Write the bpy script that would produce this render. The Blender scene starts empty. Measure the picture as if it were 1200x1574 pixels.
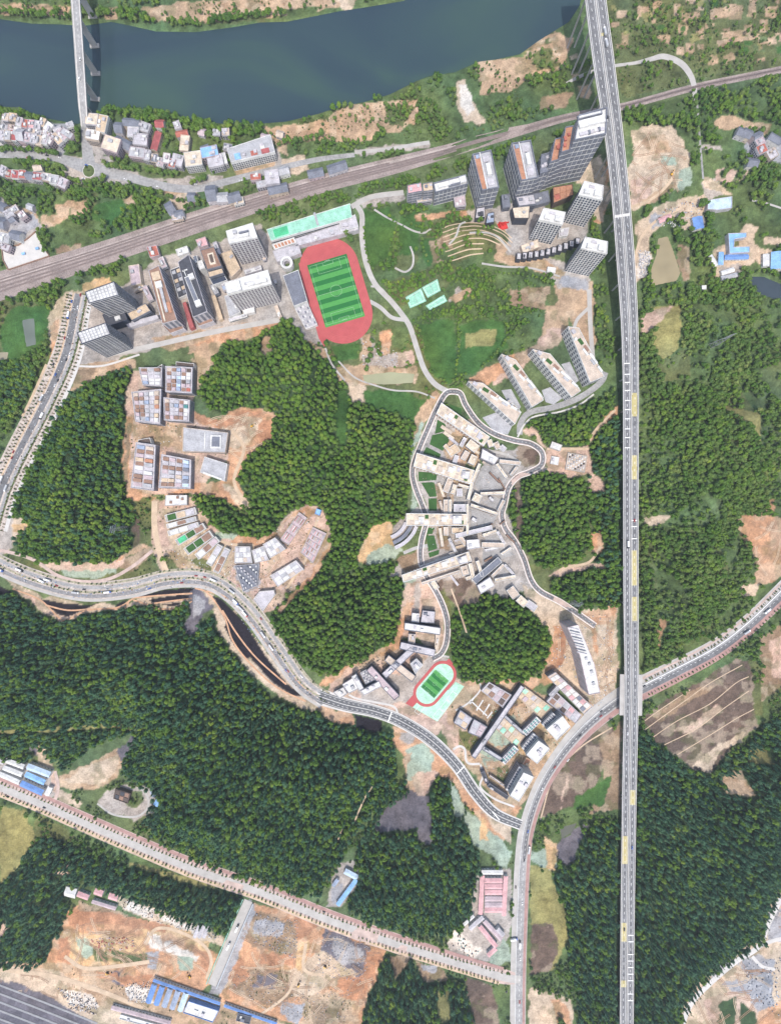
import bpy, math, random
import numpy as np
from mathutils import Vector

# ------------------------------------------------------------------ camera, sky, sun, exposure
scn = bpy.context.scene
COL = scn.collection
H = 700.0                       # flying height of the camera in metres; 1 photo pixel on the ground = 1 m
cam_d = bpy.data.cameras.new('camera'); cam = bpy.data.objects.new('camera', cam_d); COL.objects.link(cam)
cam.location = (0, 0, H); cam.rotation_euler = (0, 0, 0)
cam_d.sensor_fit = 'VERTICAL'; cam_d.sensor_height = 24.0; cam_d.lens = 24.0 * H / 1574.0
cam_d.clip_start = 1.0; cam_d.clip_end = 30000.0
scn.camera = cam
SUN_EL, SUN_AZ = math.radians(64), math.radians(183)      # azimuth clockwise from north (+Y)
world = bpy.data.worlds.new('World'); scn.world = world; world.use_nodes = True
wn = world.node_tree.nodes; wl = world.node_tree.links
sky = wn.new('ShaderNodeTexSky'); sky.sky_type = 'NISHITA'; sky.sun_disc = False
sky.sun_elevation = SUN_EL; sky.sun_rotation = SUN_AZ; sky.air_density = 1.3; sky.dust_density = 3.0
wl.new(sky.outputs[0], wn['Background'].inputs[0]); wn['Background'].inputs[1].default_value = 0.15
sun_d = bpy.data.lights.new('sun', 'SUN'); sun_d.energy = 2.4; sun_d.angle = math.radians(0.6); sun_d.color = (1.0, 0.955, 0.88)
sun = bpy.data.objects.new('sun', sun_d); COL.objects.link(sun)
sdir = Vector((math.sin(SUN_AZ) * math.cos(SUN_EL), math.cos(SUN_AZ) * math.cos(SUN_EL), math.sin(SUN_EL)))
sun.rotation_euler = sdir.to_track_quat('Z', 'Y').to_euler(); sun.location = (0, 0, 900)
vs = scn.view_settings; vs.view_transform = 'Standard'; vs.look = 'None'; vs.gamma = 1.0; vs.use_curve_mapping = False
vs.exposure = 0.52

rnd = random.Random(7)
nrg = np.random.default_rng(11)

# ------------------------------------------------------------------ helpers
def P(s): return [tuple(float(a) for a in t.split(',')) for t in s.split()]
def W(u, v, z=0.0):
    k = 1.0 - z / H
    return ((u - 600.0) * k, (787.0 - v) * k)
def wpoly(px, z=0.0):
    p = [W(u, v, z) for u, v in px]
    a = sum(p[i][0] * p[(i + 1) % len(p)][1] - p[(i + 1) % len(p)][0] * p[i][1] for i in range(len(p)))
    return p if a > 0 else p[::-1]
def bar(u0, v0, u1, v1, w):
    dx, dy = u1 - u0, v1 - v0; L = math.hypot(dx, dy); nx, ny = -dy / L * w / 2, dx / L * w / 2
    return [(u0 + nx, v0 + ny), (u1 + nx, v1 + ny), (u1 - nx, v1 - ny), (u0 - nx, v0 - ny)]
def rect(u, v, w, l, ang):
    c, s = math.cos(math.radians(ang)), math.sin(math.radians(ang))
    return [(u + c * a * w / 2 - s * b * l / 2, v + s * a * w / 2 + c * b * l / 2) for a, b in ((-1, -1), (1, -1), (1, 1), (-1, 1))]

MATS = {}
def mat(name, col, rough=0.85, var=0.18, scale=0.25, spec=0.3, metal=0.0, fine=1.6):
    if name in MATS: return MATS[name]
    m = bpy.data.materials.new(name); m.use_nodes = True; nt = m.node_tree; N = nt.nodes; L = nt.links
    b = N['Principled BSDF']; b.inputs['Roughness'].default_value = rough
    b.inputs['Specular IOR Level'].default_value = spec; b.inputs['Metallic'].default_value = metal
    g = N.new('ShaderNodeNewGeometry')
    n1 = N.new('ShaderNodeTexNoise'); n1.inputs['Scale'].default_value = scale; n1.inputs['Detail'].default_value = 4
    n2 = N.new('ShaderNodeTexNoise'); n2.inputs['Scale'].default_value = fine; n2.inputs['Detail'].default_value = 2
    L.new(g.outputs['Position'], n1.inputs['Vector']); L.new(g.outputs['Position'], n2.inputs['Vector'])
    ad = N.new('ShaderNodeMath'); ad.operation = 'ADD'; L.new(n1.outputs['Fac'], ad.inputs[0]); L.new(n2.outputs['Fac'], ad.inputs[1])
    mr = N.new('ShaderNodeMapRange'); mr.inputs['From Min'].default_value = 0.65; mr.inputs['From Max'].default_value = 1.35
    mr.inputs['To Min'].default_value = 1 - var * 1.4; mr.inputs['To Max'].default_value = 1 + var * 1.4
    L.new(ad.outputs[0], mr.inputs['Value'])
    vm = N.new('ShaderNodeVectorMath'); vm.operation = 'SCALE'; vm.inputs[0].default_value = col[:3]
    L.new(mr.outputs[0], vm.inputs['Scale']); L.new(vm.outputs[0], b.inputs['Base Color'])
    MATS[name] = m
    return m
def M(n): return MATS[n]

def mesh_obj(name, verts, faces, material, parent=None, loc=None, smooth=False):
    me = bpy.data.meshes.new(name); me.from_pydata(verts, [], faces); me.update()
    if material is not None: me.materials.append(material)
    if smooth: me.polygons.foreach_set('use_smooth', [True] * len(me.polygons))
    o = bpy.data.objects.new(name, me); COL.objects.link(o)
    if parent is not None: o.parent = parent
    if loc is not None: o.location = loc
    return o
def tag(o, label=None, cat=None, group=None, kind=None):
    if label: o['label'] = label
    if cat: o['category'] = cat
    if group: o['group'] = group
    if kind: o['kind'] = kind
    return o
def empty(name, loc, label, cat, group=None):
    o = bpy.data.objects.new(name, None); COL.objects.link(o); o.location = loc; o.empty_display_size = 2
    return tag(o, label, cat, group)

class MB:
    def __init__(s): s.v = []; s.f = []
    def quad(s, a, b, c, d):
        n = len(s.v); s.v += [a, b, c, d]; s.f.append((n, n + 1, n + 2, n + 3))
    def prism(s, poly, z0, z1, bottom=False):
        n = len(s.v); k = len(poly)
        s.v += [(x, y, z0) for x, y in poly] + [(x, y, z1) for x, y in poly]
        for i in range(k):
            j = (i + 1) % k; s.f.append((n + i, n + j, n + k + j, n + k + i))
        s.f.append(tuple(n + k + i for i in range(k)))
        if bottom: s.f.append(tuple(n + i for i in reversed(range(k))))
    def box(s, cx, cy, w, l, ang, z0, z1):
        c, q = math.cos(ang), math.sin(ang)
        s.prism([(cx + c * a * w / 2 - q * b * l / 2, cy + q * a * w / 2 + c * b * l / 2) for a, b in ((-1, -1), (1, -1), (1, 1), (-1, 1))], z0, z1, True)
    def build(s, name, m, parent=None, loc=None): return mesh_obj(name, s.v, s.f, m, parent, loc)

def catmull(pts, n=6):
    p = [np.array(q, float) for q in pts]; out = []
    for i in range(len(p) - 1):
        a = p[i - 1] if i else 2 * p[0] - p[1]; b = p[i]; c = p[i + 1]; d = p[i + 2] if i + 2 < len(p) else 2 * p[-1] - p[-2]
        for k in range(n):
            t = k / n
            out.append(0.5 * (2 * b + (c - a) * t + (2 * a - 5 * b + 4 * c - d) * t * t + (3 * b - a - 3 * c + d) * t ** 3))
    out.append(p[-1]); return out

# ------------------------------------------------------------------ terrain raster: hills, soils
GS = 2.0; GX0, GX1, GY0, GY1 = -640.0, 640.0, -830.0, 830.0
gx = np.arange(GX0, GX1 + 0.1, GS); gy = np.arange(GY0, GY1 + 0.1, GS); NX, NY = len(gx), len(gy)
XX, YY = np.meshgrid(gx, gy)
def vnoise(x, y, cell, seed):
    r = np.random.default_rng(seed); T = r.random((128, 128)); a = x / cell; b = y / cell
    i = np.floor(a).astype(int); j = np.floor(b).astype(int); fx = a - i; fy = b - j
    fx = fx * fx * (3 - 2 * fx); fy = fy * fy * (3 - 2 * fy)
    t = lambda ii, jj: T[ii % 128, jj % 128]
    return (t(i, j) * (1 - fx) + t(i + 1, j) * fx) * (1 - fy) + (t(i, j + 1) * (1 - fx) + t(i + 1, j + 1) * fx) * fy
def fbm(x, y, cell, seed, o=3):
    s = 0; a = 1.0; tot = 0
    for k in range(o):
        s = s + a * vnoise(x, y, cell / 2 ** k, seed + k * 17); tot += a; a *= 0.55
    return s / tot
WX = (fbm(XX, YY, 14, 3) - 0.5); WY = (fbm(XX, YY, 14, 41) - 0.5)
def inside(px_, py_, poly):
    r = np.zeros(px_.shape, bool); n = len(poly)
    for i in range(n):
        x0, y0 = poly[i]; x1, y1 = poly[(i + 1) % n]
        if y0 == y1: continue
        c = ((y0 > py_) != (y1 > py_)) & (px_ < (x1 - x0) * (py_ - y0) / (y1 - y0) + x0); r ^= c
    return r
def window(poly, pad):
    xs = [p[0] for p in poly]; ys = [p[1] for p in poly]
    i0 = max(0, int((min(xs) - pad - GX0) / GS)); i1 = min(NX, int((max(xs) + pad - GX0) / GS) + 2)
    j0 = max(0, int((min(ys) - pad - GY0) / GS)); j1 = min(NY, int((max(ys) + pad - GY0) / GS) + 2)
    return slice(j0, max(j0, j1)), slice(i0, max(i0, i1))
def edge_dist(x, y, poly):
    d = np.full(x.shape, 1e9); n = len(poly)
    for i in range(n):
        x0, y0 = poly[i]; x1, y1 = poly[(i + 1) % n]; ex, ey = x1 - x0, y1 - y0; L2 = ex * ex + ey * ey + 1e-9
        t = np.clip(((x - x0) * ex + (y - y0) * ey) / L2, 0, 1)
        d = np.minimum(d, np.hypot(x - x0 - t * ex, y - y0 - t * ey))
    return d
ZZ = np.zeros((NY, NX)); CLS = np.zeros((NY, NX), np.int16); OCC = np.zeros((NY, NX), bool)
CLASSES = {}; CCOL = []; CVAR = []
def cls(key, col, var=0.2):
    CLASSES[key] = len(CCOL); CCOL.append(col); CVAR.append(var)
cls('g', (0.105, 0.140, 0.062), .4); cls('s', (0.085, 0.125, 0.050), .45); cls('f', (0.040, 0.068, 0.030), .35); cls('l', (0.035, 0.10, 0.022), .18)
cls('t', (0.40, 0.275, 0.18), .26); cls('c', (0.46, 0.26, 0.155), .3); cls('p', (0.48, 0.375, 0.28), .24); cls('b', (0.125, 0.090, 0.072), .28)
cls('k', (0.35, 0.31, 0.28), .26); cls('r', (0.30, 0.295, 0.31), .2); cls('n', (0.29, 0.345, 0.275), .26); cls('d', (0.020, 0.017, 0.022), .2)
cls('o', (0.46, 0.325, 0.26), .25); cls('w', (0.58, 0.52, 0.46), .22); cls('y', (0.24, 0.22, 0.09), .3); cls('m', (0.11, 0.125, 0.052), .35)
cls('e', (0.25, 0.175, 0.115), .25); cls('v', (0.13, 0.12, 0.14), .3); cls('h', (0.055, 0.118, 0.032), .26); cls('q', (0.52, 0.34, 0.185), .24); cls('z', (0.38, 0.20, 0.12), .3)
GREEN = {CLASSES[k] for k in 'gsfm'}
def paint(key, px, warp=11.0):
    poly = wpoly(px) if isinstance(px, list) else wpoly(P(px))
    sl = window(poly, 14); x = XX[sl] + WX[sl] * warp; y = YY[sl] + WY[sl] * warp
    CLS[sl][inside(x, y, poly)] = CLASSES[key]
def hill(px, hmax, dmax, base=0.0, rough=0.5):
    poly = wpoly(px) if isinstance(px, list) else wpoly(P(px))
    sl = window(poly, 4); ins = inside(XX[sl], YY[sl], poly)
    x, y = XX[sl][ins], YY[sl][ins]; t = np.clip(edge_dist(x, y, poly) / dmax, 0, 1); t = t * t * (3 - 2 * t)
    z = base + hmax * t * (1 - rough + 2 * rough * fbm(x, y, 75, 5))
    sub = ZZ[sl]; sub[ins] = np.where(hmax > 0, np.maximum(sub[ins], z), np.minimum(sub[ins], z))
def occupy(poly, pad=0.0):
    sl = window(poly, 2 + pad); ins = inside(XX[sl], YY[sl], poly)
    if pad: ins |= edge_dist(XX[sl], YY[sl], poly) < pad
    OCC[sl] |= ins
def zat(x, y):
    a = min(max((x - GX0) / GS, 0), NX - 1.001); b = min(max((y - GY0) / GS, 0), NY - 1.001); i, j = int(a), int(b); fx, fy = a - i, b - j
    return (ZZ[j, i] * (1 - fx) + ZZ[j, i + 1] * fx) * (1 - fy) + (ZZ[j + 1, i] * (1 - fx) + ZZ[j + 1, i + 1] * fx) * fy

# ------------------------------------------------------------------ the lie of the land (photo pixels on the ground = metres)
RIVER = P("-60,28 0,26 50,33 90,34 130,36 170,30 200,36 240,45 300,46 360,38 400,31 440,30 480,22 520,14 560,8 620,-2 700,-60 905,-60 893,8 876,34 850,50 828,64 800,84 765,92 735,96 700,112 660,118 640,126 600,146 560,158 520,166 490,176 440,188 400,191 340,191 290,184 240,171 190,166 160,172 120,192 60,181 30,166 0,165 -60,165")
PONDS = [P("1010,366 1026,362 1035,385 1046,420 1040,432 1002,440 999,415 1008,390"), P("1152,424 1172,424 1210,440 1210,468 1168,452 1152,440"),
         P("33,491 53,488 56,530 40,534"), P("-8,541 14,540 12,552 -8,556"), P("556,576 600,571 638,574 635,589 590,592 560,588"), P("860,1272 888,1264 880,1280 862,1291")]
FOREST = {
 'hill_west': ("206,570 170,575 140,590 110,615 85,650 60,690 45,740 26,770 18,800 36,830 30,850 80,865 150,868 178,864 206,835 213,800 196,760 193,690 200,640 209,600", 34, 75),
 'hill_mid': ("312,580 318,555 345,532 395,524 402,505 440,493 475,492 500,530 518,560 525,590 545,610 570,622 610,630 636,645 640,665 628,700 624,750 620,790 600,812 570,820 548,845 545,870 535,885 548,880 575,865 600,862 618,880 626,912 615,950 606,985 570,1005 520,1032 495,1032 450,1005 425,965 420,945 440,915 470,890 492,865 505,835 503,808 488,783 465,776 440,785 425,810 405,828 375,830 340,815 315,795 297,765 318,757 345,768 370,790 392,793 385,785 362,745 375,712 412,670 425,645 405,628 370,625 340,635 318,622 308,600", 30, 60),
 'hill_round': ("785,742 800,729 840,726 880,731 900,746 904,780 904,840 890,864 855,871 825,867 805,840 790,815 782,785", 22, 50),
 'strip_viaduct': ("905,690 925,660 955,632 957,760 957,930 920,935 912,890 912,800 907,750", 10, 30),
 'copse_south': ("848,890 870,877 905,876 911,930 880,935 850,920", 10, 25),
 'copse_north': ("815,650 850,637 900,627 940,602 955,592 955,628 920,648 900,688 860,689 830,680 809,665", 12, 28),
 'hill_court': ("705,925 735,912 775,908 800,930 840,970 842,1000 830,1030 800,1042 760,1045 735,1040 720,1050 705,1030 693,1000 692,970 700,945", 26, 55),
 'hill_southwest': ("-30,905 30,916 60,946 95,958 130,948 180,938 220,930 260,936 290,928 300,962 330,948 345,988 380,1038 420,1078 460,1088 495,1090 530,1108 575,1122 600,1127 606,1190 590,1220 560,1260 530,1290 525,1320 500,1350 490,1370 440,1362 380,1342 320,1320 260,1290 230,1272 230,1240 240,1215 205,1195 188,1180 202,1145 206,1122 170,1132 130,1152 105,1180 80,1160 60,1160 40,1165 -30,1165", 42, 95),
 'wood_south': ("600,1212 630,1197 660,1195 700,1190 714,1250 733,1310 733,1390 718,1408 700,1432 640,1428 580,1412 542,1394 532,1370 545,1330 555,1290 580,1250", 24, 60),
 'belt_southwest': ("-30,1385 0,1365 30,1330 75,1284 110,1297 150,1312 220,1337 290,1357 340,1362 370,1372 375,1386 350,1428 300,1412 250,1392 200,1372 150,1352 105,1358 110,1400 85,1445 75,1473 40,1483 -30,1480", 16, 40),
 'wood_bottom': ("560,1500 588,1468 620,1462 640,1492 670,1502 710,1512 735,1540 740,1610 545,1610 553,1540", 16, 45),
 'wood_roadside': ("862,1300 892,1272 954,1257 953,1610 892,1610 886,1530 880,1500 870,1440 865,1390 850,1340", 16, 40),
 'hill_southeast': ("979,1120 1000,1142 1050,1178 1090,1197 1110,1162 1150,1142 1170,1112 1230,1090 1230,1340 1200,1358 1177,1400 1167,1440 1120,1468 1080,1498 1050,1538 1042,1610 975,1610 977,1400 978,1250", 34, 80),
 'hill_east': ("985,640 1010,600 1060,600 1110,610 1165,590 1195,620 1190,700 1200,740 1170,790 1140,786 1126,812 1160,868 1145,908 1118,930 1060,978 992,1033 986,900 985,760", 30, 80),
 'wood_valley': ("985,470 1050,442 1120,468 1152,490 1140,540 1165,585 1110,605 1060,596 1010,596 985,630", 14, 50),
}
LAB = {
 'hill_west': 'dense dark green wood on the hill beside the wide western road', 'hill_mid': 'large rounded green wood wrapping the clay clearing in the middle',
 'hill_round': 'round green wood east of the campus ring road beside the viaduct', 'strip_viaduct': 'narrow strip of trees along the west side of the viaduct',
 'copse_south': 'small copse beside the viaduct south of the round wood', 'copse_north': 'small copse between the stepped dormitories and the viaduct',
 'hill_court': 'oval green wood right of the small running track', 'hill_southwest': 'vast dark green wood on the lower left hill',
 'wood_south': 'dark wood left of the pink roofed workers camp', 'belt_southwest': 'belt of tall dark trees above the orange excavation',
 'wood_bottom': 'dark wood at the bottom edge right of the rubble site', 'wood_roadside': 'dark wood between the right hand road and the viaduct',
 'hill_southeast': 'big dark conifer wood in the lower right corner', 'hill_east': 'mixed green woodland on the slope right of the viaduct',
 'wood_valley': 'lighter valley wood below the brown pond right of the viaduct'}
for k, (s, hm, dm) in FOREST.items(): hill(s, hm, dm)
for s, hm, dm in (("655,250 720,200 760,150 800,140 830,180 780,215 700,245", 3, 15),
                  ("110,1395 160,1385 170,1440 120,1470", 2.5, 20), ("160,1425 230,1430 240,1470 150,1480", 2.5, 14), ("222,1435 290,1440 320,1475 260,1470", 4, 12), ("180,1488 196,1486 198,1516 176,1508", 5, 10),
                  ("420,1440 470,1450 460,1500 410,1490", 3, 15), ("500,1440 570,1440 560,1500 500,1500", 4, 20), ("385,1400 450,1405 440,1440 380,1440", 3, 12),
                  ("975,200 1040,195 1060,240 1050,300 985,320", 5, 30), ("1140,800 1210,790 1210,870 1165,880", 5, 25), ("1170,1500 1190,1500 1185,1545 1165,1520", 6, 12),
                  ("672,340 700,330 760,332 790,360 780,395 720,412 690,400", 9, 40), ("570,330 640,325 650,400 600,420 572,395", 8, 40)):
    hill(s, hm, dm)
hill(RIVER, -6, 8, rough=0); [hill(p, -3, 4, rough=0) for p in PONDS]

def paints(txt):
    for ln in txt.strip().splitlines():
        k, s = ln.split(' ', 1); w = 11.0
        if k[0] == '!': k = k[1:]; w = 1.2
        paint(k, s, w)
# green country first
paints("""
s -40,-40 1240,-40 1240,60 900,120 870,150 640,250 560,240 420,250 300,230 0,260 -40,260
s 0,240 350,290 420,300 300,345 150,392 0,430
m 915,-30 1240,-30 1240,110 1060,130 960,150 930,100
s 640,150 740,100 760,180 920,140 930,165 700,225 560,240
s 960,165 1240,120 1240,470 985,470
s 985,440 1210,440 1210,1040 985,1050
g 1140,590 1210,540 1210,790 1170,780 1180,700 1150,650
s 980,1110 1210,1080 1210,1600 975,1600
s -40,430 110,440 130,470 70,580 0,700 -40,700
m 0,460 60,465 70,530 30,560 -40,560
h 30,470 75,468 78,500 60,540 15,560 0,520 5,490
s 0,1210 60,1240 130,1275 230,1320 330,1355 200,1380 0,1400
y 0,1240 40,1245 55,1290 20,1350 0,1360
m 60,1250 120,1285 90,1330 40,1330
s 550,310 800,330 850,420 860,500 700,590 640,520 560,420
m 500,530 560,540 640,500 690,600 560,640 500,600
s 820,1130 955,1090 955,1590 815,1590
s 840,420 960,330 960,640 900,600 890,470
s 530,1440 800,1500 800,1600 540,1600
m 0,855 100,880 180,900 260,885 210,850 150,870 40,860
s 440,1060 610,1120 620,1220 560,1300 440,1370
""")
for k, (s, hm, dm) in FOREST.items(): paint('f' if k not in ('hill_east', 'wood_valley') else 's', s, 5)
paints("""
h 522,600 536,602 540,640 534,690 522,680 518,640
f 545,690 552,690 568,760 556,760
g 985,690 1005,690 1005,900 985,960
y 0,1106 90,1108 160,1110 220,1116 220,1121 150,1117 60,1115 0,1113
g 205,1112 240,1100 290,1150 250,1180 230,1140
g 1000,835 1050,805 1085,765 1110,725 1150,650 1175,635 1160,690 1110,760 1080,795 1040,845
m 1085,600 1140,600 1150,640 1110,690 1080,660
m 1060,850 1100,840 1110,880 1070,890
y 1000,470 1040,470 1035,540 1005,560
m 1000,560 1050,540 1060,580 1010,590
y 1100,620 1150,640 1180,660 1160,690 1120,650
g 1150,600 1195,600 1190,690 1165,710
p 985,795 1020,790 1015,805 990,808
c 1136,795 1170,790 1210,800 1210,880 1180,895 1160,900 1163,860 1146,835 1133,815
c 1172,770 1190,765 1188,790 1176,785
p 1140,898 1168,895 1160,915 1140,915
c 1007,950 1020,948 1012,975 1008,1002
o 985,480 1030,470 1010,500 985,515
""")
# north bank, the river fields and the village
paints("""
t 0,5 70,8 110,12 105,25 60,22 0,20
t 160,14 185,10 180,30 165,33
t 215,14 300,2 400,-5 430,-20 560,-20 540,8 470,18 440,24 330,34 240,34
m 330,20 400,22 410,34 340,36
s 440,12 490,10 480,24 440,28
p 515,-5 545,-8 540,15 530,18
t 400,195 430,195 500,185 540,158 585,155 600,180 570,215 500,215 420,220
t 560,160 640,150 640,190 600,205 560,190
o 612,155 642,160 640,185 615,182
m 590,165 640,160 620,195 600,190
p 703,125 715,120 722,150 735,165 745,190 735,195 715,185 700,160
w 705,130 718,128 724,150 730,170 718,178 708,160
t 728,95 810,86 812,110 795,138 740,146
t 800,65 860,50 880,60 870,100 830,120 805,105
m 810,80 850,75 860,100 830,112
t 890,130 905,130 906,152 892,150
e 835,145 880,140 870,165 830,170
k 545,228 660,218 660,224 600,234 548,238
k 100,240 170,238 180,256 260,280 180,285 150,280 110,282 95,262
k 130,190 160,192 165,235 150,240 132,225
k 395,232 425,230 440,262 400,270 380,262
t 420,195 445,200 440,240 425,235
p 430,245 470,240 475,262 440,270
e 180,195 235,190 240,250 190,235
k 255,275 345,270 345,290 260,292
r 0,185 110,190 110,225 90,240 0,230
t 360,258 420,245 425,262 370,276
t 85,315 105,310 108,335 88,342
t 105,312 135,305 140,328 112,336
t 65,330 90,333 92,345 62,350
m 130,300 150,296 152,322 140,326
t 190,303 208,300 212,318 196,320
h 145,315 190,302 200,320 175,345 140,340
e 85,382 124,372 126,380 90,392
t 10,320 60,320 60,345 20,350
k 0,300 50,335 70,350 40,375 0,380
r 0,325 55,330 60,345 40,360 0,350
t 240,285 300,290 310,300 250,300
p 260,300 300,295 300,318 272,325
""")
# hand placed allotments in the upper right, then small plots strewn between them
plots = "1105,20,28,16,-8 1130,18,20,22,5 1175,40,14,20,0 1060,25,30,12,-5 1048,45,16,14,10 1010,12,14,20,5 985,18,12,16,0 960,62,12,22,3 1022,60,14,14,0 1075,50,10,18,0 1130,52,44,9,-8 1140,60,56,7,-8 1045,78,12,12,0 1060,74,14,16,0 1095,92,16,14,-5 1120,88,16,12,-30 945,38,14,8,-10 1155,12,12,30,5 1185,18,18,18,0 1180,62,30,9,-8 955,22,16,10,0 1075,12,12,10,0 1040,15,10,18,0 1090,40,14,8,-5"
for q in plots.split():
    a = [float(x) for x in q.split(',')]; paint('t', rect(*a), 3)
for i in range(70):
    u, v = rnd.uniform(935, 1200), rnd.uniform(-10, 95)
    if v > 130 - (u - 900) * 0.12: continue
    paint(rnd.choice(['t', 't', 'h', 'e', 'y', 'm', 'g']), rect(u, v, rnd.uniform(4, 14), rnd.uniform(4, 12), -8), 2)
for i in range(26):
    u, v = rnd.uniform(802, 895), rnd.uniform(60, 120)
    paint(rnd.choice(['t', 't', 'p', 'g', 'm']), rect(u, v, rnd.uniform(5, 12), rnd.uniform(4, 10), -20), 2)
paints("""
y 985,20 1000,14 1005,25 990,32
t 1095,185 1120,175 1150,185 1180,190 1175,205 1120,196 1100,200
e 1160,185 1185,190 1180,205 1160,200
p 970,205 1000,192 1030,192 1050,215 1062,250 1050,290 1000,310 968,325 966,260 975,230
t 985,215 1020,205 1030,235 1000,245
o 970,275 1000,275 1000,300 970,315
n 1040,265 1062,258 1060,285 1040,295
n 1010,245 1032,242 1035,255 1015,255
t 985,305 1010,298 1035,282 1038,288 1015,305 990,316
p 975,345 1010,318 1060,300 1090,300 1080,330 1060,352 1050,352 1045,330 1010,350 985,375 975,372
k 1080,280 1100,275 1110,300 1085,305
p 975,360 995,355 1000,400 985,430 975,435
w 985,385 998,388 994,415 980,430
k 1060,335 1082,330 1080,355 1060,350
p 1095,385 1130,370 1150,345 1165,350 1160,375 1190,385 1210,405 1210,420 1175,408 1160,400 1110,425 1100,430
k 1105,410 1135,405 1140,425 1110,432
p 1170,365 1210,365 1210,376 1175,375
o 1098,263 1115,258 1140,268 1150,255 1142,275 1120,285 1100,280
g 1104,266 1112,264 1114,275 1106,276
g 1125,268 1138,266 1140,276 1126,278
k 1075,225 1110,225 1110,231 1078,232
p 1080,270 1095,278 1125,298 1120,300 1085,290
r 1145,215 1170,210 1200,220 1200,250 1150,245
m 1120,372 1136,370 1138,378 1122,380
r 1000,330 1020,328 1015,345 1002,350
e 1040,375 1060,380 1062,430 1046,430
""")
# campus north west, stadium, terraces
paints("""
k 120,470 160,460 240,400 340,370 400,345 412,360 440,420 470,470 500,530 470,525 440,490 400,500 330,508 250,530 200,545 150,565 118,560 112,520
p 75,480 100,450 150,438 180,430 130,445 105,470 80,560 75,520
c 78,500 90,490 92,540 78,560
q 125,435 170,425 175,432 130,450
t 230,520 330,505 400,495 440,488 445,495 400,510 340,522 260,540
c 345,512 430,490 435,500 400,515 330,530 290,545 290,530
t 300,530 340,525 330,560 300,600 295,560
t 118,560 210,550 210,565 170,575 130,590 110,600
e 110,570 150,565 140,585 115,590
t 405,520 420,520 426,550 412,556 404,545
k 545,305 620,295 625,305 560,320
t 470,520 510,545 500,552
h 556,325 600,318 610,345 596,395 575,410 560,385
h 612,335 640,325 648,350 640,385 615,400
m 600,395 640,390 640,412 610,420
m 660,330 700,330 705,395 670,410 655,380
h 645,372 668,362 672,405 655,412
m 670,345 760,338 792,360 785,378 700,405 676,392
e 660,370 690,360 695,395 665,410
s 670,385 700,380 700,400 680,405
c 635,330 710,325 770,330 790,350 775,356 755,335 700,332 640,338
q 770,340 795,345 800,385 790,375 775,355
k 720,325 780,315 830,300 850,330 830,365 790,360 760,340 725,345
t 618,440 672,415 675,425 625,452
e 590,430 620,440 615,455 600,450
m 590,435 650,415 680,400 700,410 690,440 620,470 600,455
k 690,460 705,440 710,455 690,468
t 690,455 720,440 725,450 700,470
h 645,498 700,490 705,575 690,590 665,575 650,540
h 645,500 640,505 700,495 705,580 690,592 660,565
h 705,500 775,490 780,535 730,572 705,575
y 712,512 764,508 760,530 715,535
e 780,445 845,440 840,475 785,475
t 840,470 870,455 875,500 850,530 830,530
o 750,570 770,555 820,530 850,500 865,510 860,530 820,545 790,575 760,590
c 720,580 760,560 790,545 800,555 750,590 725,598
t 850,440 910,430 915,560 900,560 880,500
m 840,455 850,440 860,460 850,470
c 925,260 940,240 930,330 915,350 900,320 895,290
p 880,255 925,240 935,300 925,340 900,330 905,290 885,280
k 830,390 905,420 905,445 860,445 845,430
r 855,425 900,428 905,448 865,445
t 760,375 830,395 870,420 860,430 800,410 760,400
k 775,340 905,330 900,380 800,400 780,390
""")
# south of the stadium, farm plots
paints("""
k 552,520 575,520 580,560 560,565
c 585,510 600,508 600,545 585,545
t 555,515 570,510 572,550 555,555
o 600,545 635,540 636,560 610,562
k 556,548 610,545 612,562 560,566
s 595,500 630,505 625,540 605,535
t 515,562 560,560 640,565 640,600 560,598 520,585
m 560,590 640,590 650,605 570,605
h 510,532 550,528 552,552 515,556
p 535,590 565,590 560,620 540,618
h 562,600 610,600 665,618 660,640 640,650 600,632 562,620
t 636,640 668,600 675,610 650,660 640,690 636,670
n 629,690 645,650 650,655 636,700 640,770 640,785 629,785 634,740
""")
# middle left campus, clay clearing, curved building site
paints("""
o 193,610 205,570 300,560 305,600 290,625 350,660 365,690 300,760 240,760 200,760 195,700
c 290,625 330,650 370,625 400,628 424,640 420,665 400,690 378,705 365,740 380,775 372,785 345,765 300,757 270,765 250,760 300,745 340,740 350,700 355,660 310,650
p 310,660 350,655 380,640 405,645 395,670 360,690 350,690
t 200,650 290,650 285,695 210,680
c 193,640 205,640 200,750 240,765 235,775 195,765 190,700
p 340,745 355,745 380,775 370,782
e 195,650 202,650 198,740 192,740
o 240,770 300,765 330,815 360,830 400,830 430,810 445,785 470,776 495,785 508,810 506,835 490,870 465,895 440,915 420,940 400,945 370,915 340,895 250,880 235,840
p 250,780 290,780 310,830 350,840 350,885 310,880 260,840
c 345,820 400,828 430,812 450,785 470,780 490,790 460,800 440,830 400,840 360,838
o 425,820 445,795 470,785 465,810 445,840 430,835
n 325,818 365,822 360,832 335,830
r 358,868 400,868 400,905 380,910 362,890
o 395,900 420,895 415,905 400,915
t 462,850 478,810 505,818 482,868
c 480,880 505,830 508,840 490,880 470,900 430,940 420,940
o 235,770 248,770 245,830 260,860 250,880 235,850
m 205,770 233,765 236,830 205,862
b 205,800 212,790 216,840 205,850
e 180,870 230,840 240,850 200,880
m 250,855 320,860 330,880 260,875
t 252,850 270,850 330,885 300,888
""")
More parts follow.
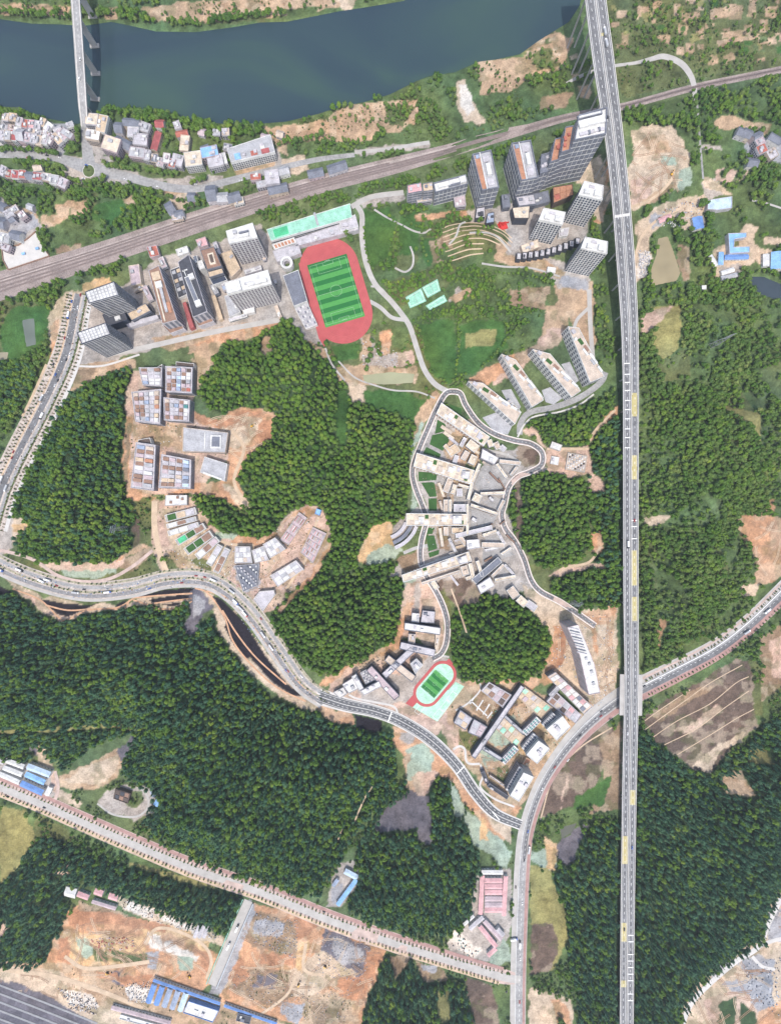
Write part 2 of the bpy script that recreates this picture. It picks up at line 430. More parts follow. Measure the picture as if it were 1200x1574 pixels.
paints("""
t 700,655 740,690 735,720 700,700
o 720,640 735,655 725,668 712,660
t 690,740 735,735 740,800 690,800
o 740,690 790,700 800,730 770,745 745,720
t 690,810 740,815 745,850 690,850
o 650,870 720,870 745,905 700,905
t 770,720 790,735 775,760
t 740,770 770,790 770,830 745,820
""")
# lower left road verges, netted slopes
paints("""
p -20,785 30,795 60,805 40,815 10,850 -20,850
q 20,805 60,803 40,815 22,818
k -10,770 18,790 20,840 -10,860
m 10,860 60,870 100,890 60,895 20,880
n 95,877 140,872 178,872 178,882 140,888 100,886
o 60,868 90,862 170,866 200,845 215,838 180,875 90,878
c 172,868 228,842 222,836 205,842
p 0,880 60,915 140,930 200,925 260,905 310,905 350,930 400,990 450,1050 500,1085 480,1095 430,1070 390,1040 340,975 320,925 290,920 270,935 250,938 225,925 190,935 150,940 95,957 70,935 30,912
o 20,905 60,925 95,945 130,935 95,957 65,940
!d 63,920 100,928 140,930 155,925 130,938 105,948 90,945 70,930
!d -20,898 0,900 22,912 0,915 -20,920
!d 205,918 250,907 298,903 296,912 255,915 225,918
!d 228,922 260,916 294,913 293,920 260,926 238,928
!d 245,930 270,926 282,925 270,932
!d 325,915 340,920 375,955 410,1010 440,1050 468,1070 450,1070 420,1050 390,1018 360,978 340,940
!d 346,946 358,975 385,1010 378,1012 355,985 346,965
!d 176,930 195,922 192,930 180,936
s 165,925 190,918 180,930
v 292,905 310,905 328,935 312,945 300,975 283,972 293,945
r 298,912 318,925 310,945 298,950
!d 545,1098 587,1108 586,1122 575,1126 548,1118
c 490,1080 545,1100 545,1112 510,1110 488,1092
c 600,1115 620,1120 660,1145 700,1180 745,1240 775,1290 760,1300 735,1260 715,1235 690,1195 650,1185 640,1215 625,1210 620,1160 608,1150
k 615,1125 640,1128 632,1142 615,1138
n 625,1150 650,1142 668,1160 660,1185 640,1200 625,1200
o 630,1195 665,1180 672,1190 655,1215 640,1218
e 622,1160 634,1155 632,1170 622,1172
v 600,1235 630,1212 658,1218 662,1278 645,1275 640,1255 610,1265 585,1275 575,1270
n 712,1245 730,1255 770,1290 785,1310 780,1335 765,1330 752,1310 735,1305 722,1285 716,1265
q 735,1245 750,1270 752,1290 738,1290
n 688,1195 700,1215 715,1240 710,1258 698,1252 692,1225
p 735,1225 785,1270 785,1300 750,1262
""")
# south campus
paints("""
k 674,630 700,640 702,700 692,770 692,860 652,862 662,800 642,745 637,705 656,662
k 640,780 690,775 760,690 800,690 840,720 790,740 775,780 800,850 820,900 780,920 740,905 700,900 650,900 600,880 620,860 660,830 655,800 600,840 590,830 620,795
t 690,660 720,672 735,690 710,720 680,700
o 690,690 715,700 700,720 685,712
e 660,742 690,745 685,790 672,785 668,760
e 672,810 688,808 690,850 675,845
b 680,895 710,885 740,905 735,925 700,935 685,915
e 610,860 640,845 650,880 625,890
b 800,685 830,690 832,715 805,718 795,705
q 575,810 600,800 605,840 560,870 548,860 555,840
n 600,835 620,845 605,860 560,870 570,850
n 618,890 640,890 632,930 625,935
o 622,900 660,890 680,930 685,990 665,1005 640,980 612,980 615,940
b 662,895 680,890 690,930 685,940
m 680,905 695,940 700,990 690,1010 690,950 675,910
k 638,900 648,895 640,960 632,960
c 625,920 634,925 615,990 600,1010 580,1030 530,1040 490,1060 500,1040 560,1015 605,985 612,960
o 530,1030 590,1010 620,990 640,1000 680,1010 695,1030 720,1060 712,1100 670,1130 620,1105 560,1085 500,1080 510,1050
k 545,1055 590,1040 640,1030 660,1005 690,1015 640,1075 600,1085 560,1080
b 790,740 800,733 800,835 815,870 850,890 830,905 812,880 795,830
m 810,868 850,872 850,890 845,910 820,900
o 845,885 875,868 912,868 920,862 925,872 880,878 855,888
p 800,895 840,915 880,935 915,935 950,935 948,1060 930,1080 915,1090 905,1100 840,1040 845,1000 842,970 815,940
c 850,960 870,965 862,1020 840,1040 830,1030 845,1000
c 890,940 950,930 940,990 915,1010 905,960
p 915,960 935,960 930,1070 922,1060
c 800,1045 840,1035 860,1030 850,1045 810,1062 770,1055 740,1050 722,1060 715,1045
t 680,1060 720,1050 800,1050 900,1100 830,1200 790,1250 760,1230 700,1160 690,1120
o 676,1110 720,1120 730,1150 700,1160 685,1140
e 715,1068 740,1060 780,1090 755,1115 720,1090
m 705,1120 735,1130 730,1155 705,1150
b 756,1055 790,1070 795,1085 775,1095
n 755,1115 790,1100 800,1130 770,1150 750,1140
p 795,1058 830,1070 850,1100 825,1110 805,1080
q 800,1120 850,1105 840,1130 800,1160 785,1150
n 735,1155 760,1150 770,1175 745,1180
t 745,1170 800,1170 795,1190 770,1210 750,1195
m 760,1180 785,1178 782,1200 765,1200
c 750,1225 800,1240 790,1262 770,1250
t 820,1130 870,1090 890,1100 840,1150 815,1190 808,1180
c 900,690 925,640 950,620 950,635 925,655 912,670 902,700
o 835,690 905,685 908,725 880,735 838,725
o 905,720 920,735 925,755 905,760
c 906,820 924,815 922,850 908,848
o 800,660 815,655 840,690 830,685
""")
# right hand side fields, lower right yard
paints("""
b 985,1105 1020,1075 1080,1045 1130,1010 1165,1020 1160,1090 1165,1120 1130,1140 1090,1190 1060,1180 1010,1140
o 1030,1120 1060,1115 1100,1080 1110,1090 1060,1130
e 1000,1100 1060,1060 1100,1050 1060,1080 1010,1110
p 1060,1175 1120,1135 1145,1125 1140,1140 1110,1150 1090,1190
e 1165,980 1200,960 1210,1050 1170,1080
o 1180,985 1210,975 1210,1040 1185,1040
m 1150,1010 1170,1020 1170,1100 1160,1100
t 1105,1195 1130,1180 1140,1210 1110,1215
y 1140,1155 1175,1150 1170,1165 1145,1168
b 830,1200 880,1140 930,1110 945,1120 935,1170 900,1230 850,1250 830,1260
e 920,1140 955,1110 955,1245 905,1250 930,1200
h 885,1225 925,1200 940,1190 930,1235 880,1245
o 860,1250 870,1190 875,1200
n 815,1310 850,1300 855,1330 840,1340 815,1325
q 835,1285 858,1300 850,1335 838,1338
v 855,1300 900,1262 905,1270 870,1330 858,1320
y 815,1330 845,1340 868,1400 875,1440 850,1490 815,1495
b 815,1420 850,1420 860,1450 845,1490 815,1500
p 812,1520 850,1525 880,1540 882,1600 812,1600
c 845,1535 870,1540 880,1580 870,1600 855,1570
p 1200,1355 1178,1400 1168,1440 1120,1470 1080,1500 1050,1540 1040,1610 1230,1610 1230,1350
r 1176,1400 1210,1395 1210,1450 1180,1445
r 1130,1478 1165,1465 1190,1480 1185,1500 1150,1500
r 1110,1510 1185,1500 1190,1540 1165,1560 1140,1530
o 1080,1540 1120,1520 1150,1530 1165,1560 1140,1580 1090,1600
c 1165,1555 1210,1530 1210,1600 1150,1600
f 1108,1540 1130,1530 1130,1600 1100,1600
f 1138,1540 1160,1560 1160,1600 1135,1600
r 1085,1495 1130,1470 1125,1480 1095,1505
""")
# bottom left sites
paints("""
p 55,1145 65,1140 85,1190 75,1195 60,1180
o 60,1180 80,1180 92,1205 90,1225 82,1230
t 92,1195 130,1180 160,1160 185,1150 205,1130 200,1150 188,1180 165,1208 140,1215 95,1212
p 100,1200 150,1170 180,1160 185,1180 150,1210
v 180,1155 207,1122 206,1135 190,1175
v 48,1145 62,1140 55,1165
p 90,1215 130,1235 125,1242 90,1232
k 165,1215 205,1205 235,1215 235,1250 210,1260 160,1245 150,1235
g 185,1215 215,1215 222,1235 200,1245
k -20,1160 80,1185 82,1220 65,1235 -20,1205
k 520,1330 545,1325 552,1355 525,1395 500,1395 505,1375
r 510,1365 530,1355 525,1385 508,1390
k 735,1335 785,1335 785,1440 755,1480 690,1465 685,1450 720,1415
w 685,1448 705,1430 738,1460 730,1475
n 752,1470 778,1440 785,1475 755,1488
p 185,1375 250,1400 320,1430 350,1445 345,1455 300,1445 220,1410 180,1390
w 195,1382 240,1400 232,1412 195,1395
w 245,1402 310,1430 300,1440 250,1415
c 115,1395 170,1400 230,1420 300,1440 335,1470 325,1510 300,1530 230,1520 160,1500 100,1500 70,1485 85,1445
t 70,1480 120,1480 230,1500 320,1530 440,1570 430,1610 -40,1610 -40,1480
p 0,1485 80,1490 180,1530 240,1560 200,1600 100,1560 0,1520
e 120,1385 200,1405 190,1415 120,1410
q 95,1430 150,1435 220,1440 230,1470 200,1480 130,1490 100,1470
q 215,1425 260,1420 320,1450 330,1490 315,1500 310,1460 260,1435 225,1450
n 118,1440 135,1440 145,1465 130,1475 118,1460
m 140,1455 170,1460 165,1480 145,1478
m 175,1460 230,1465 225,1480 175,1478
r 225,1462 245,1460 240,1490 225,1490
w 225,1433 270,1448 310,1470 305,1480 260,1465 225,1450
n 272,1470 300,1475 295,1492 275,1490
v 165,1495 185,1490 195,1512 175,1510
t 100,1520 200,1530 220,1550 120,1550
w 90,1520 140,1530 150,1550 110,1545
w 195,1515 230,1510 235,1540 200,1540
c 385,1390 460,1400 490,1415 520,1425 590,1455 582,1490 560,1540 550,1600 340,1540 330,1520 350,1490 365,1440
e 392,1402 460,1415 455,1470 400,1460 372,1440
r 395,1410 440,1415 430,1440 390,1435
v 500,1425 570,1455 565,1500 530,1510 490,1470
r 510,1440 550,1450 560,1475 520,1480
p 440,1490 500,1460 530,1480 550,1500 480,1530 450,1530
e 365,1490 440,1490 450,1530 420,1550 350,1520
v 395,1495 430,1500 420,1520 390,1515
r 430,1540 470,1545 460,1575 430,1560
q 455,1450 475,1445 465,1495 455,1490
t 470,1530 560,1520 545,1610 460,1600
e 480,1540 530,1535 530,1570 480,1580
c 570,1455 592,1455 580,1500 560,1545 548,1600 555,1540 570,1490
e 600,1470 630,1465 620,1490 605,1495
e 635,1475 680,1490 690,1510 650,1505
r 645,1480 675,1488 665,1496 648,1490
y 670,1520 690,1515 690,1545 675,1555
b 715,1500 755,1512 765,1550 765,1600 730,1600
o 0,1430 25,1400 28,1405 5,1450
o 95,1335 110,1320 105,1345
y 200,1330 300,1360 330,1365 330,1358 200,1325
v -40,1500 20,1510 90,1540 150,1575 150,1620 -40,1620
z 100,1398 190,1406 262,1424 256,1436 150,1416 108,1424
z 92,1440 108,1438 106,1482 88,1476
z 300,1450 325,1470 322,1500 308,1500 312,1470
z 150,1492 230,1500 300,1520 290,1528 200,1512 150,1502
z 448,1398 492,1414 484,1432 456,1444
z 562,1460 588,1464 562,1534 550,1534
z 395,1468 450,1462 455,1480 400,1484
z 348,1490 372,1470 384,1500 360,1520
z 520,1502 556,1500 550,1540 520,1530
z 300,632 340,648 372,630 400,632 398,640 372,642 345,660 305,645
z 400,650 420,645 418,668 396,690
z 862,965 872,966 866,1020 852,1030
r 385,1380 395,1400 340,1530 320,1530 375,1390
""")

# ground sheet
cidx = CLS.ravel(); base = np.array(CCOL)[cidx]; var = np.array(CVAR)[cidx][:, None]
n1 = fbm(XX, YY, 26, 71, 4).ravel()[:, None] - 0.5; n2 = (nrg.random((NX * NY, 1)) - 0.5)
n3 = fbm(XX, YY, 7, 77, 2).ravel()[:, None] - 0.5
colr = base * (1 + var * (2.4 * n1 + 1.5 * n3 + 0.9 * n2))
tint = fbm(XX, YY, 60, 91, 3).ravel()[:, None] - 0.5
colr *= 1 + tint * np.array([[0.5, 0.15, -0.2]]) * np.where(np.isin(cidx, [0, 1, 15, 18])[:, None], 1.3, 0.6)
gre = np.isin(cidx, [CLASSES['c'], CLASSES['t'], CLASSES['o'], CLASSES['p'], CLASSES['q'], CLASSES['e'], CLASSES['b']])
weed = (fbm(XX, YY, 18, 131, 3).ravel() > 0.60) & gre
colr[weed] = colr[weed] * 0.62 + np.array([0.075, 0.095, 0.035]) * 0.38
pale = (fbm(XX, YY, 22, 171, 3).ravel() > 0.58) & gre
colr[pale] = colr[pale] * 0.7 + np.array([0.55, 0.45, 0.34]) * 0.3
# soften class borders a little
c3 = colr.reshape(NY, NX, 3); c3[1:-1, 1:-1] = 0.8 * c3[1:-1, 1:-1] + 0.05 * (c3[:-2, 1:-1] + c3[2:, 1:-1] + c3[1:-1, :-2] + c3[1:-1, 2:])
colr = np.clip(c3.reshape(-1, 3), 0.004, 0.85)
gm = bpy.data.materials.new('ground'); gm.use_nodes = True; N = gm.node_tree.nodes; L = gm.node_tree.links; b = N['Principled BSDF']
b.inputs['Roughness'].default_value = 0.95; b.inputs['Specular IOR Level'].default_value = 0.1
at = N.new('ShaderNodeAttribute'); at.attribute_name = 'soil'; g = N.new('ShaderNodeNewGeometry')
na = N.new('ShaderNodeTexNoise'); na.inputs['Scale'].default_value = 0.42; na.inputs['Detail'].default_value = 5; na.inputs['Roughness'].default_value = 0.7
nb = N.new('ShaderNodeTexNoise'); nb.inputs['Scale'].default_value = 0.09; nb.inputs['Detail'].default_value = 6; nb.inputs['Roughness'].default_value = 0.65
L.new(g.outputs['Position'], na.inputs['Vector']); L.new(g.outputs['Position'], nb.inputs['Vector'])
ad = N.new('ShaderNodeMath'); ad.operation = 'ADD'; L.new(na.outputs['Fac'], ad.inputs[0]); L.new(nb.outputs['Fac'], ad.inputs[1])
mr = N.new('ShaderNodeMapRange'); mr.inputs['From Min'].default_value = 0.6; mr.inputs['From Max'].default_value = 1.4; mr.inputs['To Min'].default_value = 0.42; mr.inputs['To Max'].default_value = 1.55
L.new(ad.outputs[0], mr.inputs['Value']); vm = N.new('ShaderNodeVectorMath'); vm.operation = 'SCALE'
L.new(at.outputs['Color'], vm.inputs[0]); L.new(mr.outputs[0], vm.inputs['Scale']); L.new(vm.outputs[0], b.inputs['Base Color'])
bp = N.new('ShaderNodeBump'); bp.inputs['Strength'].default_value = 0.6; bp.inputs['Distance'].default_value = 1.2; L.new(ad.outputs[0], bp.inputs['Height']); L.new(bp.outputs[0], b.inputs['Normal'])
me = bpy.data.meshes.new('ground')
co = np.stack([XX.ravel(), YY.ravel(), ZZ.ravel()], 1)
far = 9000.0; ringv = np.array([(-far, -far, 0), (far, -far, 0), (far, far, 0), (-far, far, 0)], float)
co = np.vstack([co, ringv]); nv = NX * NY
ii, jj = np.meshgrid(np.arange(NX - 1), np.arange(NY - 1)); a0 = (jj * NX + ii).ravel()
fc = np.stack([a0, a0 + 1, a0 + NX + 1, a0 + NX], 1)
c00, c10, c11, c01 = 0, NX - 1, NX * NY - 1, NX * (NY - 1)
fc = np.vstack([fc, [[nv, nv + 1, c10, c00], [nv + 1, nv + 2, c11, c10], [nv + 2, nv + 3, c01, c11], [nv + 3, nv, c00, c01]]]).astype(np.int32)
me.vertices.add(len(co)); me.vertices.foreach_set('co', co.ravel())
me.loops.add(fc.size); me.loops.foreach_set('vertex_index', fc.ravel())
me.polygons.add(len(fc)); me.polygons.foreach_set('loop_start', np.arange(0, fc.size, 4, dtype=np.int32)); me.polygons.foreach_set('loop_total', np.full(len(fc), 4, np.int32))
me.update(calc_edges=True); me.validate()
ca = me.attributes.new('soil', 'FLOAT_COLOR', 'POINT')
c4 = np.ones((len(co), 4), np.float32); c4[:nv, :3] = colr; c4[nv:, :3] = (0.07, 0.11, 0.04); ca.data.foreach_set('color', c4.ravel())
me.polygons.foreach_set('use_smooth', np.ones(len(fc), bool)); me.materials.append(gm)
go = bpy.data.objects.new('ground', me); COL.objects.link(go); tag(go, kind='structure')

# water
def water(name, px, z, col, rough, label=None):
    p = wpoly(px, 0); m = MATS.get(name + str(col)) or mat(name + str(col), col, rough, 0.14, 0.006, 0.2, fine=0.03)
    nt = m.node_tree
    if name == 'river' and 'silt' not in nt.nodes:     # greener, siltier streaks in the water body
        n = nt.nodes.new('ShaderNodeTexNoise'); n.name = 'silt'; n.inputs['Scale'].default_value = 0.0042; n.inputs['Detail'].default_value = 5; n.inputs['Distortion'].default_value = 1.2
        gg = nt.nodes.new('ShaderNodeNewGeometry'); mp = nt.nodes.new('ShaderNodeMapping'); mp.inputs['Scale'].default_value = (.55, 1.5, 1); nt.links.new(gg.outputs['Position'], mp.inputs['Vector']); nt.links.new(mp.outputs[0], n.inputs['Vector'])
        rp = nt.nodes.new('ShaderNodeValToRGB'); e = rp.color_ramp.elements; e[0].position = .36; e[0].color = (.026, .046, .064, 1); e[1].position = .66; e[1].color = (.042, .078, .066, 1); e.new(.52).color = (.032, .058, .068, 1)
        nt.links.new(n.outputs['Fac'], rp.inputs['Fac']); nt.links.new(rp.outputs[0], nt.nodes['Principled BSDF'].inputs['Base Color'])
    if 'wave' not in nt.nodes:
        n = nt.nodes.new('ShaderNodeTexNoise'); n.name = 'wave'; n.inputs['Scale'].default_value = 0.35; n.inputs['Detail'].default_value = 3
        gg = nt.nodes.new('ShaderNodeNewGeometry'); nt.links.new(gg.outputs['Position'], n.inputs['Vector'])
        bb = nt.nodes.new('ShaderNodeBump'); bb.inputs['Strength'].default_value = 0.12; nt.links.new(n.outputs['Fac'], bb.inputs['Height']); nt.links.new(bb.outputs[0], nt.nodes['Principled BSDF'].inputs['Normal'])
    o = mesh_obj(name, [(x, y, z) for x, y in p], [tuple(range(len(p)))], m); occupy(p, 3); tag(o, label, kind='structure'); return o
water('river', RIVER, -1.2, (0.024, 0.050, 0.066), 0.2)
for p, c in zip(PONDS, ((0.30, 0.25, 0.155), (0.045, 0.06, 0.075), (0.13, 0.15, 0.13), (0.28, 0.25, 0.18), (0.30, 0.30, 0.19), (0.09, 0.095, 0.075))):
    water('pond', p, -0.5, c, 0.25)

# ------------------------------------------------------------------ roads, railway, bridges
mat('asphalt', (0.15, 0.15, 0.158), 0.9, .26, .05, fine=.3); mat('asphalt_dark', (0.12, 0.122, 0.13), 0.9, .28, .06, fine=.3); mat('asphalt_pale', (0.29, 0.285, 0.285), 0.9, .24, .05, fine=.3)
mat('concrete', (0.40, 0.38, 0.36), 0.9, .14, .08); mat('concrete_pale', (0.52, 0.50, 0.48), 0.9, .12, .08); mat('red_paving', (0.35, 0.215, 0.195), 0.9, .2, .1)
mat('pink_paving', (0.46, 0.355, 0.315), 0.9, .25, .1); mat('sand', (0.50, 0.38, 0.27), 0.95, .2, .1); mat('white_paint', (0.78, 0.78, 0.76), 0.7, .08); mat('kerb', (0.60, 0.58, 0.55), 0.9, .1)
mat('ballast', (0.275, 0.225, 0.21), 0.95, .3, .05, fine=.5); mat('ballast_pale', (0.36, 0.305, 0.28), 0.95, .28, .05, fine=.5); mat('sleeper', (0.20, 0.155, 0.145), 0.9, .25, .3); mat('rail', (0.30, 0.26, 0.25), 0.5, .1, metal=.5)
mat('yard_mix', (.30, .28, .20), .95, .4, .2, fine=.6); mat('yard_bed', (.30, .30, .31), .95, .2, .1); mat('road_base', (.43, .375, .335), .95, .3, .12, fine=.5); mat('asphalt_worn', (.22, .215, .22), .95, .3, .15, fine=.5); mat('clay_path', (.50, .30, .19), .95, .25, .1); mat('verge', (0.085, 0.115, 0.04), 0.95, .35, .2); mat('steel', (0.42, 0.43, 0.45), 0.45, .1, metal=.6); mat('yellow_coat', (0.42, 0.36, 0.17), 0.9, .15, .1)

def strip(pts, wid, dz, off=0.0, zs=None, n=6, t0=0, t1=None):
    """ribbon of real width along a centre line; returns verts, faces, centre line (world)"""
    if not hasattr(wid, '__len__'): wid = [wid] * len(pts)
    if not hasattr(off, '__len__'): off = [off] * len(pts)
    zz = zs or [0.0] * len(pts)
    q = catmull([(*W(u, v, z), z, w, o) for (u, v), z, w, o in zip(pts, zz, wid, off)], n)
    V = []; C = []
    for i, c in enumerate(q):
        d = q[min(i + 1, len(q) - 1)][:2] - q[max(i - 1, 0)][:2]; d = d / (np.hypot(*d) + 1e-9); nr = np.array([d[1], -d[0]])
        ce = c[:2] + nr * c[4]; a = ce + nr * c[3] / 2; bb = ce - nr * c[3] / 2
        za = c[2] if zs else zat(*a); zb = c[2] if zs else zat(*bb)
        V += [(a[0], a[1], za + dz), (bb[0], bb[1], zb + dz)]; C.append((ce[0], ce[1], c[2], math.atan2(d[1], d[0])))
    F = [(2 * i, 2 * i + 2, 2 * i + 3, 2 * i + 1) for i in range(len(q) - 1)]
    return V, F, C
ROADN = [0]
def road(name, pts, wid, m, dz=0.12, off=0.0, label=None, occ=True, parent=None):
    ROADN[0] += 1; dz += (ROADN[0] % 40) * 0.0023
    pts = P(pts) if isinstance(pts, str) else pts
    V, F, C = strip(pts, wid, dz, off); o = mesh_obj(name, V, F, M(m), parent)
    if parent is None: tag(o, label, kind='structure')
    if occ:
        for i in range(0, len(V) - 2, 2): occupy([V[i][:2], V[i + 2][:2], V[i + 3][:2], V[i + 1][:2]], 1.5)
    return o
def dashes(parent, pts, off, dz, ln=3.0, gap=5.0, w=0.45, m='white_paint', zs=None, name='lane_line'):
    pts = P(pts) if isinstance(pts, str) else pts
    V, F, C = strip(pts, 1.0, 0, off, zs, 12); mb = MB(); acc = 0.0
    for (x0, y0, z0, a), (x1, y1, z1, _) in zip(C[:-1], C[1:]):
        L = math.hypot(x1 - x0, y1 - y0); t = 0.0
        while t < L:
            if acc >= ln + gap or acc == 0.0:
                f = t / L; x, y = x0 + (x1 - x0) * f, y0 + (y1 - y0) * f; z = (z0 + (z1 - z0) * f if zs else zat(x, y)) + dz
                c, s = math.cos(a), math.sin(a)
                mb.quad(*[(x + c * p * ln - s * q * w / 2, y + s * p * ln + c * q * w / 2, z) for p, q in ((0, -1), (1, -1), (1, 1), (0, 1))]); acc = 0.001
            t += 0.5; acc += 0.5
    o = mb.build(name, M(m), parent); o['kind'] = 'stuff'; return o
def line(parent, pts, off, dz, w, m='white_paint', zs=None, name='edge_line'):
    pts = P(pts) if isinstance(pts, str) else pts
    V, F, C = strip(pts, w, dz, off, zs, 8); return mesh_obj(name, V, F, M(m), parent)
def wall_along(name, pts, off, w, h, m, parent=None, zs=None, z0=0.0):
    pts = P(pts) if isinstance(pts, str) else pts
    V, F, C = strip(pts, w, 0, off, zs, 8); v = []; f = []; n = len(V)
    for x, y, z in V: v.append((x, y, z + z0))
    for x, y, z in V: v.append((x, y, z + z0 + h))
    k = len(V) // 2
    for i in range(k - 1):
        a, b_, c, d = 2 * i, 2 * i + 1, 2 * i + 2, 2 * i + 3
        f += [(n + a, n + c, n + d, n + b_), (a, c, n + c, n + a), (b_, n + b_, n + d, d)]
    return mesh_obj(name, v, f, M(m), parent)

# railway
RAIL = P("-60,460 0,440 150,392 300,342 400,310 500,281 600,256 700,229 800,201 870,181 960,163 1060,136 1130,121 1260,95")
rw = [46, 44, 36, 34, 30, 28, 26, 20, 14, 12, 11, 11, 11, 11]
rb = road('railway_bed', RAIL, rw, 'ballast', 0.15)
road('service_track', P("-60,452 0,432 150,385 300,334 400,303 500,274 600,250 700,226"), [7, 7, 7, 7, 6, 5, 5, 4], 'ballast_pale', 0.3, occ=False)
for k, (o0, cut) in enumerate(((2, 14), (-4, 14), (8, 8), (-9, 7))):
    pts = RAIL[:cut]; off = [o0 * (w / 40.0 if cut == 14 else max(w / 44.0, .5)) for w in rw[:cut]]
    t = empty('railway_track', (0, 0, 0), ['railway track through the middle of the ballast bed above the campus', 'railway track next to the service road on the ballast bed',
        'southern siding on the ballast bed next to the slab blocks', 'northern siding on the ballast bed below the village gardens'][k], 'railway track')
    V, F, _ = strip(pts, 2.6, 0.42, off); mesh_obj('sleeper_bed', V, F, M('sleeper'), t)
    for s in (-0.75, 0.75): wall_along('rail', pts, [o + s for o in off], 0.22, 0.18, 'rail', t, z0=0.45)

# rail yard in the bottom left corner
for k in range(7):
    pts = P("-60,%d 0,%d 70,%d 150,%d" % (1492 + k * 13, 1514 + k * 13, 1541 + k * 13, 1573 + k * 13))
    t = empty('railway_track', (0, 0, 0), '%s railway track from the top in the corner rail yard' % ['first', 'second', 'third', 'fourth', 'fifth', 'sixth', 'seventh'][k], 'railway track')
    V, F, _ = strip(pts, 3.0, 0.30, 0); mesh_obj('sleeper_bed', V, F, M('yard_bed'), t)
    for s in (-0.75, 0.75): wall_along('rail', pts, s, 0.25, 0.2, 'steel', t, z0=0.32)
# village road and roundabout
road('village_road', "-40,236 40,238 90,243 137,258 200,273 260,288 305,290 345,280 395,267 440,256 490,245 545,238", [12, 12, 13, 20, 14, 13, 11, 11, 10, 9, 8, 7], 'asphalt_pale', 0.14)
road('bridge_approach', "131,190 133,215 138,260", [13, 15, 20], 'asphalt_pale', 0.17)
road('village_street', "-40,222 20,222 70,229 95,235", 5, 'concrete', 0.16)
rp = wpoly([(137 + 9.5 * math.cos(i * .26), 263 + 10 * math.sin(i * .26)) for i in range(24)])
rbt = empty('roundabout', (*W(137, 263), 0), 'round planted traffic island at the bridge approach', 'traffic island')
cx, cy = W(137, 263); q = [(x - cx, y - cy) for x, y in rp]; mb = MB(); mb.prism(q, 0.0, 0.35); mb.build('kerb', M('kerb'), rbt)
mb = MB(); mb.prism([(x * .92, y * .92) for x, y in q], 0.1, 0.5); mb.build('planting', M('verge'), rbt)
road('bank_path', "545,234 600,229 640,222 660,219", 6, 'concrete', 0.12); road('bank_path', "870,128 890,118 910,110 940,102 975,97 1000,91 1020,87 1045,97 1060,115 1066,134 1067,155", [4, 5, 5, 5, 5, 7, 9, 10, 9, 8, 6], 'concrete', 0.2)
road('garden_path', "1070,150 1073,190 1077,240 1080,275", 3, 'asphalt_pale'); road('yard_path', "1082,300 1050,318 1010,338 985,365 975,400", 4, 'sand')
road('yard_path', "1200,320 1175,312 1155,308", 3, 'concrete'); road('site_track', "968,318 990,312 1012,298 1028,280 1033,262", 4, 'sand')

# wide road along the western edge, with planted strips
WR = P("122,452 116,480 102,545 71,616 30,696 4,752 -14,810")
road('west_road', WR, [30, 34, 42, 43, 43, 42, 42], 'road_base', 0.12)
road('west_road_carriageway', WR, [9, 10, 10, 9, 9, 9, 9], 'asphalt', 0.24, off=[1] * 7, occ=False)
road('west_road_carriageway', WR, [4, 4, 5, 5, 5, 5, 5], 'asphalt_pale', 0.24, off=[-9] * 7, occ=False)
road('verge_strip', WR, 2.5, 'verge', 0.25, off=[-12.5] * 7, occ=False); road('verge_strip', WR, 2.5, 'sand', 0.25, off=[8.5] * 7, occ=False)
road('west_road_path', WR, 6, 'concrete_pale', 0.24, off=[-18, -20, -22, -24, -24, -24, -24])
road('west_road_path', "72,560 50,610 35,640", 4, 'sand', 0.26)
# lower left road, then the finished dark road
SR = P("-30,848 0,868 60,893 130,909 200,904 255,890 310,889 350,907 390,946 430,1002 465,1050 500,1076")
road('south_road', SR, [30, 30, 31, 31, 30, 28, 28, 28, 30, 28, 28, 24], 'road_base', 0.12)
road('south_road_carriageway', SR, 5.5, 'asphalt_worn', 0.24, off=[7] * 12, occ=False); road('south_road_carriageway', SR, 5, 'asphalt_pale', 0.24, off=[-6] * 12, occ=False)
road('verge_strip', SR, 3, 'yard_mix', 0.24, off=[1] * 12, occ=False); road('south_road_path', SR, 4, 'concrete', 0.26, off=[13.5] * 12, occ=False); road('verge_strip', SR, 3, 'yard_mix', 0.24, off=[-12] * 12, occ=False)
road('slope_path', "-20,842 20,850 55,862 90,885 130,894 170,889 205,870 235,846", 5, 'pink_paving', 0.2)
road('slope_path', "238,770 238,810 246,850 256,880", 9, 'sand', 0.2)
DR = P("490,1070 530,1083 575,1093 615,1108 660,1136 700,1175 730,1218 760,1250 800,1268")
dr = road('dark_road', DR, [26, 22, 20, 20, 20, 19, 19, 18, 16], 'concrete_pale', 0.14)
road('dark_road_carriageway', DR, [18, 17, 16, 16, 16, 15, 15, 14, 12], 'asphalt_dark', 0.26, occ=False)
for o in (-4, 4): dashes(dr, DR, o, 0.33)
line(dr, DR, 0, 0.33, 0.6); line(dr, DR, -7, .33, .4); line(dr, DR, 7, .33, .4)
for u, v, a in ((599, 1102, 20), (708, 1183, 45), (762, 1254, -40)):
    mb = MB(); x, y = W(u, v); mb.box(x, y, 1.6, 17, math.radians(-a), 0.27, 0.36); mb.build('crossing_line', M('white_paint'), dr)
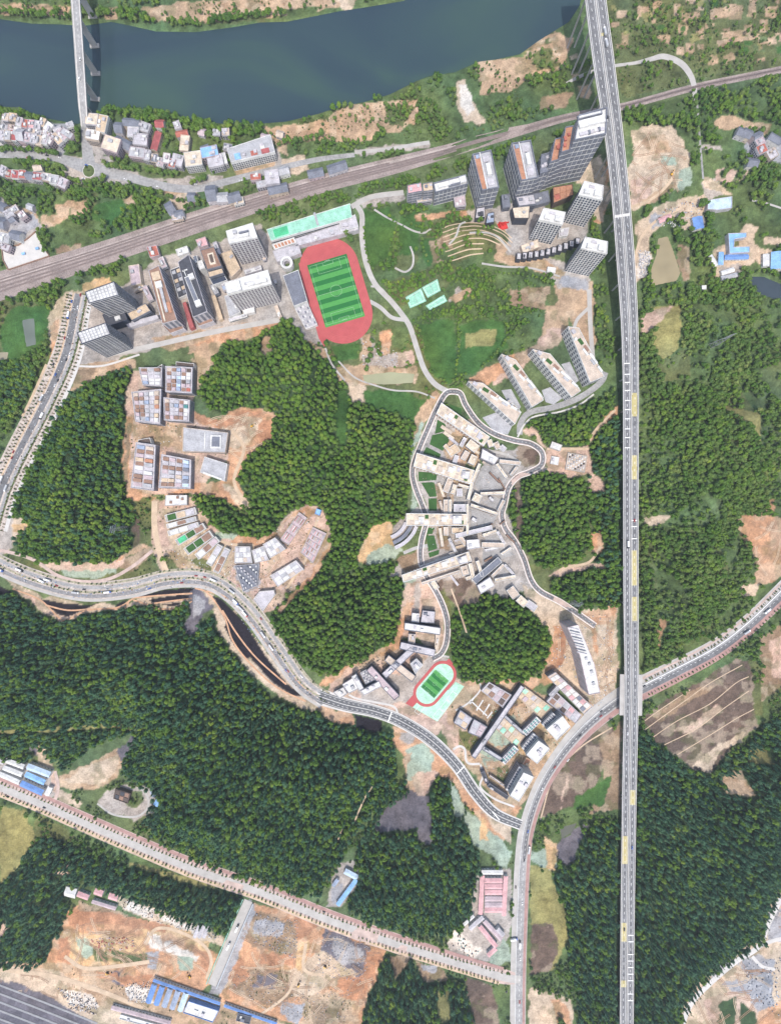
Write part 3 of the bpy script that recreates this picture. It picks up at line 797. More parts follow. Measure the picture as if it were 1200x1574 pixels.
# right hand road with red side path
ER = P("795,1640 796,1500 799,1400 803,1320 810,1270 830,1212 860,1163 900,1117 945,1080 985,1058 1040,1030 1100,998 1150,960 1200,912 1260,850")
er = road('east_road', ER, [24, 24, 24, 24, 24, 24, 26, 30, 34, 36, 34, 32, 30, 30, 30], 'concrete', 0.12)
road('east_road_carriageway', ER, [13, 13, 12, 10, 10, 10, 11, 12, 14, 16, 16, 15, 14, 14, 14], 'asphalt_pale', 0.24, off=[2, 2, 1, 0, 0, 0, 0, 0, 0, 2, 2, 2, 2, 2, 2], occ=False)
road('east_road_carriageway', ER[3:], [5, 5, 5, 5, 6, 7, 8, 8, 8, 7, 7, 7], 'asphalt', 0.30, off=[2, 2, 2, 2, 2, 2, 4, 4, 4, 4, 4, 4], occ=False)
road('red_path', ER, [4, 4, 5, 5, 5, 5, 6, 7, 8, 9, 9, 8, 7, 7, 7], 'red_paving', 0.26, off=[9, 9, 9, 9, 9, 9, 10, 11, 12, 13, 13, 12, 11, 11, 11], occ=False)
road('red_path', ER[9:], [4, 3, 3, 3, 3, 3], 'pink_paving', 0.26, off=[-13, -12, -12, -11, -11, -11], occ=False)
line(er, ER[9:], -3, .33, 0.9); dashes(er, ER[9:], 2, .38); dashes(er, ER[:9], 2, .38); line(er, ER[:10], -4, .33, .5)
# diagonal road in the lower left with planting rows
GR = P("-40,1192 0,1209 60,1233 130,1264 220,1303 300,1336 400,1370 500,1411 600,1447 700,1479 770,1500 800,1505")
gr = road('diagonal_road', GR, [30] * 9 + [28, 24, 14], 'pink_paving', 0.12)
road('diagonal_road_carriageway', GR, [11] * 10 + [12, 12], 'concrete', 0.24, off=[1] * 12, occ=False)
road('diagonal_road_verge', GR[:-1], 5, 'sand', 0.25, off=[11.5] * 11, occ=False); road('diagonal_road_path', GR[:-1], 5, 'red_paving', 0.24, off=[-11.5] * 11, occ=False)
# campus roads
for s, w, m in (("545,312 556,330 556,362 562,402 576,436 600,462 618,484 630,503 641,537 652,568 668,590 690,603", 8, 'concrete'),
    ("540,318 570,303 620,296", 8, 'concrete'), ("568,463 585,473 602,488 624,492", 6, 'concrete'), ("570,440 585,443 600,460", 3, 'concrete'),
    ("860,425 815,412 775,410 740,405", 3, 'concrete'), ("905,445 906,480 908,520 911,555 913,575", 7, 'concrete'), ("881,508 886,492 897,480 906,472", 5, 'concrete'),
    ("575,322 600,338 625,352 650,358 662,352", 3, 'concrete'), ("607,412 622,418 633,410 635,395 630,380", 3, 'concrete'), ("690,376 700,365 706,348 715,342", 3, 'concrete'), ("720,362 750,362 770,372 785,388", 3, 'concrete'),
    ("798,668 800,650 814,634 850,626 880,616 905,602 924,586 930,572", 9, 'asphalt_pale'), ("795,672 806,652 822,640 860,633 890,622 912,606", 2.5, 'concrete_pale'),
    ("520,555 545,580 575,592 605,600 640,602 668,612", 2.5, 'concrete'), ("500,535 510,560 530,585", 3, 'concrete'),
    ("640,1000 690,1010", 3, 'concrete'), ("693,905 706,940 715,970", 2.5, 'sand'), ("735,1045 738,1060 720,1080 700,1092", 2.5, 'concrete_pale'),
    ("696,1152 706,1147 714,1152 716,1168 722,1174 737,1174", 3.5, 'concrete_pale'), ("738,1175 742,1192 738,1210 760,1228 790,1240", 3, 'concrete_pale'),
    ("536,1068 550,1074 580,1080 605,1086 612,1098", 3, 'concrete_pale'), ("905,680 912,665 930,645 945,630", 4, 'sand'), ("922,840 905,864 870,872 858,878", 4, 'sand'),
    ("1040,1600 1060,1545 1090,1512 1130,1478 1165,1455 1180,1420 1200,1380", 8, 'concrete_pale'), ("1165,1455 1190,1445 1220,1440", 6, 'concrete_pale'), ("1155,1470 1170,1485 1190,1490", 5, 'concrete_pale'),
    ("100,1470 130,1488 180,1485 230,1478", 6, 'sand'), ("225,1450 240,1428 270,1430 310,1450 325,1475 318,1505", 5, 'sand'), ("470,1450 468,1490 500,1500", 5, 'sand'), ("400,1560 440,1530 455,1500", 4, 'sand'),
    ("0,1490 80,1500 160,1525 220,1550", 7, 'sand'), ("150,1235 175,1252 210,1255 228,1240 226,1222 215,1210", 3, 'concrete'), ("82,1240 90,1210 85,1185", 5, 'pink_paving'),
    ("258,765 300,775 312,815 350,835 390,838", 4, 'sand'), ("355,660 375,690 360,740 385,780", 5, 'sand'), ("440,905 470,860 480,820 490,795", 4, 'sand'),
    ("740,690 780,700 800,712", 4, 'concrete'), ("620,850 640,842 660,838", 5, 'concrete'), ("160,545 205,538 250,528 330,510 400,497 440,490", 8, 'concrete'), ("120,563 160,562 215,545", 3, 'concrete_pale'),
    ("840,690 870,690 905,690", 4, 'sand'), ("545,1262 560,1225 572,1205", 2.5, 'sand'), ("520,1290 530,1260", 2.5, 'sand')):
    road('path', s, w, m, 0.14)
CA = "704,602 686,604 672,626 655,664 640,700 634,722 637,746 650,780 655,800 648,830 646,856 652,880 668,906 680,930 687,956 686,985 678,1004 664,1013"
CB = "700,602 708,606 716,624 735,650 760,667 790,677 815,682 832,695 832,714 815,725 795,733 781,750 775,775 771,792 776,812 791,832 805,860 815,890 830,909 860,925 890,945 914,962"
for s in (CA, CB):
    o = road('ring_road', s, 9.5, 'pink_paving', 0.12); road('ring_road_carriageway', s, 5.5, 'asphalt', 0.24, occ=False)
    line(o, s, 4.2, .26, .7); line(o, s, -4.2, .26, .7); dashes(o, s, 0, .33, 2, 5, .3)
# street beside the excavation, concreted, with hoardings
SS = P("382,1384 366,1420 348,1462 326,1514")
ss = road('site_street', SS, 13, 'concrete', 0.2)
for nm, off, mm, lb in (('hoarding', 8.5, 'net_green', 'green site hoarding along the left of the white site street'), ('hoarding', -8.5, 'hoard_grey', 'grey site hoarding along the right of the white site street')):
    mat('net_green', (0.24, 0.45, 0.38), .8, .15); mat('hoard_grey', (0.42, 0.45, 0.48), .8, .15)
    tag(wall_along(nm, SS, off, 1.4, 2.4, mm), lb, 'hoarding')

# terrace paths on the garden hill, tracks on the brown field, berms along the netted slopes
for s in ("676,352 700,346 730,344 765,352 786,366", "678,358 705,352 735,350 768,359 787,373", "680,365 705,359 735,357 765,366 785,379", "681,372 708,366 738,364 765,372 780,384", "682,380 710,373 740,371 768,379", "684,387 712,380 742,378", "688,394 715,387 740,385", "694,401 720,394 742,391"): road('terrace_path', s, 1.6, 'sand', .14, occ=False)
for s in ("990,1122 1020,1100 1055,1075 1090,1050 1140,1022", "1000,1135 1040,1108 1090,1082 1130,1050 1150,1040", "1020,1145 1070,1120 1110,1090 1150,1062", "1040,1160 1090,1130 1130,1105 1158,1090", "990,1108 1015,1090 1060,1060"): road('field_track', s, 1.3, 'sand', .14, occ=False)
for s in ("20,905 62,922 92,950 105,952 135,938 180,934 205,920", "70,930 105,938 140,936", "300,904 320,912 345,948 358,985 385,1020 425,1056 470,1078", "342,938 365,975 395,1012 440,1052", "205,922 228,930 245,936 275,934 295,924", "205,919 250,915 296,912", "232,928 262,924 295,920", "165,935 190,936 200,922", "318,908 360,925 400,975 440,1030 480,1066"): road('berm_path', s, 2.4, 'clay_path', .16, occ=False)
for s in ("830,1260 850,1195 890,1150 940,1118",): road('field_track', s, 2, 'sand', .14, occ=False)

# viaduct on the right
VU = P("911,-50 915,0 928,100 942,200 953,300 961,400 967,500 969,600 969,700 969,900 970,1000 970,1060 967,1200 964,1400 962,1640")
VZ = [82, 80, 70, 58, 46, 36, 27, 20, 17, 15, 13, 12, 12, 13, 14]
VW = [29, 28, 29, 26, 25.5, 26, 24.5, 23, 22.5, 22, 21, 21, 21, 20.5, 20]
for i_ in range(4, len(VU) - 1):
    (a0_, a1_), (b0_, b1_) = W(*VU[i_], VZ[i_]), W(*VU[i_ + 1], VZ[i_ + 1]); occupy([(a0_ - 15, a1_), (a0_ + 15, a1_), (b0_ + 15, b1_), (b0_ - 15, b1_)])
via = empty('viaduct', (*W(969, 800), 0), 'long grey twin deck motorway viaduct crossing the right side from top to bottom', 'viaduct')
vx, vy = W(969, 800)
def rel(o, x, y): o.location = (-x, -y, 0); return o
for s in (-1, 1):
    off = [s * (w * .25) for w in VW]; wd = [w * .5 - 0.9 for w in VW]
    rel(wall_along('deck', VU, off, wd, 2.2, 'asphalt', via, VZ, -2.2), vx, vy)
    V, F, C = strip(VU, [w - 2.0 for w in wd], 0.06, off, VZ, 8); rel(mesh_obj('carriageway', V, F, M('asphalt'), via), vx, vy)
    for e in (-1, 1): rel(wall_along('barrier', VU, [o + e * (w / 2 + .25) for o, w in zip(off, wd)], 0.9, 1.3, 'concrete_pale', via, VZ, -1.0), vx, vy)
    rel(dashes(via, VU, off, 0.12, 4, 7, .5, zs=VZ), vx, vy)
    for e in (-1, 1): rel(line(via, VU, [o + e * (w / 2 - 1.9) for o, w in zip(off, wd)], 0.12, .4, zs=VZ), vx, vy)
Cc = strip(VU, VW, 0, 0, VZ, 24)[2]
def deck_at(v):
    best = min(Cc, key=lambda c: abs((787 - c[1] / (1 - c[2] / H)) - v)); return best
for v0, v1, s in ((605, 640, -1), (698, 735, -1), (850, 897, -1), (918, 955, -1), (1215, 1235, -1), (1285, 1332, 1), (1417, 1447, 1), (1508, 1522, 1), (50, 56, -1), (290, 292, 0), (330, 332, 0)):
    a = deck_at(v0); b_ = deck_at(v1); wv = 8.0 if s else 22; o = 5.2 * s; mb = MB()
    ca_, sa = math.cos(a[3]), math.sin(a[3]); cb_, sb = math.cos(b_[3]), math.sin(b_[3])
    mb.quad(*[(c[0] + sn * q - vx, c[1] - cs * q - vy, c[2] + .10) for c, cs, sn, q in ((a, ca_, sa, o - wv / 2), (b_, cb_, sb, o - wv / 2), (b_, cb_, sb, o + wv / 2), (a, ca_, sa, o + wv / 2))])
    mb.build('surfacing_patch', M('yellow_coat' if s else 'concrete_pale'), via)
for v in list(range(560, 700, 14)) + list(range(800, 840, 14)) + list(range(1440, 1540, 12)):
    c = deck_at(v); mb = MB(); s = 1 if v < 700 else -1; cs, sn = math.cos(c[3]), math.sin(c[3]); o = 5.2 * s
    x, y = c[0] + sn * o - vx, c[1] - cs * o - vy; mb.box(x, y, 1.2, 8.0, c[3], c[2] + .1, c[2] + .2); mb.build('rumble_line', M('white_paint'), via)
for v in range(-20, 1600, 50):
    c = deck_at(v); cs, sn = math.cos(c[3]), math.sin(c[3]); x, y = c[0] - vx, c[1] - vy; zb = c[2] - 2.2
    for s in (-1, 1):
        mb = MB(); mb.box(x + sn * s * 5.5, y - cs * s * 5.5, 1.5, 2.2, c[3], -1 + min(0, zat(c[0], c[1])), zb - 1.6); pr_ = mb.build('pier', M('concrete'), via)
    mb = MB(); mb.box(x, y, 2.4, 20, c[3], zb - 1.8, zb); mb.build('pier_cap', M('concrete_pale'), pr_)
    occupy([(c[0] + a * 12, c[1] + b_ * 3) for a, b_ in ((-1, -1), (1, -1), (1, 1), (-1, 1))])
# widened shoulders where the road passes beneath
mb = MB(); a = deck_at(1068)
mb = MB(); mb.box(a[0] - vx, a[1] - vy, 62, 34, a[3], a[2] - 2.6, a[2] - .9); mb.build('noise_barrier_slab', M('concrete'), via)

# river bridge on the left
BU = P("113,-70 116,-10 121,60 125,120 128,165 131,197"); BZ = [40, 40, 38, 32, 20, 4]
br = empty('river_bridge', (*W(124, 100), 0), 'pale concrete road bridge over the river in the upper left', 'bridge'); bx, by = W(124, 100)
rel(wall_along('deck', BU, 0, 12.5, 1.8, 'asphalt_pale', br, BZ, -1.8), bx, by)
V, F, C = strip(BU, 8.4, 0.06, 0, BZ, 8); rel(mesh_obj('carriageway', V, F, M('asphalt_pale'), br), bx, by)
for s in (-1, 1):
    rel(wall_along('footway', BU, s * 5.3, 1.8, .25, 'concrete_pale', br, BZ, 0), bx, by); rel(wall_along('parapet', BU, s * 6.3, .35, 1.2, 'concrete_pale', br, BZ, 0), bx, by)
rel(dashes(br, BU, 0, .12, 3, 5, .3, zs=BZ), bx, by)
Bc = strip(BU, 10, 0, 0, BZ, 30)[2]
for v in (-20, 28, 76, 122, 160):
    c = min(Bc, key=lambda c: abs((787 - c[1] / (1 - c[2] / H)) - v)); mb = MB(); mb.box(c[0] - bx, c[1] - by, 2.6, 9, c[3], -6, c[2] - 1.8); mb.build('pier', M('concrete'), br)
    mb = MB(); mb.box(c[0] - bx, c[1] - by, 6, 14, c[3], -6, .6); mb.build('pier_footing', M('concrete'), br)

# ------------------------------------------------------------------ buildings
for nm, c in dict(white=(.575, .57, .56), cream=(.56, .48, .385), beige=(.47, .39, .325), lilac=(.43, .41, .435), grey=(.36, .36, .38), slate=(.155, .165, .20), navy=(.045, .055, .085), dark=(.06, .062, .075), brown=(.25, .155, .115),
                  orange=(.40, .20, .125), terracotta=(.36, .12, .09), redroof=(.33, .095, .095), pink=(.56, .33, .34), blue=(.13, .24, .50), paleblue=(.42, .52, .64), skyblue=(.22, .40, .66), greenroof=(.27, .52, .40), greenpad=(.07, .40, .20),
                  tan=(.50, .39, .28), teal=(.08, .22, .22), lawn=(.035, .095, .022), glass=(.035, .045, .065), bluegrey=(.27, .32, .42), redpaint=(.48, .04, .035), dkbrown=(.10, .075, .065), palegreen=(.36, .60, .45), yellowpaint=(.5, .36, .06), mauve=(.42, .34, .36)).items():
    mat(nm, c, 0.4 if nm == 'glass' else 0.8, 0.2 if nm in ('white', 'glass') else 0.24, 0.12, fine=.7)
def inset(poly, d):
    n = len(poly); out = []
    for i in range(n):
        p0, p1, p2 = [np.array(poly[k % n]) for k in (i - 1, i, i + 1)]
        e0 = (p1 - p0) / (np.hypot(*(p1 - p0)) + 1e-9); e1 = (p2 - p1) / (np.hypot(*(p2 - p1)) + 1e-9)
        n0 = np.array([-e0[1], e0[0]]); n1 = np.array([-e1[1], e1[0]]); m = n0 + n1; k = max(0.5, 1 + n0 @ n1)
        q = p1 + m * d / k; out.append((float(q[0]), float(q[1])))
    return out
def facade(mb, poly, z0, h, style, fl, bay, proud=.18):
    n = len(poly); nf = max(1, int((h - z0 - .6) / fl))
    for i in range(n):
        a, b = np.array(poly[i]), np.array(poly[(i + 1) % n]); L = np.hypot(*(b - a))
        if L < 3.5: continue
        d = (b - a) / L; nr = np.array([d[1], -d[0]])
        def bx(s0, s1, za, zb):
            p, q = a + d * s0, a + d * s1; P_, Q_ = p + nr * proud, q + nr * proud
            k = len(mb.v); mb.v += [(*p, za), (*q, za), (*q, zb), (*p, zb), (*P_, za), (*Q_, za), (*Q_, zb), (*P_, zb)]
            mb.f += [(k + 4, k + 5, k + 6, k + 7), (k, k + 1, k + 5, k + 4), (k + 3, k + 7, k + 6, k + 2), (k, k + 4, k + 7, k + 3), (k + 1, k + 2, k + 6, k + 5)]
        if style == 'grid':
            nb = max(1, int(L / bay)); w = L / nb
            for f in range(nf):
                for j in range(nb): bx((j + .17) * w, (j + .83) * w, z0 + f * fl + .7, z0 + f * fl + fl * .82)
        elif style == 'sq':
            nb = max(1, int(L / bay)); w = L / nb
            for f in range(nf):
                for j in range(nb): bx((j + .22) * w, (j + .78) * w, z0 + f * fl + fl * .25, z0 + f * fl + fl * .72)
        elif style == 'band':
            for f in range(nf): bx(.7, L - .7, z0 + f * fl + .9, z0 + f * fl + fl * .72)
        elif style == 'ledge':
            for f in range(nf + 1): bx(.05, L - .05, z0 + f * fl, z0 + f * fl + .75)
            nb = max(1, int(L / (bay * 4)))
            for j in range(1, nb): bx(j * L / nb - .25, j * L / nb + .25, z0 + fl, h - .3)
        elif style == 'rib':
            nb = max(2, int(L / bay))
            for j in range(nb): bx((j + .25) * L / nb, (j + .75) * L / nb, z0 + 1, h - 1.2)
            
BLD = []; ROOF = {}; mat('plaza', (.30, .29, .285), .9, .25, .1, fine=.6); mat('dorm_glass', (.13, .11, .14), .5, .1)
def block(name, label, roof, h, wall='white', roofm='grey', win=None, wm='glass', fl=3.6, bay=3.6, nbox=2, cat='building', group=None, par=0.9, edge=.6, boxm=None, z0=0.0, seed=None, under=None):
    px = P(roof) if isinstance(roof, str) else roof
    poly = wpoly(px, h); cx = sum(p[0] for p in poly) / len(poly); cy = sum(p[1] for p in poly) / len(poly)
    occupy(poly, 1.5); q = [(x - cx, y - cy) for x, y in poly]
    t = empty(name, (cx, cy, 0), label, cat, group); R = random.Random(int(cx * 13 + cy * 7))
    inn = inset(q, edge); n = len(q); v = [(x, y, z0 - 1.0) for x, y in q] + [(x, y, h + par) for x, y in q] + [(x, y, h + par) for x, y in inn] + [(x, y, h) for x, y in inn]
    f = []
    for i in range(n):
        j = (i + 1) % n; f += [(i, j, n + j, n + i), (n + i, n + j, 2 * n + j, 2 * n + i), (2 * n + i, 2 * n + j, 3 * n + j, 3 * n + i)]
    wo = mesh_obj('wall', v, f, M(wall), t); ro = mesh_obj('roof', [(x, y, h + .01) for x, y in inn], [tuple(range(n))], M(roofm), t); ROOF[t.name] = ro
    if win:
        mb = MB(); facade(mb, q, z0 + .4, h, win, fl, bay)
        if mb.f: o = mb.build('ledges' if win == 'ledge' else 'windows', M(wm), wo); o['kind'] = 'stuff'
    if nbox and len(q) == 4:
        ex = np.array(q[1]) - np.array(q[0]); ey = np.array(q[3]) - np.array(q[0]); a = math.atan2(ex[1], ex[0]); lx, ly = np.hypot(*ex), np.hypot(*ey)
        for k in range(nbox):
            s, r = R.uniform(.18, .82), R.uniform(.25, .75); c = np.array(q[0]) + ex * s + ey * r
            mb = MB(); mb.box(c[0], c[1], min(lx * .3, R.uniform(2.5, 7)), min(ly * .4, R.uniform(2.5, 6)), a, h, h + R.uniform(1.2, 3.2)); mb.build('roof_box', M(boxm or R.choice(['white', 'lilac', 'grey', wall])), ro)
    t['_q'] = [c for p in q for c in p]; t['_h'] = h; BLD.append(t)
    return t
def quadpt(q, s, r):
    a, b, c, d = [np.array(p) for p in q]; return (a * (1 - s) + b * s) * (1 - r) + (d * (1 - s) + c * s) * r
def getq(t):
    l = list(t['_q']); return [(l[i], l[i + 1]) for i in range(0, len(l), 2)]
def panels(t, n, m, cols, gap=.12, th=.5, name='roof_panel', s0=.05, s1=.95, r0=.05, r1=.95, stuff=False, h=None, rise=.3):
    q = getq(t); h = t['_h'] if h is None else h; R = random.Random(len(cols) + n * 7 + int(q[0][0] * 10)); allb = {}
    for i in range(n):
        for j in range(m):
            c = cols[(i * m + j) % len(cols)] if not isinstance(cols, str) else cols
            if c == '-': continue
            a0, a1 = s0 + (s1 - s0) * (i + gap / 2) / n, s0 + (s1 - s0) * (i + 1 - gap / 2) / n; b0, b1 = r0 + (r1 - r0) * (j + gap / 2) / m, r0 + (r1 - r0) * (j + 1 - gap / 2) / m
            pts = [tuple(quadpt(q, *k)) for k in ((a0, b0), (a1, b0), (a1, b1), (a0, b1))]
            mb = allb.setdefault(c, MB()) if stuff else MB(); mb.prism(pts, h + .02, h + th + R.random() * rise)
            if not stuff: mb.build(name, M(c), ROOF[t.name])
    if stuff:
        for c, mb in allb.items(): o = mb.build(name + 's', M(c), ROOF[t.name]); o['kind'] = 'stuff'
def rbox(t, s, r, w, l, hh, m, name='roof_box', z=None):
    q = getq(t); c = quadpt(q, s, r); e = np.array(q[1]) - np.array(q[0]); z = t['_h'] if z is None else z
    mb = MB(); mb.box(c[0], c[1], w, l, math.atan2(e[1], e[0]), z, z + hh); mb.build(name, M(m), ROOF[t.name])

# western towers and slabs
t = block('tower_block', 'dark glass tower with white gridded roof beside the west road, upper of two', "131,449 176,432.7 183.3,453.8 137.5,466.6", 60, 'navy', 'grey', 'ledge', 'white', 3.9, 3, 0); panels(t, 8, 4, 'white', .3, stuff=True)
t = block('tower_block', 'dark glass tower with white gridded roof beside the west road, lower of two', "118.8,511.5 163.2,496 170.5,514 126.5,529", 57, 'navy', 'grey', 'ledge', 'white', 3.9, 3, 0); panels(t, 8, 4, 'white', .3, stuff=True)
block('podium', 'brown roofed low wing between the two western glass towers', "196,482 224,466 232,478 203,493", 14, 'slate', 'tan', 'band')
block('podium', 'dark low wing in front of the lower western glass tower', "158,484 190,473 197,492 166,502", 16, 'navy', 'dark', 'band', boxm='white', nbox=3)
block('link_building', 'long narrow grey walkway roof east of the western towers', "193,497 242,484 245,490 198,504", 7, 'lilac', 'lilac', nbox=0)
t = block('slab_block', 'long brown roofed slab block with pale east front', "229,416 244.7,408 273,492 250,498", 30, 'lilac', 'brown', 'rib', 'slate', 3.6, 6, 0); rbox(t, .55, .42, 4, 40, 2, 'grey'); rbox(t, .55, .68, 9, 9, 3, 'white'); rbox(t, .5, .85, 12, 12, 1.2, 'tan'); rbox(t, .25, .4, 2, 60, 1.5, 'cream'); rbox(t, .75, .25, 5, 16, 1, 'orange')
t = block('slab_block', 'long dark roofed slab block with white framed skylight', "274,403 290.6,391 319,479 297,488", 32, 'lilac', 'dark', 'rib', 'slate', 3.6, 6, 0); rbox(t, .6, .18, 9, 9, 3, 'white'); rbox(t, .45, .45, 7, 40, 1.4, 'white'); rbox(t, .45, .45, 5.4, 37, 1.9, 'slate', 'skylight'); rbox(t, .7, .64, 8, 8, 3, 'white'); rbox(t, .35, .8, 8, 1.2, 1.4, 'white'); rbox(t, .3, .76, 1.2, 9, 1.4, 'white')
block('low_building', 'red striped low building end behind the brown slab', "226,380 241,377 246,393 231,396", 8, 'mauve', 'terracotta', nbox=2)
block('low_building', 'pink roofed low building on sandy yard beside the railway', "198,409 214,406 218,436 202,440", 8, 'cream', 'mauve', nbox=1)
block('low_building', 'white roofed shed at the north end of the dark slab', "270,384 288,378 291,388 274,394", 8, 'white', 'white', nbox=1)
t = block('courtyard_frame', 'white open frame of small courts between the two long slabs', "262,415 277,409 290,452 275,459", 7, 'white', 'dark', nbox=0); panels(t, 2, 6, ['dark', 'grey', 'slate', 'tan'], .25)
block('annex', 'narrow dark red annex beside the long dark roofed slab', "281,466 286,464 299,503 292,506", 7, 'redroof', 'redroof', nbox=0)
block('entrance_hall', 'brown canopy hall at the south end of the brown slab', "250,500 274,494 284,505 262,513", 10, 'lilac', 'brown', nbox=0); block('entrance_hall', 'brown canopy hall at the south end of the dark slab', "298,490 320,482 329,494 306,502", 11, 'lilac', 'brown', nbox=0)
t = block('office_block', 'brown roofed office block with sunken cream rooftop court', "308,384.7 329,379 341,409 318.7,415", 28, 'slate', 'brown', 'band', nbox=0); rbox(t, .55, .45, 9, 17, 1.3, 'cream'); rbox(t, .55, .45, 5, 12, 1.6, 'dkbrown')
block('office_wing', 'yellowish flat roof wing below the brown office block', "318.7,415.5 341,409.6 344,420 322,427", 22, 'slate', 'tan', 'band', nbox=0)
block('office_wing', 'navy roofed front wing below the brown office block', "322,428 344,421 350,431 328,438.5", 14, 'white', 'navy', nbox=0)
block('office_wing', 'white rooftop hut on the left of the brown office block', "303,402 311,400 316,412 307,415", 18, 'white', 'white', nbox=0)
block('low_building', 'small pink roofed house at the north of the brown office block', "301,369 316,364 320,377 306,381", 9, 'mauve', 'pink', nbox=2)
t = block('tower_block', 'white roofed dormitory tower with gridded balconies below the railway', "347.4,355.5 388.7,342.7 396,365 352.5,375", 55, 'white', 'white', 'grid', 'dorm_glass', 4.4, 4.6, 0); rbox(t, .55, .3, 16, 4, 3, 'white'); rbox(t, .6, .55, 14, 2.5, 2, 'slate'); rbox(t, .3, .7, 5, 5, 3, 'grey')
t = block('tower_block', 'wide white roofed dormitory slab with gridded balconies beside the grandstand', "344.3,434.8 412,415 417.8,436 350,453.5", 56, 'white', 'white', 'grid', 'dorm_glass', 4.4, 4.6, 0); rbox(t, .18, .4, 20, 14, 3.5, 'white'); rbox(t, .7, .3, 28, 5, 3.5, 'white'); rbox(t, .5, .45, 10, 3, 1.5, 'grey')
block('low_building', 'tan flat roofed building between the two gridded dormitories', "338.5,390.5 356,384 370,413 356,427", 9, 'beige', 'tan', nbox=1)
block('low_building', 'grey roofed entrance block left of the wide dormitory', "345,455 358,452 370,480 353,488", 9, 'white', 'grey', nbox=1); block('low_building', 'orange flanked narrow building beside the dark slab', "325,455 331,453 343,490 337,493", 6, 'tan', 'tan', nbox=0)
block('low_building', 'white shed in front of the wide dormitory', "372,474 390,470 392,480 375,484", 6, 'white', 'white', nbox=0)
for i, (a, hh, w_, r_) in enumerate(((376, 419, 400, 411, 6), 8, 'white', 'lilac') if False else (((376, 419, 402, 411, 7), 8, 'lilac', 'white'), ((398, 372, 407, 400, 6), 6, 'lilac', 'beige'), ((296, 430, 304, 455, 7), 7, 'white', 'grey'), ((326, 437, 334, 452, 8), 8, 'slate', 'grey'), ((247, 396, 254, 412, 8), 7, 'white', 'mauve'), ((300, 394, 305, 410, 6), 9, 'white', 'white'), ((222, 440, 233, 462, 8), 6, 'lilac', 'mauve'), ((330, 372, 338, 392, 6), 8, 'lilac', 'lilac'), ((176, 520, 190, 515, 9), 10, 'navy', 'dark'), ((186, 470, 200, 466, 8), 13, 'navy', 'slate'), ((206, 447, 222, 441, 6), 5, 'beige', 'cream'), ((404, 440, 425, 432, 5), 6, 'white', 'lilac'), ((352, 492, 380, 484, 5), 5, 'white', 'lilac'), ((424, 470, 432, 490, 6), 5, 'beige', 'beige'), ((338, 425, 346, 446, 6), 8, 'lilac', 'bluegrey'))):
    block('annex', '%s small infill annex from the west among the slabs and dormitories left of the stadium' % 'first second third fourth fifth sixth seventh eighth ninth tenth eleventh twelfth thirteenth fourteenth fifteenth'.split()[sorted([176, 186, 206, 222, 247, 296, 300, 326, 330, 338, 352, 376, 398, 404, 424]).index(a[0])], bar(*a), hh, w_, r_, 'band', nbox=2)
# stadium buildings
t = block('sports_hall', 'long sports hall with pale green roof above the stadium', "409.7,353 538,313 541.5,334.5 416.7,371", 14, 'white', 'greenroof', 'band', nbox=0); panels(t, 1, 1, ['greenpad'], 0, .1, 'green_pad', .07, .25, .2, .85) if False else None
q = getq(t); mb = MB(); xs = sorted(range(4), key=lambda i: q[i][0]); 
mb = MB(); a, b_ = W(432, 356, 14); mb.box(a - t.location.x, b_ - t.location.y, 22, 12, math.radians(17), 14, 14.15); mb.build('sport_pad', M('greenpad'), t)
mb = MB(); a, b_ = W(486, 337, 14); mb.box(a - t.location.x, b_ - t.location.y, 3.5, 20, math.radians(17), 14, 15); mb.build('roof_duct', M('grey'), t)
block('sports_wing', 'white lower wing along the south of the green roofed hall', "449,369 546,337 551,353 455,379", 9, 'lilac', 'lilac', nbox=4); t = block('sports_wing', 'white terrace with orange coffered strip below the green hall', "418,376 452,365 456,373 422,384", 10, 'white', 'white', nbox=0); panels(t, 6, 1, 'orange', .3, .2) 
block('sports_wing', 'white plaza roof beside the ring ramp at the stadium', "419,386 459,375 463,389 426,403", 9, 'lilac', 'lilac', nbox=1)
block('sports_wing', 'white end block of the stadium sports hall by the curved road', "521,340 546,330 551,349 524,356", 11, 'white', 'lilac', nbox=2)
rg = empty('ring_ramp', (*W(441, 405, 8), 0), 'round white spiral ramp beside the grandstand', 'ramp')
for r0, r1, hh, mm in ((6.3, 9.5, 11, 'white'), (4.5, 6.0, 8, 'lilac')):
    v = []; f = []; n = 32
    for i in range(n):
        c, s = math.cos(i * 2 * math.pi / n), math.sin(i * 2 * math.pi / n); v += [(r1 * c, r1 * s, -1), (r1 * c, r1 * s, hh), (r0 * c, r0 * s, hh), (r0 * c, r0 * s, -1)]
    for i in range(n):
        j = (i + 1) % n
        for k in range(3): f.append((4 * i + k, 4 * j + k, 4 * j + k + 1, 4 * i + k + 1))
    mesh_obj('ring_wall', v, f, M(mm), rg)
t = block('grandstand', 'slate roofed grandstand on the left of the stadium', "435,424 458.6,415 472.6,463 451.6,471", 15, 'white', 'slate', nbox=0)
t = block('grandstand_terrace', 'white stepped seating at the south end of the grandstand', "452,472 472,464 488,499 470,506", 6, 'white', 'lilac', nbox=0); panels(t, 6, 7, ['slate', 'grey', 'white', 'lilac', 'grey'], .3, .8, 'seat_row', stuff=True)

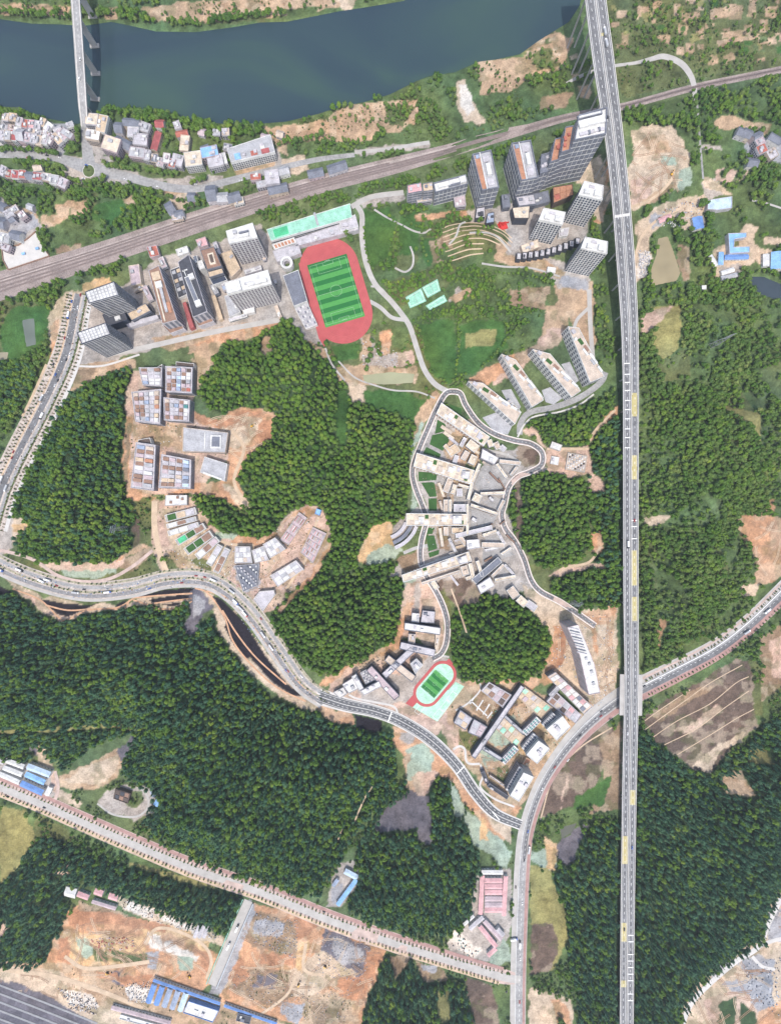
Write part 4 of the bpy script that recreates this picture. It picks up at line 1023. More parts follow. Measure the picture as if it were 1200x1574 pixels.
# stadium pitch and track
def stadium_shape(cx, cy, L, Wd, ang, n=14):
    c, s = math.cos(ang), math.sin(ang); r = Wd / 2; out = []
    for k in range(n + 1):
        a = -math.pi / 2 + math.pi * k / n; out.append((L / 2 - r + r * math.cos(a), r * math.sin(a)))
    for k in range(n + 1):
        a = math.pi / 2 + math.pi * k / n; out.append((-L / 2 + r + r * math.cos(a), r * math.sin(a)))
    return [(cx + c * x - s * y, cy + s * x + c * y) for x, y in out]
def flat(name, poly, z, m, parent, loc): return mesh_obj(name, [(x - loc[0], y - loc[1], z) for x, y in poly], [tuple(range(len(poly)))], M(m), parent)
def ringline(mb, poly, w, z, loc):
    inn = inset(poly, w); n = len(poly)
    for i in range(n):
        j = (i + 1) % n; mb.quad(*[(p[0] - loc[0], p[1] - loc[1], z) for p in (poly[i], poly[j], inn[j], inn[i])])
mat('turf_line', (.34, .46, .32)); mat('turf_light', (.07, .27, .065), .9, .1, .3); mat('turf_dark', (.02, .14, .035), .9, .1, .3); mat('track_red', (.40, .085, .088), .9, .1, .1); mat('track_pale', (.50, .14, .13), .9, .1, .1)
def pitch(label, track_label, cu, cv, ang, L, Wd, TL, TW, ns, extra=None, endm=None):
    cx, cy = W(cu, cv); loc = (cx, cy); t = empty('running_track', (cx, cy, 0), track_label, 'running track')
    o = stadium_shape(cx, cy, TL, TW, ang, 20); occupy(o, 2); flat('track_surface', o, .32, 'track_red', t, loc)
    mb = MB(); lw = max(.25, TW * .003)
    for k in range(5): ringline(mb, stadium_shape(cx, cy, TL - 3 - k * 4.4 * TW / 88, TW - 3 - k * 4.4 * TW / 88, ang, 20), lw, .36, loc)
    o = mb.build('lane_lines', M('track_pale'), t); o['kind'] = 'stuff'
    if endm: flat('infield', stadium_shape(cx, cy, TL - TW * .22, TW - TW * .22, ang, 20), .38, endm, t, loc)
    if extra:
        for px in extra: p = wpoly(P(px)); occupy(p, 1); flat('track_apron', p, .28, 'track_red', t, loc)
    g = empty('football_pitch', (cx, cy, 0), label, 'football pitch'); c, s = math.cos(ang), math.sin(ang)
    def R4(x0, x1, y0, y1): return [(cx + c * x - s * y, cy + s * x + c * y) for x, y in ((x0, y0), (x1, y0), (x1, y1), (x0, y1))]
    for i in range(ns): flat('turf_stripe', R4(-L / 2 + i * L / ns, -L / 2 + (i + 1) * L / ns, -Wd / 2, Wd / 2), .42, 'turf_light' if i % 2 else 'turf_dark', g, loc)
    mb = MB(); w = max(.18, L * .003); m_ = L * .03
    ringline(mb, R4(-L / 2 + m_, L / 2 - m_, -Wd / 2 + m_, Wd / 2 - m_), w, .47, loc)
    for e in (-1, 1):
        x0, x1 = sorted((e * (L / 2 - m_), e * (L / 2 - m_ - L * .155))); ringline(mb, R4(x0, x1, -Wd * .29, Wd * .29), w, .471, loc)
        x0, x1 = sorted((e * (L / 2 - m_), e * (L / 2 - m_ - L * .052))); ringline(mb, R4(x0, x1, -Wd * .13, Wd * .13), w, .472, loc)
    ringline(mb, [(cx + L * .09 * math.cos(k * .2618), cy + L * .09 * math.sin(k * .2618)) for k in range(24)], w, .473, loc)
    p = R4(-w / 2, w / 2, -Wd / 2 + m_, Wd / 2 - m_); mb.quad(*[(x - cx, y - cy, .474) for x, y in p]); mb.build('line_marking', M('turf_line'), g)
    for e in (-1, 1):
        gb = MB(); x, y = e * (L / 2 - m_), 0
        for dy in (-1, 1): X, Y = c * x - s * dy * Wd * .055, s * x + c * dy * Wd * .055; gb.box(X, Y, .2, .2, ang, .4, 2.8)
        X, Y = c * x, s * x; gb.box(X, Y, .2, Wd * .11, ang, 2.6, 2.8); gb.build('goal', M('white_paint'), g)
pitch('large striped green football pitch inside the stadium track', 'red running track of the big stadium below the green roofed hall', 516.5, 447, math.atan2(-96.3, 28.5), 100, 63, 166, 91, 14, ["459,405 478,398 505,500 498,537 490,520"])
sp = wpoly(P("623,1081 634,1087 672,1109 713,1055 700,1048 690,1060"))
ct = empty('sports_court', (*W(672, 1085), 0), 'pale green hard court strip right of the small running track', 'sports court'); cl = W(672, 1085); flat('court_surface', sp, .22, 'palegreen', ct, cl); occupy(sp, 2)
mb = MB(); [ringline(mb, wpoly(rect(u, v, 16, 9, -37 - 16)), .4, .26, cl) for u, v in ((684, 1085), (694, 1071), (673, 1098), (645, 1090))]; mb.build('court_lines', M('white_paint'), ct)
p = wpoly(P("623,1081 660,1040 690,1012 696,1020 650,1070 634,1087")); flat('track_apron', p, .27, 'track_red', ct, cl); occupy(p, 1)
pitch('small striped green football pitch of the lower school', 'small red running track of the lower school', 668, 1051, math.atan2(26.5, 22.5), 35, 27, 80, 42, 6, None, 'palegreen')
for s, lb in (("623,457 647,443 655,463 630,474", 'teal tennis court beside the curved road, left of the pair'), ("648,442 672,429 677,447 657,458", 'teal tennis court beside the curved road, right of the pair'), ("654,470 682,453 687,463 660,477", 'narrow teal court below the pair of tennis courts')):
    p = wpoly(P(s)); cx = sum(a for a, b_ in p) / 4; cy = sum(b_ for a, b_ in p) / 4; t = empty('tennis_court', (cx, cy, 0), lb, 'tennis court'); flat('court_surface', p, .2, 'greenroof', t, (cx, cy)); occupy(p, 2)
    mb = MB(); ringline(mb, inset(p, 2), .4, .24, (cx, cy)); q = inset(p, 2); a = [(q[0][i] + q[1][i]) / 2 for i in (0, 1)]; b_ = [(q[2][i] + q[3][i]) / 2 for i in (0, 1)]; mb.build('court_lines', M('white_paint'), t)
    mb = MB(); mb.box((a[0] + b_[0]) / 2 - cx, (a[1] + b_[1]) / 2 - cy, .2, math.hypot(a[0] - b_[0], a[1] - b_[1]), math.atan2(a[1] - b_[1], a[0] - b_[0]) - math.pi / 2, .2, 1.3); mb.build('net', M('grey'), t)

# towers on the upper right
for s, rm, lb in (("626,285 647,281 649,294 627,298", 'pink', 'pink roofed low slab at the west end of the upper tower group'), ("649.6,282.7 664.6,280 665.4,293 650.4,295", 'tan', 'tan roofed low slab second from the west of the upper tower group')):
    block('office_block', lb, s, 27, 'slate', rm, 'ledge', 'lilac', 5, 1.5, 2)
t = block('office_block', 'white rimmed low slab next to the upper tower group', "665.4,282 715.3,269 719,283.5 668.6,297", 28, 'slate', 'white', 'ledge', 'white', 7, 1.5, 0, par=1.6, edge=1.4); rbox(t, .3, .5, 18, 5, 3, 'white'); rbox(t, .87, .5, 9, 9, 3.5, 'white'); rbox(t, .6, .3, 18, 3, 1.6, 'slate')
for s, hh, lb in (("725,238 754,231 766.7,289 740,294", 44, 'dark office tower with brown and white roof, west one of the pair'), ("785,221 815,216 827,274 800,279", 47, 'dark office tower with brown and white roof, east one of the pair')):
    t = block('tower_block', lb, s, hh, 'slate', 'grey', 'ledge', 'white', 9, 1.6, 0, par=1.8, edge=1.4)
    q = getq(t); rbox(t, .5, .5, .2, .2, .1, 'grey')
    P0, P1 = sorted(q, key=lambda p: p[0] - 0.2 * p[1])[:2]
    def sidebox(du, dv, w, l, hh2, m, nm='roof_box'):
        a = math.radians(12); mb = MB(); mb.box(du * math.cos(a) - dv * math.sin(a), du * math.sin(a) + dv * math.cos(a), w, l, a, t['_h'], t['_h'] + hh2); mb.build(nm, M(m), t)
    sidebox(-8, 0, 7, 50, .3, 'orange', 'roof_deck'); sidebox(-4, 0, 1.2, 54, 2.2, 'white'); sidebox(3.5, 0, 6, 16, 4, 'white'); sidebox(3.5, 17, 9, 9, 1.4, 'lilac'); sidebox(3.5, -17, 9, 10, 1.2, 'lilac'); sidebox(3, 10, 2, 2, 2, 'slate'); sidebox(-8, 22, 5, 5, 2, 'bluegrey')
t = block('tower_block', 'tallest stepped tower with white roof beside the viaduct', "888.8,177.6 932,165.7 930,207 881.5,217", 85, 'slate', 'white', 'ledge', 'white', 9, 1.6, 0, par=1.8, edge=1.4)
q = getq(t)
for du, dv, w, l, hh2, m in ((0, 12, 34, 5, 2.5, 'slate'), (0, 11.8, 30, 2.4, 3.2, 'white'), (0, 2, 36, 9, 4, 'white'), (-2, -10, 34, 4, 2, 'lilac'), (-6, -10, 3, 5, 2.8, 'slate'), (8, -9.5, 3, 5, 2.8, 'slate'), (2, -9.5, 3, 4, 3, 'white')):
    a = math.radians(14); mb = MB(); mb.box(du * math.cos(a) - dv * math.sin(a), du * math.sin(a) + dv * math.cos(a), w, l, a, 85, 85 + hh2); mb.build('roof_box', M(m), t)
for s, hh, rm, lb in (("868,196 881,193.5 874.5,231.5 861.5,235", 70, 'orange', 'highest orange roof terrace step of the tallest tower'), ("852,214 866,211 859.5,246 845,250", 58, 'orange', 'middle orange roof terrace step of the tallest tower'), ("831,238 847,234 843,263.5 829,267.5", 45, 'slate', 'lowest slate roof terrace step of the tallest tower')):
    block('tower_step', lb, s, hh, 'slate', rm, 'ledge', 'white', 9, 1.6, 3, boxm='terracotta' if rm == 'orange' else 'lilac', par=1.4, edge=1.0)
for s, hh, lb in (("897,279 926.6,286 924.8,308.4 888,300", 60, 'white gridded apartment tower beside the viaduct, highest of three'), ("834.5,320.4 868.6,327 864,346 827,338", 48, 'white gridded apartment tower left of its two neighbours'), ("898,364.6 933,372 932,391 891.6,382", 60, 'white gridded apartment tower beside the viaduct, lowest of three')):
    t = block('apartment_tower', lb, s, hh, 'white', 'white', 'grid', 'navy', 4.5, 4.2, 0, par=1.6); rbox(t, .3, .3, 8, 6, 3.5, 'white'); rbox(t, .75, .35, 9, 8, 3.5, 'white'); rbox(t, .45, .75, 8, 4, 1.2, 'lilac')
t = block('low_building', 'orange coffered roof building in front of the tallest tower', "849,288 879,283 881,300 850,313", 13, 'dkbrown', 'orange', nbox=0); panels(t, 3, 2, 'orange', .08, .8); rbox(t, .2, .3, 8, 8, 1.5, 'terracotta')
for s, hh, w_, r_, lb in (("786.6,319.5 814,316 812,336 790,336", 15, 'dark', 'cream', 'cream roofed cube beside the slate plaza of the towers'), ("792,303 820,299 823,314 797,317", 18, 'slate', 'lilac', 'grey podium at the foot of the east office tower'), ("732,320 745,318 745,334 730,336", 11, 'dark', 'lilac', 'grey podium at the foot of the west office tower'), ("749,328 759,326 759,342 746,344", 11, 'dark', 'bluegrey', 'small blue grey cube right of the west tower podium'), ("697,304 714,300 716,316 699,318", 9, 'lilac', 'mauve', 'mauve roofed wing in front of the white rimmed slab'), ("770,300 783,298 784,318 772,320", 9, 'slate', 'slate', 'slate podium between the two office towers'), ("640,304 662,300 664,308 641,312", 9, 'lilac', 'beige', 'beige terrace in front of the pink roofed slab'), ("812,300 842,293 845,310 816,318", 7, 'slate', 'slate', 'flat slate podium behind the cream cube')):
    block('podium', lb, s, hh, w_, r_, 'band' if hh > 8 else None, nbox=2)
t = empty('event_stage', (*W(772, 348), 0), 'bright red framed stage on the clay below the towers', 'stage'); cx, cy = W(772, 348); mb = MB(); mb.box(0, 0, 14, 11, .3, 0, 1.2); mb.build('platform', M('redpaint'), t)
for k in range(4): mb = MB(); mb.box(-5 + k * 3.4, 1 + k, .8, 8, .3 + k * .5, 1.2, 4); mb.build('frame', M('redpaint'), t)
for k in range(11):
    f = k / 10; u, v = 797 + 90 * f, 394 - 24 * f + 5 * math.sin(f * 3)
    block('row_house', '%s dark terraced pavilion from the west in the sawtooth row' % ['first', 'second', 'third', 'fourth', 'fifth', 'sixth', 'seventh', 'eighth', 'ninth', 'tenth', 'eastern'][k], rect(u, v, 7, 10, 5), 9, 'dark', 'lilac', 'band', nbox=1, cat='house', group='sawtooth row of terraced pavilions', fl=3)
block('shed', 'small white roofed shed beside the grey yard of the towers', rect(847, 415, 13, 8, 8), 5, 'white', 'white', nbox=0)
block('row_house', 'cream terrace block above the sawtooth row', "800,378 826,368 829,380 803,390", 7, 'beige', 'cream', nbox=4)
block('low_building', 'white stepped block behind the leftmost gridded tower', "858,352 874,350 872,362 858,364", 7, 'white', 'lilac', nbox=3)

# stepped dormitories
for i, (s, hh, lb) in enumerate((("719,586 742,589 800,635 791,652", 20, 'westernmost pale dormitory slab with rows of dark windows'), ("770,544 792,553 835,615 817,626", 24, 'second pale dormitory slab from the west'), ("818,537 845,544 892,601 878,611", 26, 'third pale dormitory slab from the west'), ("872,502 889,504 928,579 906,588", 27, 'easternmost pale dormitory slab with rows of dark windows'))):
    t = block('dormitory', lb, s, hh, 'white', 'beige', 'sq', 'navy', 6.2, 6.4, 0, par=1.0)
    q = wpoly(P(s), hh); a = np.array(W(*P(s)[0], hh)); b_ = np.array(W(*P(s)[2], hh)); d = (b_ - a) / np.hypot(*(b_ - a)); nn = np.array([-d[1], d[0]]); an = math.atan2(d[1], d[0]); cen = np.array((t.location.x, t.location.y)); R = random.Random(i)
    for k, (f, o, l, w, h2, m) in enumerate(((.12, 2, 7, 5, 3, 'lilac'), (.24, -3, 4, 4, 3, 'white'), (.32, 3, 10, 5, .6, 'lawn'), (.46, 4, 10, 4, .7, 'brown'), (.5, -2, 12, 3, 2, 'white'), (.66, 2.5, 18, 3, 2.6, 'white'), (.7, -1.5, 10, 3, 1.2, 'grey'), (.86, 1, 10, 3, 2.6, 'white'))):
        L = np.hypot(*(b_ - a)); c = a + d * L * f + nn * o * .8 - cen; mb = MB(); mb.box(c[0], c[1], l, w, an, hh, hh + h2); mb.build('roof_garden' if m in ('lawn', 'brown') else 'roof_box', M(m), t)
for i, (s, hh) in enumerate((("776,619 783,614 801,634 793,641", 9), ("808,589 815,584 835,612 828,617", 9), ("864,579 870,574 890,597 884,602", 10), ("903,556 909,550 925,575 918,580", 10))):
    t = block('dormitory_wing', ['low white wing beside the westernmost dormitory', 'low white wing beside the second dormitory', 'low white wing beside the third dormitory', 'low white wing beside the easternmost dormitory'][i], s, hh, 'white', 'cream', nbox=0); panels(t, 2, 5, ['white', 'dkbrown', 'tan', 'white', 'lilac'], .2, .9)
for s in ("741,642 762,634 786,656 780,668 760,665", "770,600 785,598 800,625 792,640", "832,600 845,595 864,612 850,622 838,618", "862,560 875,556 889,585 880,592"):
    p = wpoly(P(s)); occupy(p, 1); o = mesh_obj('paved_court', [(x, y, .22) for x, y in p], [tuple(range(len(p)))], M('grey')); tag(o, kind='structure')

# western courtyard school (strip roofs)
for s, hh, n, m, lb, cols in (("214,565 250,565 249,594 220,592", 14, 3, 5, 'white strip roofed school wing at the north west of the clay clearing', ['bluegrey', 'lilac', 'white', 'mauve', 'brown', 'white', 'white', 'lilac', 'lilac', 'grey', 'white', 'white', 'lilac', 'grey', 'brown']),
    ("255,563 296.7,565 295.6,604.6 255,602.5", 16, 5, 6, 'strip roofed school wing with blue skylights at the north east', ['brown', 'brown', 'mauve', 'lilac', 'brown', 'beige', 'mauve', 'brown', 'brown', 'lilac', 'grey', 'brown', 'bluegrey', 'paleblue', 'bluegrey', 'paleblue', 'lilac', 'bluegrey', 'brown', 'mauve', 'dkbrown', 'white', 'brown', 'mauve', 'terracotta', 'mauve', 'grey', 'white', 'white', 'dkbrown']),
    ("203,602.5 248.7,598 246.7,652.5 209,648", 16, 5, 7, 'large strip roofed school wing with orange panels beside the western wood', ['lilac', 'mauve', 'brown', 'brown', 'mauve', 'brown', 'beige', 'grey', 'brown', 'brown', 'brown', 'lilac', 'brown', 'mauve', 'bluegrey', 'lilac', 'grey', 'lilac', 'bluegrey', 'lilac', 'grey', 'lilac', 'grey', 'lilac', 'grey', 'lilac', 'lilac', 'white', 'white', 'tan', 'lilac', 'orange', 'tan', 'brown', 'beige']),
    ("252,611 292.5,615 291,648 253,646", 16, 5, 5, 'strip roofed school wing above the sandy yard', ['brown', 'mauve', 'brown', 'brown', 'beige', 'mauve', 'lilac', 'lilac', 'grey', 'lilac', 'brown', 'lilac', 'lilac', 'bluegrey', 'lilac', 'brown', 'mauve', 'brown', 'mauve', 'brown', 'lilac', 'white', 'white', 'teal', 'white']),
    ("210,679.6 240,684 237,754.6 202,750", 12, 2, 10, 'long strip roofed school wing at the lower left of the clearing', ['mauve', 'brown', 'brown', 'lilac', 'white', 'brown', 'tan', 'mauve', 'brown', 'bluegrey', 'grey', 'brown', 'mauve', 'white', 'lilac', 'grey', 'orange', 'lilac', 'brown', 'beige']),
    ("249,698 294.6,706.7 293.5,751.5 244.6,750", 12, 4, 7, 'strip roofed school wing with blue roof lights at the lower right', ['brown', 'tan', 'lilac', 'mauve', 'brown', 'lilac', 'brown', 'brown', 'tan', 'lilac', 'grey', 'brown', 'lilac', 'mauve', 'mauve', 'lilac', 'beige', 'lilac', 'brown', 'lilac', 'brown', 'paleblue', 'slate', 'bluegrey', 'lilac', 'slate', 'bluegrey', 'paleblue'])):
    t = block('school_wing', lb, s, hh, 'lilac', 'lilac', 'band', nbox=0, par=1.3, edge=.8); panels(t, n, m, cols, .16, .5, rise=2.4)
for s, hh, lb in (("241,565 250,560 250,572 243,573", 9, 'white open frame above the north west school wing'), ("213,676 231,673 234,683 213,681", 8, 'white open frame at the head of the long school wing'), ("271,556 299,559 299,566 271,563", 8, 'white open frame at the head of the north east school wing')):
    block('pergola', lb, s, hh, 'white', 'dkbrown', nbox=0)
t = block('gymnasium', 'wide grey roofed gymnasium on the clay clearing', "282,656.7 351,665 346.7,696 281,694", 11, 'beige', 'grey', 'band', nbox=0); rbox(t, .5, .5, 1.5, 26, .9, 'white'); rbox(t, .76, .5, 16, 20, 2.2, 'white'); rbox(t, .76, .5, 12, 15, 2.6, 'slate', 'skylight'); rbox(t, .5, .02, .5, .5, .5, 'white')
t = block('gymnasium', 'square grey roofed hall with white edges below the gymnasium', "315,702 350,713 345.6,740 308,726", 9, 'white', 'grey', nbox=0); rbox(t, .5, .05, 30, 3, 1, 'white')
block('low_building', 'bare white concrete slab roof south of the school wings', "255,761 288,761 288,776.5 254,777.5", 6, 'concrete', 'white', nbox=3, boxm='brown')

# curved building site
def barb(lb, u0, v0, u1, v1, w, h, wall='white', roofm='lilac', n=0, cols=None, name='unfinished_block', nbox=0, win=None):
    t = block(name, lb, bar(u0, v0, u1, v1, w), h, wall, roofm, win, nbox=nbox)
    if n: panels(t, n, 1, cols, .12, .5)
    return t
for i, (a, n, cols) in enumerate((((255, 797, 302, 785, 11), 3, ['lawn', 'tan', 'lilac']), ((257, 809, 302, 797, 7), 3, ['white', 'brown', 'grey']), ((259, 820, 306, 806, 8), 3, ['white', 'white', 'lilac']), ((272, 834, 315, 808, 10), 3, ['greenpad', 'lawn', 'brown']), ((286, 848, 326, 820, 12), 3, ['lawn', 'lawn', 'brown']), ((303, 856, 335, 828, 10), 3, ['white', 'brown', 'mauve']), ((321, 868, 339, 838, 9), 2, ['white', 'lilac']), ((332, 880, 350, 843, 9), 3, ['brown', 'brown', 'lilac']))):
    barb('%s radial terrace bar from the top on the left of the curved site' % ['first', 'second', 'third', 'fourth', 'fifth', 'sixth', 'seventh', 'eighth'][i], *a, 6, 'white', 'concrete', n, cols)
for s, hh, lb in (("361.7,840 384.7,840 388,865.7 360.5,865.7", 10, 'square white roof at the west end of the curved row'), ("387,846 405,839 413.7,861 392,865.7", 10, 'white roof in the middle of the curved row'), ("404,836.7 423,826 439,844 415,858", 10, 'white roof at the east end of the curved row'), ("415,885 455,861 467,875 427,902", 8, 'long white concrete roof below the curved row'), ("389.5,921 399,909 421,907 423,914 404,940", 7, 'white roof at the tip of the curved site beside the road')):
    t = block('unfinished_block', lb, s, hh, 'concrete_pale', 'lilac', nbox=0)
    if len(getq(t)) == 4: panels(t, 4, 3, ['white', 'white', 'lilac', 'white', 'grey', 'white', 'beige'], .12, .3, rise=.6)
t = block('foundation', 'grey foundation grid at the right end of the curved site', "462,849 481,810 502,820 481,866", 2.5, 'concrete', 'mauve', nbox=0); panels(t, 5, 9, ['pink', 'grey', 'mauve', 'beige', 'grey', 'brown', 'lilac'], .35, 1.2, 'foundation_cell', stuff=True)
t = block('foundation', 'pink foundation grid above the curved white roofs', "430,830 460,787 472,796 444,838", 2, 'concrete', 'mauve', nbox=0); panels(t, 3, 9, ['pink', 'mauve', 'beige', 'grey', 'pink', 'brown', 'white'], .35, 1.2, 'foundation_cell', stuff=True)
t = block('scaffold_frame', 'dark scaffolded foundation in front of the curved row', "361,869 399,866 396,900 374,910", 4, 'grey', 'slate', nbox=0); panels(t, 7, 7, ['grey', 'lilac', '-', 'slate', 'white', '-'], .4, 2, 'formwork', stuff=True)
block('tank', 'blue domed tent at the top of the curved site', rect(489, 787, 8, 9, 20), 4, 'blue', 'skyblue', nbox=0, cat='tent')

# central campus: four cream bars with a spine between
for s, lb, cols in (("678,619 752.7,671.7 743,685.7 670,635.5", 'northern cream campus bar lying diagonally', None), ("640,696 729,723 722,744 635,717", 'second cream campus bar bridging the ring road', None), ("624,789 717.7,790 717.7,808 624,808", 'third cream campus bar lying level across the ring road', None), ("617,883.7 720,847.5 724.7,862.7 619.7,895", 'southern cream campus bar rising to the right', None)):
    t = block('campus_bar', lb, s, 14, 'white', 'cream', 'grid', 'brown', 3.5, 5, 0, par=1.1, edge=.9)
    panels(t, 11, 2, ['beige', 'cream', 'white', 'beige', 'lilac', 'cream', 'white', 'lawn', 'beige', 'cream', 'white', 'tan', 'beige'], .3, .7); q = getq(t); L0 = math.dist(q[0], q[1]); L1 = math.dist(q[0], q[3])
    for s_, r_, m_ in ((.25, .5, 'white'), (.45, .4, 'beige'), (.62, .55, 'white'), (.85, .5, 'lilac')):
        rbox(t, *((s_, r_) if L0 > L1 else (r_, s_)), 8, 8, 2.2, m_)
for s, hh, lb in (("741,690 765.5,704 759.7,713.7 738.7,704", 17, 'white cube roof below the northern campus bar'), ("716.5,830 736,829 737.5,841.7 717.7,845", 16, 'white cube roof between the third and southern campus bars'), ("733,900 752.7,887 759.7,900 738.7,913", 15, 'white cube roof with red dot above the oval wood'), ("703.7,858 716.5,853 719,865 706,867", 18, 'white cube roof on the east end of the southern campus bar'), ("695.5,792.7 709.5,792.7 709.5,805.5 695.5,805.5", 18, 'white cube roof on the east end of the third campus bar'), ("710.7,724 722,725 721,737 709,735", 18, 'white cube roof on the east end of the second campus bar')):
    block('campus_cube', lb, s, hh, 'lilac', 'white', 'band', nbox=1)
fill = "751,676,755,687,8,8,cream 761,680,766,690,8,7,beige 769,686,776,692,8,6,lilac 715,673,708,686,6,6,lilac 719,680,733,691,13,8,cream 689,697,704,687,14,3,tan 718,694,711,706,8,7,beige 729,700,723,713,10,8,cream 702,700,698,712,7,6,lilac 737,713,725,742,4.5,9,cream 725,742,719,768,4.5,9,cream 767,709,799,712.5,6,8,beige 763,713,778,734,4,7,cream 794,718,785,730,4,6,beige 738,759,776,757.5,4.5,8,cream 723,776,764,790,4.5,8,cream 774,769,766,785,5,7,beige 727,763,738,768,13,10,cream 752,764,758,770,4,6,white 700,824,756,810.5,7,8,lilac 742,823,763,816,5,7,cream 740,837.5,775,838.5,8,7,beige 764,817,775,836,4,6,lilac 728,894,768,860,10,9,slate 756,886,774,868,5,7,beige 760,892,792,886,5,7,cream 775,868,790,884,4,5,lilac 692,736,684,756,9,7,beige 699.5,745,695,759,7,7,cream 704,745,720,749.5,4,6,cream 706,751,706,763,9,6,lilac 685,768,685,789,7,7,beige 691.5,768,691.5,789,4,8,cream 697,781,715,781,12,8,lilac 718,775,718,822,4,9,cream 685,810,685,823,7,6,beige 694,815.5,712,815.5,9,6,tan 725,797,732,801,5,5,white 783,904,793,918,13,8,beige 796,919,808,929.5,12,7,cream 809,926,823,936,11,6,lilac 646,873,700,855,6,7,lilac 648,897,706,878,4,6,beige 733,862,741,886,5,8,cream 712,870,716,884,10,7,beige 722,866,728,893,6,7,cream 664,894,672,905,8,6,cream 690,828,700,848,4,6,lilac 745,846,765,842,4,4,white 770,852,785,842,3.5,5,cream 705,822,716,838,6,7,beige"
fl_ = []
for a in fill.split():
    *n_, mm = a.split(','); fl_.append(([float(x) for x in n_], mm))
ORD = 'first second third fourth fifth sixth seventh eighth ninth tenth eleventh twelfth thirteenth fourteenth fifteenth sixteenth seventeenth eighteenth nineteenth twentieth'.split(); seen = {}
for i, (n_, mm) in enumerate(sorted(fl_, key=lambda e: e[0][0] + e[0][2])):
    v = (n_[1] + n_[3]) / 2; band_ = 'northern' if v < 718 else 'second' if v < 786 else 'third' if v < 840 else 'southern'; key = (band_,); seen[key] = seen.get(key, 0) + 1
    block('campus_wing', '%s roofed low campus wing, %s from the west among those below the %s bar' % (mm.replace('concrete_pale', 'concrete'), ORD[seen[key] - 1], band_), bar(*n_[:5]), n_[5] + (i % 5) * .13, 'white' if mm != 'white' else 'lilac', mm, 'band' if n_[5] > 7 else None, nbox=i % 2, boxm=mm)
for i, r_ in enumerate((38, 47, 55)):
    pts = [(588 + r_ * math.cos(math.radians(t_)), 790 + r_ * math.sin(math.radians(t_))) for t_ in (20, 32, 45, 58, 70)]
    o = wall_along('curved_terrace', pts, 0, 5.5, 4 + i, ['lilac', 'slate', 'lilac'][i]); tag(o, ['innermost curved seating terrace beside the third campus bar', 'slate middle curved terrace beside the third campus bar', 'outermost curved terrace beside the third campus bar'][i], 'terrace')
for i, s in enumerate(("690,621 709,628 708,639 694,630", "672,645 684,652 686,662 668,667", "664,669 688,664 690,678 680,693 660,683", "655,687 677,698 676,704 650,697", "643,725 672,727 670,738 643,740", "647,742 667,741 671,763 660,764", "658,766 671,766 671,785 659,785", "657,811 668,811 664,821 656,821", "655,823 667,823 672,843 658,848", "658,850 675,845 674,852 660,857")):
    p = wpoly(P(s)); occupy(p, 1); o = mesh_obj('lawn', [(x, y, .25) for x, y in p], [tuple(range(len(p)))], M('lawn')); tag(o, kind='structure')

for s in ("741,716 763,716 779,736 774,755 737,757 729,745", "724,781 763,793 757,806 723,818", "742,842 775,842 790,852 764,862 740,878", "742,772 762,784 771,768 758,763", "745,826 764,820 772,834 745,834", "766,882 774,872 786,884 768,888", "768,712 792,716 782,729"):
    p = wpoly(P(s)); occupy(p, 1); o = mesh_obj('paved_court', [(x, y, .2) for x, y in p], [tuple(range(len(p)))], M('plaza')); tag(o, kind='structure')
for i, a in enumerate(((741, 757, 775, 753, 2.2), (726, 779, 760, 791, 2.2), (726, 819, 757, 805, 2.2), (742, 877, 764, 859, 2.4), (752, 726, 768, 742, 2.4), (766, 735, 776, 752, 2), (744, 863, 756, 856, 3), (776, 800, 768, 806, 2), (778, 822, 790, 834, 2.2))):
    tag(block('retaining_wall', '%s dark retaining wall from the top across the grey wedge courts of the campus' % ['third', 'fourth', 'sixth', 'ninth', 'first', 'second', 'eighth', 'fifth', 'seventh'][i], bar(*a), 3, 'dkbrown', 'brown', nbox=0, par=.3, edge=.3), cat='wall')
tr = "678,655,694,666,5 682,664,697,675,5 690,672,704,684,4 683,684,694,696,6 676,728,690,732,5 674,742,682,764,4 676,770,681,789,3.5 676,812,680,840,4 690,852,704,848,4 670,862,690,856,4 676,870,700,862,3 700,716,712,720,5 696,726,708,730,4 726,690,738,698,4 742,712,748,704,4 698,832,712,828,4 700,842,714,838,4 742,884,750,878,5 716,890,726,886,5 690,882,704,900,4"
for i, a in enumerate(sorted(tr.split(), key=lambda a_: float(a_.split(',')[1]))):
    n_ = [float(x) for x in a.split(',')]; block('terrace_slab', '%s low terrace slab from the top among the campus bars' % ORD[i], bar(*n_), 2.2 + (i % 4) * .7, ['cream', 'beige', 'lilac', 'white'][i % 4], ['beige', 'cream', 'lilac', 'tan', 'cream'][i % 5], nbox=0, par=.4, edge=.4, cat='terrace')
